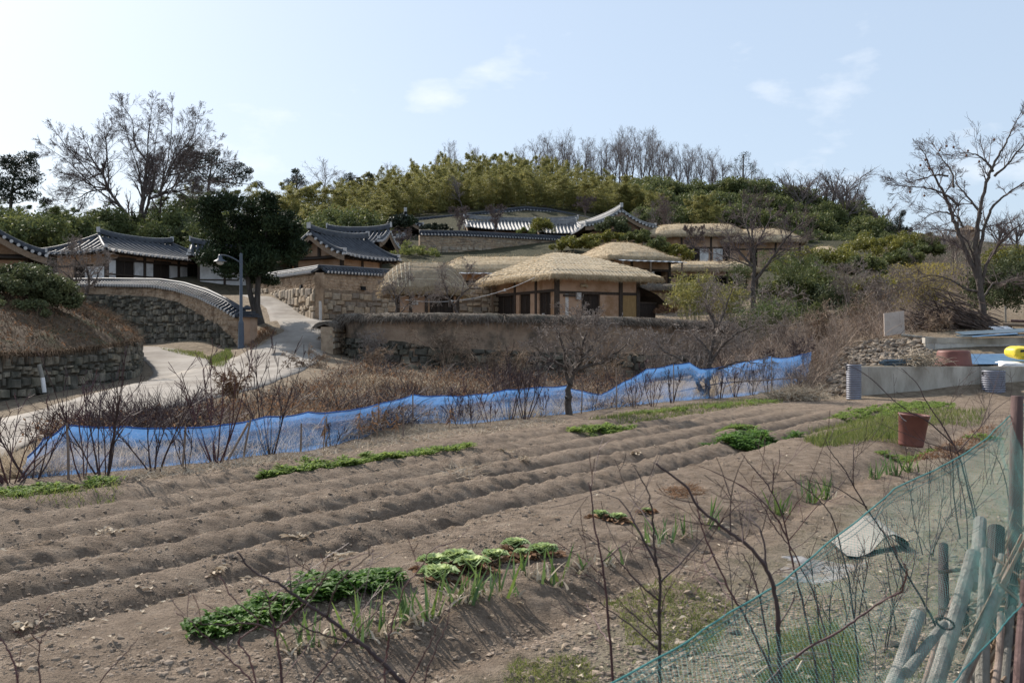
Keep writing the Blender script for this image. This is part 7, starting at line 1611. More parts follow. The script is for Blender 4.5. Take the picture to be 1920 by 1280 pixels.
# leaning board
c = P(1677, 606, 34.8); mb = MB(); n = 12; u = np.linspace(-1, 1, n); Xg, Zg = np.meshgrid(u, u, indexing='ij')
Vb = np.dstack([c[0]+.40*Xg+.05*Zg, c[1]+.16*Zg+.08*Xg+.05*np.sin(Xg*2), c[2]+.40*Zg+.05*Xg]); grid(mb, Vb.reshape(-1, 3), n, n); grid(mb, (Vb+[0, .05, 0]).reshape(-1, 3), n, n)
for s_ in (Vb[0], Vb[-1], Vb[:, 0], Vb[:, -1]): grid(mb, np.stack([s_, s_+[0, .05, 0]], 1).reshape(-1, 3), n, 2)
o = mb.build('leaning_board', M['board']); tag(o, 'pale pinkish board leaning upright among the brown thicket', 'board')
# rubble
mb = MB(); s = sample([(1560, 742), (1556, 700), (1580, 662), (1630, 640), (1740, 640), (1740, 680), (1640, 690), (1600, 742)], 900, rng); g = dropv(s[:, 0], s[:, 1], 22, 60)
ICO = None
def rocks(mb, cen, size, rng, flat=.75):
    t = (1+5**.5)/2; iv = nrm(np.array([(-1, t, 0), (1, t, 0), (-1, -t, 0), (1, -t, 0), (0, -1, t), (0, 1, t), (0, -1, -t), (0, 1, -t), (t, 0, -1), (t, 0, 1), (-t, 0, -1), (-t, 0, 1)], float)); itf = np.array([(0, 11, 5), (0, 5, 1), (0, 1, 7), (0, 7, 10), (0, 10, 11), (1, 5, 9), (5, 11, 4), (11, 10, 2), (10, 7, 6), (7, 1, 8), (3, 9, 4), (3, 4, 2), (3, 2, 6), (3, 6, 8), (3, 8, 9), (4, 9, 5), (2, 4, 11), (6, 2, 10), (8, 6, 7), (9, 8, 1)])
    n = len(cen); V = iv[None]*rng.uniform(.7, 1.25, (n, 12, 1)); sc = np.asarray(size).reshape(-1, 1, 1)*np.stack([rng.uniform(.7, 1.4, n), rng.uniform(.7, 1.4, n), rng.uniform(.5, 1, n)*flat], -1)[:, None]
    V = V*sc; a = rng.uniform(0, 6.28, n); ca, sa = np.cos(a)[:, None], np.sin(a)[:, None]; X = V[..., 0]*ca-V[..., 1]*sa; Yq = V[..., 0]*sa+V[..., 1]*ca; V = np.stack([X, Yq, V[..., 2]], -1)+cen[:, None]
    mb.add(V.reshape(-1, 3), None, (np.arange(n)[:, None, None]*12+itf[None]).reshape(-1, 3), np.repeat(rng.random(n), 12))
rocks(mb, g+np.c_[rng.normal(0, .05, (len(g), 2)), rng.uniform(0, .12, len(g))], rng.uniform(.04, .13, len(g)), rng, .9); o = mb.build('rubble', M['rock']); tag(o, 'heap of broken grey stones on the bank left of the concrete wall', 'rubble', None, 'stuff')
mb = MB(); s = sample([(1545, 742), (1545, 690), (1580, 650), (1640, 632), (1740, 636), (1735, 655), (1650, 672), (1610, 700), (1590, 745)], 1500, rng); g = dropv(s[:, 0], s[:, 1], 22, 60); arcs(mb, g, rng, (.15, .5), .006, 2.4, 4, 1.0)
part(mb, 'dead_stems', 'brush', o)
# brush pile
rg = np.random.default_rng(9); mb = MB(); n = 650; c0 = P(1790, 600, 36.8)
X = rg.normal(0, .75, n); Z = np.abs(rg.normal(0, .38, n))*np.clip(1.25-np.abs(X+.2)/2.0, .25, 1)*1.3; Yq = rg.normal(0, .5, n); p = np.c_[c0[0]+X, c0[1]+Yq, 2.0+Z]; d = nrm(np.c_[rg.normal(.9, .25, n), rg.normal(0, .4, n), -.38+rg.normal(0, .16, n)]); l = rg.uniform(.4, 1.2, (n, 1))
segs(mb, p-d*l/2, p+d*l/2, rg.uniform(.008, .028, n), rg.uniform(.005, .018, n), 5, rg.random(n)); o = mb.build('brush_pile', mat('cut_branches', (.06, .042, .035), (.16, .12, .10), 5, .85, rnd=[(.4, .4, .4), (1, 1, 1), (1.5, 1.4, 1.3)])); tag(o, 'big pile of dark cut branches at the foot of the big bare tree', 'brush pile', None, 'stuff')
# straw heap and rod bundle on the concrete wall
rg = np.random.default_rng(10); mb = MB(); n = 420; p = np.c_[P(1722, 0, YW+.5)[0]+rg.normal(0, .26, n), YW+.40+rg.normal(0, .14, n), zt+np.abs(rg.normal(.05, .14, n))]; arcs(mb, p, rg, (.25, .6), .010, 2.5, 5, 1.2, 4, .5)
o = mb.build('straw_heap', M['pale']); tag(o, 'tangled heap of pale straw left of the upturned red tub', 'straw', None, 'stuff')
mb = MB(); n = 60; x0 = P(1648, 0, YW+.5)[0]; p = np.c_[x0+rg.uniform(0, .25, n), YW+.45+rg.normal(0, .1, n), zt+.02+rg.uniform(0, .16, n)]; q = p+np.c_[rg.uniform(.7, 1.1, n), rg.normal(0, .05, n), rg.uniform(.0, .1, n)]; segs(mb, p, q, .010, .010, 5, rg.random(n))
o = mb.build('rod_bundle', M['bluegr']); tag(o, 'bundle of thin dark rods lying on the left half of the concrete wall', 'rods', None, 'stuff')
# heap of pale dead vines at the far field corner
g = GP(1492, 750); rg = np.random.default_rng(14); mb = MB(); n = 520; p = np.c_[g[0]+rg.normal(0, .38, n), g[1]+rg.normal(0, .25, n), np.abs(rg.normal(0, .1, n))]; arcs(mb, p, rg, (.3, .7), .008, 1.6, 4, 1.0, 4, .7)
o = mb.build('vine_heap', M['pale']); tag(o, 'heap of pale dry vines at the far corner of the field', 'vines', None, 'stuff')

# ---------------- vegetables
def zrow(px, py): g = GP(px, py); g[2] = float(gfast(g[0], g[1])); return g
def greens(name, lb, pa, pb, wid, n, hgt, m, seed, per=11, leafw=.05, cat='vegetables'):
    per = int(per*2.0); rg = np.random.default_rng(seed); A, B = zrow(*pa), zrow(*pb); f = rg.random(n)[:, None]; c = A*(1-f)+B*f; off = rg.normal(0, wid, (n, 1)); c[:, :2] += RN*off; c[:, 2] = gfast(c[:, 0], c[:, 1])
    k = np.repeat(np.arange(n), per); N = len(k); a = rg.uniform(0, 6.28, N); out = np.c_[np.cos(a), np.sin(a), 0*a]; mb = MB(); big = rg.uniform(.7, 1.3, n)[k]
    broadleaf(mb, c[k]+out*.015+np.c_[rg.normal(0, .03, (N, 2)), rg.uniform(0, hgt*.35, N)], out, hgt*.62*big*rg.uniform(.6, 1.15, N), leafw*.62*big*rg.uniform(.7, 1.2, N), rg.uniform(.35, 1.4, N), rg, np.clip(rg.random(N)*.6+.4*rg.random(n)[k], 0, 1), .35)
    o = mb.build(name, M[m]); tag(o, lb, cat, None, 'stuff'); return o
greens('leafy_greens', 'long dense row of bright leafy greens in the middle of the field', (492, 893), (885, 838), .085, 130, .15, 'veg', 801, 14)
greens('leafy_greens', 'dark green leafy row in the near bed, left end', (385, 1203), (545, 1150), .06, 42, .12, 'vegd', 802, 18, .045)
greens('leafy_greens', 'tallest clump of dark leafy greens in the near bed', (572, 1142), (640, 1112), .07, 40, .15, 'vegd', 803, 18, .05)
greens('leafy_greens', 'dark leafy greens at the right end of the near bed row', (662, 1118), (732, 1100), .055, 28, .11, 'vegd', 804, 18, .045)
greens('leafy_greens', 'pale green weeds and mustard leaves at the left edge below the net', (0, 935), (110, 918), .18, 36, .12, 'veg', 805, 10)
greens('leafy_greens', 'small bright leafy clump near the first net stick', (150, 915), (225, 905), .14, 14, .15, 'veg', 806, 9)
greens('leafy_greens', 'patch of bright yellow-green greens below the gnarled fruit tree', (1068, 812), (1172, 802), .14, 70, .15, 'veg', 807, 12)
greens('leafy_greens', 'lush dark green spinach patch at the right middle of the field', (1358, 832), (1462, 818), .17, 90, .20, 'vegd', 808, 14, .06)
greens('leafy_greens', 'small green patch behind the lush spinach', (1350, 805), (1410, 800), .12, 40, .12, 'veg', 809, 10)
greens('leafy_greens', 'bright green lettuce strip beyond the bucket, before the concrete wall', (1590, 785), (1745, 757), .38, 300, .12, 'veg', 810, 10)
greens('leafy_greens', 'yellow-green seedlings at the foot of the bucket', (1660, 846), (1740, 838), .10, 36, .09, 'veg', 811, 9)
greens('leafy_greens', 'scattered pale greens near the right fence', (1815, 820), (1850, 815), .1, 18, .08, 'veg', 812, 8)
greens('leafy_greens', 'leafy strip along the far end of the field under the fruit trees', (1180, 782), (1460, 752), .14, 80, .12, 'veg', 813, 9)
# scallion lawn near the bucket
def tuftfield(name, lb, poly, n, L, w, m, seed, lean=.35, cat='grass', droop=.5, per=1, z=0.0, kind='stuff'):
    rg = np.random.default_rng(seed); s = sample(poly, n, rg); Yq = CZ*F/(s[:, 1]-640); p = np.c_[(s[:, 0]-960)/F*Yq, Yq, 0*Yq]; k = np.repeat(np.arange(n), per); p = p[k]+np.c_[rg.normal(0, .02, (n*per, 2)), np.zeros(n*per)]*(per > 1); p[:, 2] = gfast(p[:, 0], p[:, 1])-.005
    mb = MB(); N = len(p); blades(mb, p, np.c_[rg.normal(0, lean, (N, 2)), np.ones(N)], rg.uniform(.5, 1.2, N)*L, w, rg, droop, 3); o = mb.build(name, M[m]); tag(o, lb, cat, None, kind); return o
tuftfield('young_scallions', 'bed of fine young scallions left of the bucket', [(1505, 835), (1620, 800), (1690, 790), (1690, 830), (1640, 828), (1540, 845)], 3600, .15, .009, 'grass', 821, .3, 'vegetables')
tuftfield('young_scallions', 'farther strip of fine young scallions behind the bucket', [(1515, 800), (1620, 785), (1740, 770), (1850, 770), (1840, 790), (1740, 800), (1640, 795), (1530, 812)], 3200, .13, .010, 'grass', 822, .3, 'vegetables')
tuftfield('grass', 'green grass fringe along the far end of the field', [(1100, 790), (1180, 775), (1330, 755), (1470, 745), (1470, 755), (1330, 772), (1190, 795)], 2600, .12, .012, 'grass', 823, .4)
tuftfield('weeds', 'scattered small weeds along the left near edge of the net', [(0, 925), (130, 912), (230, 905), (220, 940), (120, 950), (0, 950)], 500, .1, .008, 'grass', 824, .5)
tuftfield('weeds', 'low greyish weeds on the near right ground under the green net', [(1130, 1080), (1260, 1070), (1380, 1110), (1340, 1180), (1180, 1190)], 3000, .05, .006, 'weed', 825, .8)
tuftfield('grass', 'thin green grass at the lower right under the green net', [(1440, 1180), (1560, 1150), (1620, 1200), (1600, 1279), (1420, 1279)], 2600, .08, .005, 'grass', 826, .6)
tuftfield('weeds', 'sparse weeds at the bottom of the photo below the bed', [(960, 1230), (1100, 1210), (1140, 1279), (940, 1279)], 1300, .05, .006, 'weed', 827, .8)
tuftfield('weeds', 'thin dry weeds over the ground right of the fallen sheet', [(1400, 1100), (1700, 1030), (1880, 860), (1900, 1000), (1760, 1250), (1420, 1279), (1200, 1279), (1180, 1200)], 2600, .05, .005, 'weed', 828, .9)
tuftfield('dry_litter', 'bleached straw litter along the foot of the blue net', [(100, 900), (420, 868), (600, 845), (770, 806), (1060, 782), (1060, 800), (900, 815), (780, 830), (600, 862), (470, 880), (220, 905)], 2600, .16, .012, 'pale', 829, 2.0, 'litter', .2)
tuftfield('purple_weeds', 'dark reddish dead weeds between the bucket and the net post', [(1740, 830), (1800, 815), (1860, 790), (1880, 810), (1800, 850), (1700, 862)], 1500, .09, .014, 'dryleaf', 830, 1.2, 'weeds')
tuftfield('dry_litter', 'rusty dead stems lying on the ridges of the right half of the field', [(1240, 925), (1300, 915), (1320, 930), (1260, 945)], 500, .12, .006, 'dryleaf', 831, 2.0, 'litter')
tuftfield('dry_litter', 'brown pulled stems on the ridge below the middle of the net', [(830, 880), (900, 868), (910, 885), (840, 892)], 90, .25, .010, 'pale', 832, 2.5, 'litter', .2)
# onions, each clump a thing
ON = [(548, 1225, 1), (585, 1210, 1), (640, 1200, 2), (672, 1190, 2), (705, 1185, 2), (725, 1180, 2), (765, 1160, 3), (790, 1158, 3), (812, 1150, 1), (852, 1128, 1), (868, 1122, 1), (880, 1118, 2), (905, 1112, 2), (945, 1105, 3), (995, 1078, 0), (1035, 1080, 3), (1090, 1058, 0), (1140, 1042, 2), (1220, 1010, 2), (1245, 1000, 2), (1280, 992, 3), (1335, 970, 3), (1460, 935, 3), (1520, 915, 3), (1548, 912, 3), (1640, 890, 3), (1672, 885, 3), (1700, 878, 3)]
ow = ['mostly withered pale', 'half withered', 'leaning green', 'upright green']
names_ = ['at the near end of the bed', 'second from the near end of the bed', 'below the tall dark greens', 'below the dark greens, with bent leaves', 'below the right end of the dark greens', 'left of the pair of upright onions', 'left of the upright pair before the big cabbages', 'right of the upright pair before the big cabbages', 'just left of the straw-like onions', 'in front of the big cabbages', 'in front of the rightmost big cabbage', 'between the big cabbages and the single cabbage', 'in front of the single pale cabbage', 'tallest right of the cabbages', 'collapsed between two cabbages', 'low and sprawling right of the cabbage pair', 'bleached and folded, alone on the bed', 'beside the bleached folded onion', 'left of the thickest onion cluster', 'in the thickest onion cluster', 'tallest in the thickest onion cluster', 'right of the thickest onion cluster', 'behind the branches right of the rusty stems', 'farther up the bed below the scallion lawn', 'beside another one below the scallion lawn', 'left of the far onion row near the bucket', 'in the middle of the far onion row near the bucket', 'right end of the far onion row near the bucket']
for i, (px, py, st_) in enumerate(ON):
    rg = np.random.default_rng(840+i); g = zrow(px, py); n = [4, 5, 6, 8][st_]*(2 if py < 940 else 1); p = g+np.c_[rg.normal(0, .045, (n, 2)), np.full(n, -.01)]
    o = MB(); blades(o, p, np.c_[rg.normal(0, .28, (n, 2)), np.ones(n)], rg.uniform(.15, .29, n)*(1.2 if st_ == 3 else 1), .025, rg, rg.uniform(0, .9, n)*(.5 if st_ == 3 else 1.2), 4)
    ob = o.build('onion_plant', M['onion']); tag(ob, ow[st_]+' onion clump '+names_[i], 'onion', 'onions in the near bed')
    w_ = MB(); k = [16, 16, 10, 8][st_]; p = g+np.c_[rg.normal(0, .05, (k, 2)), np.full(k, -.005)]; blades(w_, p, np.c_[rg.normal(0, .5, (k, 2)), np.full(k, .8)], rg.uniform(.08, .2, k), .020, rg, rg.uniform(.5, 2.2, k), 4); part(w_, 'withered_leaves', 'pale', ob)
# cabbages
CB = [(812, 1080, 1.0, 'pale cabbage at the front left of the big cabbage group'), (822, 1098, 1.15, 'largest pale cabbage at the front of the big cabbage group'), (858, 1068, 1.1, 'pale cabbage at the back of the big cabbage group'), (884, 1078, 1.1, 'pale cabbage at the right of the big cabbage group'), (927, 1062, .85, 'single pale cabbage right of the big cabbage group'), (966, 1042, .9, 'leafy cabbage at the left of the pair'), (1018, 1048, .95, 'leafy cabbage at the right of the pair'), (978, 1052, .5, 'tiny cabbage tucked between the pair'), (1125, 978, .7, 'small wilted cabbage left of the twin wilted pair'), (1158, 980, .7, 'small wilted cabbage right in the twin wilted pair'), (1212, 965, .4, 'tiny green seedling alone on the bed')]
for i, (px, py, s_, lb) in enumerate(CB):
    rg = np.random.default_rng(880+i); g = zrow(px, py); n = 44; a = np.arange(n)*2.4+rg.normal(0, .2, n); f = np.linspace(1, .1, n); out = np.c_[np.cos(a), np.sin(a), 0*a]; mb = MB()
    broadleaf(mb, g+out*.014*s_+np.c_[0*f, 0*f, .015*s_+.035*s_*(1-f)], out, .13*s_*(.6+.4*f), .11*s_*(.5+.5*f), .85+.6*(1-f)+rg.normal(0, .12, n), rg, np.clip(.25+.75*(1-f)+rg.normal(0, .12, n), 0, 1), .45)
    o = mb.build('cabbage', M['cabb'], None, True); tag(o, lb, 'cabbage', 'cabbages in the near bed')
    w_ = MB(); k = 26; a = rg.uniform(0, 6.28, k); out = np.c_[np.cos(a), np.sin(a), 0*a]; broadleaf(w_, g+out*rg.uniform(.02, .13, (k, 1))*s_, out, .08, .06, rg.uniform(-.1, .5, k), rg, None, .5); part(w_, 'withered_leaves', 'dryleaf', o)
# litter and clods
mb = MB(); n = 95000; u = rng.random(n); py = 690+590*u**1.4; px = rng.uniform(-20, 1940, n); Yq = CZ*F/(py-640); p = np.c_[(px-960)/F*Yq, Yq, 0*Yq]; s_, t_ = ST(p[:, 0], p[:, 1]); k = (s_ > -10.3) & (p[:, 1] < 27); p = p[k]
den = fbm(p[:, 0]*1.6, p[:, 1]*1.6, 3, 91); ss, _ = ST(p[:, 0], p[:, 1]); near = np.zeros(len(p))
for s0, A, w in FUR: near = np.maximum(near, np.exp(-((ss-s0-.12)/.2)**2))
keep = (den+near*.6+rng.normal(0, .25, len(p))) > .18; p = p[keep]; p[:, 2] = gfast(p[:, 0], p[:, 1])
rocks(mb, p, rng.gamma(1.4, .0034, len(p))+.0018, rng, .85); clod = mat('soil_clods', (.21, .163, .124), (.30, .238, .184), 9, .95, rnd=[(.7, .7, .7), (1, 1, 1), (1.25, 1.22, 1.2)], spec=.1)
o = mb.build('soil_clods', clod); tag(o, 'crumbled soil clods over the furrows of the vegetable field', 'clods', None, 'stuff')
mb = MB(); n = 700; py = 700+580*rng.random(n)**1.3; px = rng.uniform(0, 1900, n); Yq = CZ*F/(py-640); p = np.c_[(px-960)/F*Yq, Yq, 0*Yq]; s_, t_ = ST(p[:, 0], p[:, 1]); p = p[(s_ > -10) & (Yq < 26)]; p[:, 2] = gfast(p[:, 0], p[:, 1])+.008
a = rng.uniform(0, 6.28, len(p)); broadleaf(mb, p, np.c_[np.cos(a), np.sin(a), 0*a], rng.uniform(.02, .07, len(p)), rng.uniform(.012, .04, len(p)), rng.uniform(-.2, .5, len(p)), rng, None, .6)
for px, py in ((560, 1008), (205, 995), (15, 1022), (580, 1052), (812, 990), (405, 1062), (945, 848), (985, 862), (1190, 848), (640, 1060), (1240, 880), (50, 1150)):
    g = zrow(px, py); k = 14; a = rng.uniform(0, 6.28, k); broadleaf(mb, g+np.c_[rng.normal(0, .05, (k, 2)), np.full(k, .01)], np.c_[np.cos(a), np.sin(a), 0*a], rng.uniform(.05, .11, k), .04, rng.uniform(-.2, .7, k), rng, None, .7)
o = mb.build('dry_leaf_litter', M['pale']); tag(o, 'bleached scraps of dead leaves lying over the field', 'litter', None, 'stuff')
mb = MB(); n = 2600; s = sample([(1130, 1279), (1240, 1120), (1500, 1060), (1720, 900), (1900, 830), (1900, 1100), (1700, 1279)], n, rng); Yq = CZ*F/(s[:, 1]-640); p = np.c_[(s[:, 0]-960)/F*Yq, Yq, 0*Yq]; p[:, 2] = gfast(p[:, 0], p[:, 1])
rocks(mb, p, rng.gamma(2, .0045, n)+.002, rng); o = mb.build('gravel', M['rock']); tag(o, 'small stones scattered over the near right ground under the green net', 'gravel', None, 'stuff')

# ---------------- fallen sheet and cloth under the near net
g0 = GP(1600, 1017); Y0 = g0[1]; n, k = 30, 14; t = np.linspace(0, 1, n)
cx = np.interp(t, [0, .2, .45, .7, .85, .94, 1], [1588, 1608, 1636, 1664, 1686, 1702, 1699]); cz = np.interp(t, [0, .2, .4, .6, .75, .88, 1], [.03, .02, .04, .115, .14, .10, .01]); cx = (cx-960)/F*Y0
w = np.linspace(0, 1, k); V = np.dstack([cx[:, None]+.02*w[None], Y0+0*cx[:, None]+.44*w[None]-.05*t[:, None], cz[:, None]*(1-.3*w[None])+.13*w[None]*np.sin(np.pi*np.clip(t*1.1, 0, 1))[:, None]+.03*w[None]+gfast(cx, np.full(n, Y0))[:, None]])
mb = MB(); grid(mb, V.reshape(-1, 3), n, k); r = mb.build('curled_sheet', M['tarp'], None, True); tag(r, 'pale stiff sheet with a curled-up edge lying on the ground inside the green net', 'sheet')
mb = MB(); grid(mb, (V-[0, -.004, .012]).reshape(-1, 3), n, k); part(mb, 'black_underside', 'tarpd', r, True)
g0 = GP(1545, 1040); n = 40; u = np.linspace(-1, 1, n); Xg, Yg = np.meshgrid(u, u, indexing='ij'); rr = np.sqrt(1-.45*Yg**2)*(1+.6*fbm(Yg*3, Xg*0, 3, 3)); X = g0[0]+.33*Xg*rr+.12*Yg; Yq = g0[1]+.36*Yg*np.sqrt(1-.4*Xg**2)
Z = gfast(X, Yq)+.003+.022*np.abs(fbm(Xg*3, Yg*3, 4, 5))-.012*np.maximum(np.abs(Xg), np.abs(Yg))**6; mb = MB(); grid(mb, np.dstack([X, Yq, Z]).reshape(-1, 3), n, n); o = mb.build('ground_cloth', M['cloth'], None, True); tag(o, 'crumpled greyish white plastic lying before the curled sheet', 'plastic scrap')
mb = MB()
for i in range(9):
    g = GP(1470+rng.normal(0, 40), 1240+rng.normal(0, 12)); a = rng.normal(0.2, .5); l = rng.uniform(.12, .28); d = np.array([math.cos(a), math.sin(a), 0]); tube(mb, [g+[0, 0, .01]-d*l/2, g+[0, .01, .03], g+[0, 0, .012]+d*l/2], [.006, .007, .004], 5)
o = mb.build('bleached_sticks', M['pale']); tag(o, 'small heap of bleached white sticks at the bottom under the green net', 'sticks', None, 'stuff')

# ---------------- near green net with posts and poles
A = P(1903, 765, 5.2); Bp = P(1085, 1310, 2.35); A2 = P(1990, 1050, 4.9); B2 = P(1560, 1540, 2.1)
Ext = A+(A-Bp)*.35; Ext2 = A2+(A2-B2)*.35
r = empty('green_net_fence', (A[0], A[1], 0), 'fine teal green net fence crossing the lower right corner', 'fence')
Lf = np.linalg.norm(Ext-Bp); cell = .020; nu = int(Lf/cell); nvv = int(np.linalg.norm(A2-A)/cell*1.0); nvv = max(nvv, 26)
uu = np.linspace(0, 1, nu+1); vv = np.linspace(0, 1, nvv+1); UU, VV = np.meshgrid(uu, vv, indexing='ij')
top_ = Bp+(Ext-Bp)*UU[..., None]; bot_ = B2+(Ext2-B2)*UU[..., None]; N3 = top_*(1-VV[..., None])+bot_*VV[..., None]
N3 = N3+.03*fbm(UU*14, VV*4, 3, 71)[..., None]*np.array([RN[0], RN[1], .3])+np.array([0, 0, -1.])*(.05*np.abs(np.sin(UU*np.pi*2.5))*(1-VV))[..., None]
mb = MB()
a = N3[:-1, :-1].reshape(-1, 3); b = N3[1:, 1:].reshape(-1, 3); c = N3[1:, :-1].reshape(-1, 3); d = N3[:-1, 1:].reshape(-1, 3)
segs(mb, a, b, .00046, .00046, 3); segs(mb, c, d, .00046, .00046, 3)
teal = mat('teal_net_cord', (.07, .25, .24), (.11, .33, .31), 8, .6, trans=.3); o = mb.build('net', teal); reloc(o, r)
mb = MB()
for j, rd in ((0, .0028), (nvv, .003)): tube(mb, N3[:, j], rd, 6)
for j in (1, 2): tube(mb, N3[:, j], .0012, 4)
o = mb.build('hem_cord', teal); reloc(o, r)
q = P(1905, 742, 5.15); mb = MB(); tube(mb, [(q[0]-.02, q[1], -.3), (q[0]-.01, q[1], .4), (q[0], q[1], .9), (q[0]+.005, q[1], q[2])], [.042, .036, .033, .030], 9); o = mb.build('post', M['brownp'], None, True); reloc(o, r)
# poles leaning behind the net
PL = [((1655, 1330), (1722, 1150), 3.9, .038, 'greyp', 'thick grey leaning pole with a cut top, lowest at the left of the pile'), ((1740, 1330), (1826, 1035), 4.3, .042, 'greyp', 'longest grey leaning pole crossing the pile of poles'), ((1700, 1260), (1770, 1170), 4.0, .026, 'greyp', 'short grey pipe between the two thick grey poles'), ((1770, 1160), (1769, 1022), 4.8, .030, 'darkp', 'dark upright post left of the grey poles'), ((1828, 1100), (1838, 975), 5.0, .042, 'greyp', 'upright grey log at the back of the pile'), ((1862, 1200), (1868, 990), 4.9, .055, 'darkp', 'thick dark log at the back of the pile of poles'), ((1842, 1300), (1850, 1030), 4.4, .035, 'greyp', 'slanting grey log beside the thick dark log'), ((1800, 1300), (1895, 1060), 4.3, .020, 'stick', 'brown leaning stick at the right of the pile'), ((1890, 1330), (1905, 1035), 4.4, .028, 'darkp', 'dark stake under the brown fence post'), ((1860, 1330), (1876, 1150), 4.0, .018, 'stick', 'short pale stick low in the pile'), ((1910, 1330), (1925, 1090), 4.0, .03, 'brownp', 'brown stake at the bottom right corner'), ((1780, 1330), (1868, 1110), 4.2, .022, 'greyp', 'slim weathered grey stake between the slanting logs'), ((1815, 1330), (1880, 1040), 4.6, .024, 'greyp', 'slim grey stake behind the brown leaning stick'), ((1845, 1330), (1838, 1060), 4.7, .020, 'darkp', 'thin dark stake behind the slanting grey log'), ((1880, 1330), (1898, 1120), 4.3, .022, 'greyp', 'pale grey stake left of the bottom right corner'), ((1720, 1330), (1790, 1120), 4.4, .018, 'stick', 'thin brown stake behind the short grey pipe'), ((1805, 1180), (1815, 1040), 5.1, .026, 'darkp', 'short dark log right of the dark upright post')]
for i, (b_, t__, Yq, rr, m, lb) in enumerate(PL):
    rr *= .8; p0, p1 = P(*b_, Yq-.25), P(*t__, Yq+.1); mb = MB(); mid = (p0+p1)/2+rng.normal(0, .006, 3); tube(mb, catmull([p0, mid, p1], 6), np.linspace(rr*1.05, rr*.92, 13), 12); o = mb.build('leaning_pole', M[m], None, False); tag(o, lb, 'pole', 'poles heaped against the green net')
p = P(1822, 1160, 4.02); mb = MB(); q0, q1 = P(1752, 1228, 3.9), P(1772, 1168, 4.0); dd = nrm(q1-q0); sd = nrm(np.cross(dd, [0, 1, 0])); a = np.linspace(0, 6.28, 15); 
ring = q1+np.cos(a)[:, None]*sd*.034+np.sin(a)[:, None]*np.cross(dd, sd)*.034; tube(mb, ring, .005, 5, caps=False); o = mb.build('pipe_ring', M['darkp']); tag(o, 'dark open end ring of the short pipe in the pile of poles', 'ring')
rg = np.random.default_rng(15); mb = MB(); n = 260; c = np.c_[rg.uniform(1.95, 2.75, n), rg.uniform(4.2, 5.4, n), rg.uniform(.0, .55, n)]; c[:, 0] = c[:, 1]*rg.uniform(.475, .56, n); d = nrm(np.c_[rg.normal(.2, .5, n), rg.normal(0, .4, n), rg.normal(.35, .5, n)]); l = rg.uniform(.15, .6, (n, 1)); segs(mb, c-d*l/2, c+d*l/2, rg.uniform(.003, .010, n), rg.uniform(.002, .007, n), 5, rg.random(n))
o = mb.build('brushwood', M['brush']); tag(o, 'dry brushwood and stalks tangled among the poles in the lower right corner', 'brushwood', None, 'stuff')

# ---------------- near saplings traced stem by stem
def sapling(label, stems, Y, seed, m='twigr', r0=.0075, twigs=3, name='bare_sapling', group=None, Lt=.22):
    rg = np.random.default_rng(seed); mb = MB(); q0 = None; out = []
    for i, (pl, ra, rb) in enumerate(stems):
        n = len(pl); dy = rg.uniform(-.25, .25) if i else 0
        pts = np.array([P(px, py, Y+dy*(k/(n-1))) for k, (px, py) in enumerate(pl)])
        if q0 is None:
            q0 = pts[0].copy()
            if q0[2] > .02:
                dn = nrm(pts[0]-pts[1]); dn[2] = min(dn[2], -.35); k_ = (q0[2]+.03)/-dn[2]; e_ = q0+dn*k_*np.array([.35, .35, 1.0]); md = q0+dn*k_*.4*np.array([.7, .7, 1]); pts = np.vstack([[e_, md], pts]); q0 = pts[0].copy()
        cp = catmull(pts, 6); cp = cp+rg.normal(0, .0012, cp.shape); N = len(cp); rad = np.linspace(ra, rb, N)*.68*(1+.12*(np.arange(N) % 6 == 0)); tube(mb, cp, rad, 8, rg.random())
        for f in rg.uniform(.25, .97, twigs):
            j = min(int(f*(N-1)), N-2); d = nrm(cp[j+1]-cp[j]); ax = rg.normal(size=3); ax -= d*ax.dot(d); ax = nrm(ax); t = Tree(); t.grow(rg, cp[j], d*.75+ax*.75, Lt*rg.uniform(.4, 1.2), rad[j]*.5, 0, [dict(n=5, wob=.1, up=.03, tip=.4, kids=1, spread=.6), dict(n=3, wob=.1, tip=.5)], 1)
            mb.merge(t.mb(0, 9, rmin=.0011))
    o = mb.build(name, M[m], None, True); tag(o, label, 'sapling', group); return o
S = 'reddish bare sapling '
sapling(S+'at the bottom centre right, thin and straight with few side shoots', [([(1152, 1290), (1140, 1160), (1130, 1060), (1116, 990), (1107, 920), (1103, 905)], .0085, .002), ([(1146, 1210), (1120, 1170), (1100, 1112 + 20)], .004, .0015), ([(1132, 1080), (1108, 1060), (1092, 1040)], .0035, .0012), ([(1128, 1055), (1170, 1020), (1185, 1010)], .0035, .0012)], 3.1, 901)
sapling('dark bare sapling with a fork, right of the thin straight one', [([(1238, 1300), (1236, 1150), (1238, 1090), (1228, 1040), (1225, 985), (1218, 930), (1190, 875)], .0105, .002), ([(1237, 1092), (1290, 1040), (1340, 985)], .005, .0015), ([(1232, 1060), (1195, 990), (1165, 940), (1120, 920)], .006, .0015), ([(1224, 985), (1200, 955), (1175, 932)], .004, .0012), ([(1236, 1220), (1180, 1170), (1100, 1112)], .005, .0015), ([(1234, 1125), (1190, 1085), (1150, 1040), (1100, 1000)], .0045, .0012), ([(1238, 1150), (1250, 1110), (1262, 1090)], .003, .001)], 3.0, 902, 'twigd')
sapling('thick dark sapling arching up to the left with a reddish tip, lower right', [([(1462, 1290), (1458, 1160), (1450, 1100), (1430, 1055), (1400, 1020), (1370, 1000), (1310, 950), (1285, 910), (1230, 870)], .0125, .004), ([(1440, 1075), (1428, 1000), (1410, 975), (1385, 960)], .005, .002), ([(1345, 985), (1385, 945), (1410, 935)], .003, .001)], 2.9, 903, 'twigd', twigs=5)
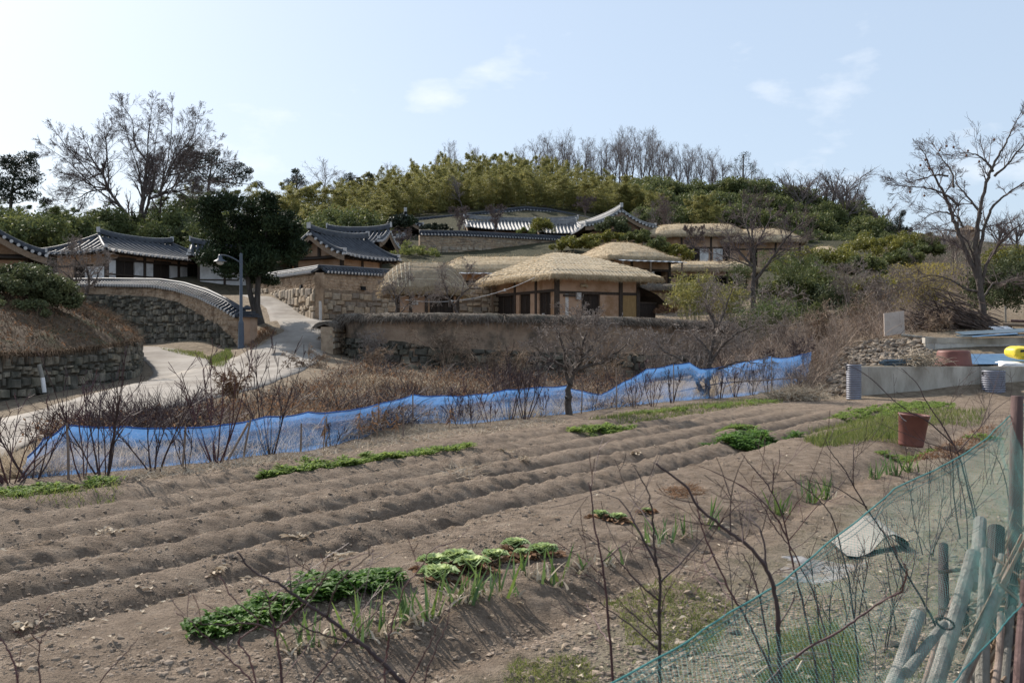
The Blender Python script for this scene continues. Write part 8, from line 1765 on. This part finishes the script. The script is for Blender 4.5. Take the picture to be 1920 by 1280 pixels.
sapling('long red sapling leaning left beside the thick arching one', [([(1450, 1270), (1420, 1200), (1400, 1160), (1370, 1110), (1335, 1035), (1320, 1000), (1310, 965), (1306, 930)], .0075, .002), ([(1340, 1040), (1320, 1055), (1310, 1040)], .003, .001), ([(1365, 1100), (1330, 1075), (1318, 1045)], .003, .001)], 3.0, 904)
sapling('slender dark sapling between the thick arching one and the taller red stems', [([(1447, 1270), (1432, 1160), (1420, 1100), (1405, 1060), (1390, 1035)], .007, .0025), ([(1425, 1120), (1445, 1080), (1470, 1060)], .003, .001)], 3.4, 905, 'twigd')
sapling('tall reddish sapling forking twice, middle of the lower right', [([(1520, 1200), (1500, 1110), (1485, 1050), (1478, 1015), (1465, 960), (1440, 910), (1415, 880), (1390, 850)], .0085, .002), ([(1478, 1010), (1455, 970), (1425, 935), (1390, 910), (1340, 885), (1310, 872)], .0055, .0015), ([(1448, 925), (1450, 895), (1455, 862)], .004, .0013), ([(1480, 1012), (1530, 950), (1545, 925)], .0035, .001), ([(1470, 980), (1500, 935), (1530, 905)], .0035, .001)], 4.0, 906)
sapling('reddish sapling close beside the tall twice-forked one, leaning right', [([(1548, 1190), (1525, 1110), (1500, 1060), (1482, 1025), (1450, 985), (1425, 940), (1380, 905)], .007, .002)], 4.1, 907)
sapling('thin dark sapling before the curled sheet', [([(1600, 1150), (1590, 1080), (1575, 1020), (1560, 970), (1535, 935), (1490, 900), (1470, 880)], .007, .002), ([(1545, 945), (1580, 905), (1605, 870)], .003, .001)], 4.2, 908, 'twigd')
sapling('dark sapling crossing over the curled sheet', [([(1738, 1140), (1690, 1060), (1660, 1005), (1630, 960), (1600, 910), (1580, 875), (1560, 850), (1545, 820)], .0085, .002), ([(1600, 912), (1600, 860), (1602, 830)], .004, .0012), ([(1625, 950), (1570, 915), (1530, 905), (1500, 890)], .0045, .0012), ([(1640, 975), (1660, 930), (1672, 890)], .0035, .001)], 4.6, 909, 'twigd')
sapling('biggest dark sapling right of the bucket, branching widely', [([(1836, 1010), (1818, 930), (1800, 860), (1784, 826), (1762, 790), (1735, 750), (1720, 720), (1690, 690)], .014, .003), ([(1790, 835), (1740, 790), (1690, 762), (1620, 700), (1570, 678)], .008, .002), ([(1798, 850), (1740, 830), (1690, 810), (1640, 790)], .005, .0015), ([(1795, 848), (1838, 800), (1868, 765), (1905, 742)], .006, .0015), ([(1838, 800), (1860, 740), (1872, 700)], .004, .0012), ([(1805, 870), (1850, 830), (1880, 820)], .004, .0012), ([(1766, 800), (1780, 760), (1795, 745)], .003, .001), ([(1800, 1010), (1790, 940), (1786, 870), (1780, 830)], .008, .005)], 7.2, 910, 'twigd', twigs=4, Lt=.4)
sapling('low reddish branch running level behind the green net at the bottom right', [([(1440, 1280), (1500, 1225), (1560, 1190), (1600, 1165), (1650, 1130), (1690, 1110)], .007, .004), ([(1690, 1110), (1700, 1075), (1695, 1055)], .004, .003)], 2.8, 911, twigs=1)
sapling('pale thin stems rising before the curled sheet, behind the green net', [([(1640, 1290), (1645, 1180), (1660, 1120), (1655, 1080)], .005, .002), ([(1735, 1170), (1740, 1080), (1745, 1030), (1760, 990)], .005, .002), ([(1680, 1180), (1670, 1110), (1660, 1040), (1655, 990)], .005, .0015), ([(1745, 1040), (1720, 1000), (1690, 975)], .003, .001), ([(1745, 1030), (1770, 985), (1800, 940)], .003, .001)], 4.5, 912, 'twig', twigs=5)
sapling('upright bare stems just left of the brown fence post', [([(1815, 1050), (1812, 960), (1800, 900), (1795, 860)], .007, .003), ([(1840, 1040), (1830, 960), (1812, 890), (1805, 850)], .007, .003), ([(1895, 960), (1885, 900), (1870, 860), (1860, 850)], .005, .002)], 5.6, 913, 'twigd', twigs=3)
for i, (px, py, h, n_, sp_, lb) in enumerate([(1600, 1140, 190, 3, .35, 'thin twiggy shrub behind the green net before the curled sheet'), (1690, 1080, 170, 3, .4, 'thin twiggy shrub at the right corner of the curled sheet'), (1745, 1030, 180, 4, .4, 'tangled thin twigs left of the dark upright post'), (1800, 960, 190, 4, .45, 'tangled thin twigs rising behind the poles'), (1860, 900, 170, 4, .45, 'thin reddish twigs just left of the brown fence post top'), (1560, 1200, 170, 3, .4, 'thin reddish twigs over the green grass at the bottom'), (1650, 1200, 180, 3, .5, 'thin pale twigs left of the thick grey leaning pole'), (1390, 1150, 150, 2, .3, 'small thin twigs beside the weeds at the lower right')]):
    g = GP(px, py); fan('twiggy_shrub', lb, g, h/F*g[1], n_, sp_, 960+i, ['twigr', 'twig', 'twigd'][i % 3], r0=.0042, kids=6, rmin=.0012)
# left foreground saplings
z2 = lambda x, y: (360+x/3.764, 940+y/3.764)
zz_ = lambda *pp: [z2(*q) for q in pp]
sapling('thick dark sapling sweeping from the bottom centre up to the left', [(zz_((1560, 1340), (1480, 1275), (1360, 1150), (1240, 1040), (1100, 935), (980, 840), (850, 745), (720, 660), (630, 590), (540, 545), (430, 485), (320, 360)), .0105, .003), (zz_((1170, 1000), (1000, 960), (800, 890), (720, 800), (690, 720)), .004, .0012), (zz_((1400, 1190), (1290, 1240), (1200, 1180)), .0035, .001), (zz_((950, 810), (1010, 620), (1090, 515), (1260, 370), (1275, 340)), .0035, .0012), (zz_((700, 640), (760, 560), (700, 540)), .002, .001)], 2.35, 921, 'twigd', twigs=3, Lt=.12)
sapling('slender sapling curving up to a long arched tip near the cabbages', [(zz_((1355, 1340), (1365, 1140), (1390, 970), (1430, 800), (1500, 610), (1600, 480), (1700, 335), (1870, 270), (1960, 180)), .005, .0012)], 2.6, 922, twigs=2, Lt=.12)
sapling('slender sapling crossing the thick sweeping one, its tip by the dark greens', [(zz_((830, 1340), (980, 1120), (1080, 1000), (1190, 880), (1330, 740), (1420, 560), (1500, 440)), .0045, .0012), (zz_((1120, 960), (1180, 780), (1240, 700)), .002, .001)], 2.5, 923, twigs=2, Lt=.12)
sapling('reddish upright sapling at the left of the dark greens', [(zz_((640, 1340), (620, 1100), (585, 920), (555, 780), (540, 690), (490, 590)), .0065, .0018), (zz_((585, 910), (700, 810), (840, 650), (900, 570), (1010, 450), (1150, 390), (1260, 350)), .0045, .0012), (zz_((555, 700), (640, 600), (740, 460)), .003, .001)], 2.4, 924, twigs=2, Lt=.14)
sapling('thin sapling with a dried tip at the far left of the dark greens', [(zz_((460, 1340), (400, 1100), (330, 980), (470, 860), (330, 720), (260, 640), (200, 520)), .0045, .0018)], 2.5, 925, twigs=2, Lt=.12)
sapling('thin reddish sapling leaning far left across the bottom', [(zz_((460, 1320), (250, 1100), (100, 960), (-20, 840), (-120, 780)), .0045, .0015), (zz_((600, 920), (420, 860), (200, 870), (0, 845)), .0035, .001)], 2.5, 926, twigs=2, Lt=.12)
sapling('pair of red stems rising right of the sweeping sapling', [(zz_((1620, 1340), (1720, 1040), (1800, 860), (1825, 660)), .0042, .0012), (zz_((1500, 1340), (1610, 1140), (1690, 980), (1790, 740)), .0038, .0012)], 2.6, 927, twigs=1, Lt=.1)
sapling('short dark stem curving at the bottom left corner', [([(35, 1290), (28, 1250), (16, 1220), (0, 1195), (-15, 1180)], .006, .002)], 2.6, 928, twigs=1, Lt=.1)
sapling('thin forked stem standing near the bottom left corner', [([(78, 1290), (72, 1245), (77, 1200), (97, 1172)], .005, .0015), ([(75, 1205), (62, 1192), (55, 1185)], .003, .001)], 2.7, 929, twigs=1, Lt=.1)
sapling('long thin shoot at the bottom left of centre, leaning right', [([(185, 1285), (220, 1240), (245, 1215), (258, 1195)], .0035, .001)], 2.7, 930, twigs=0)
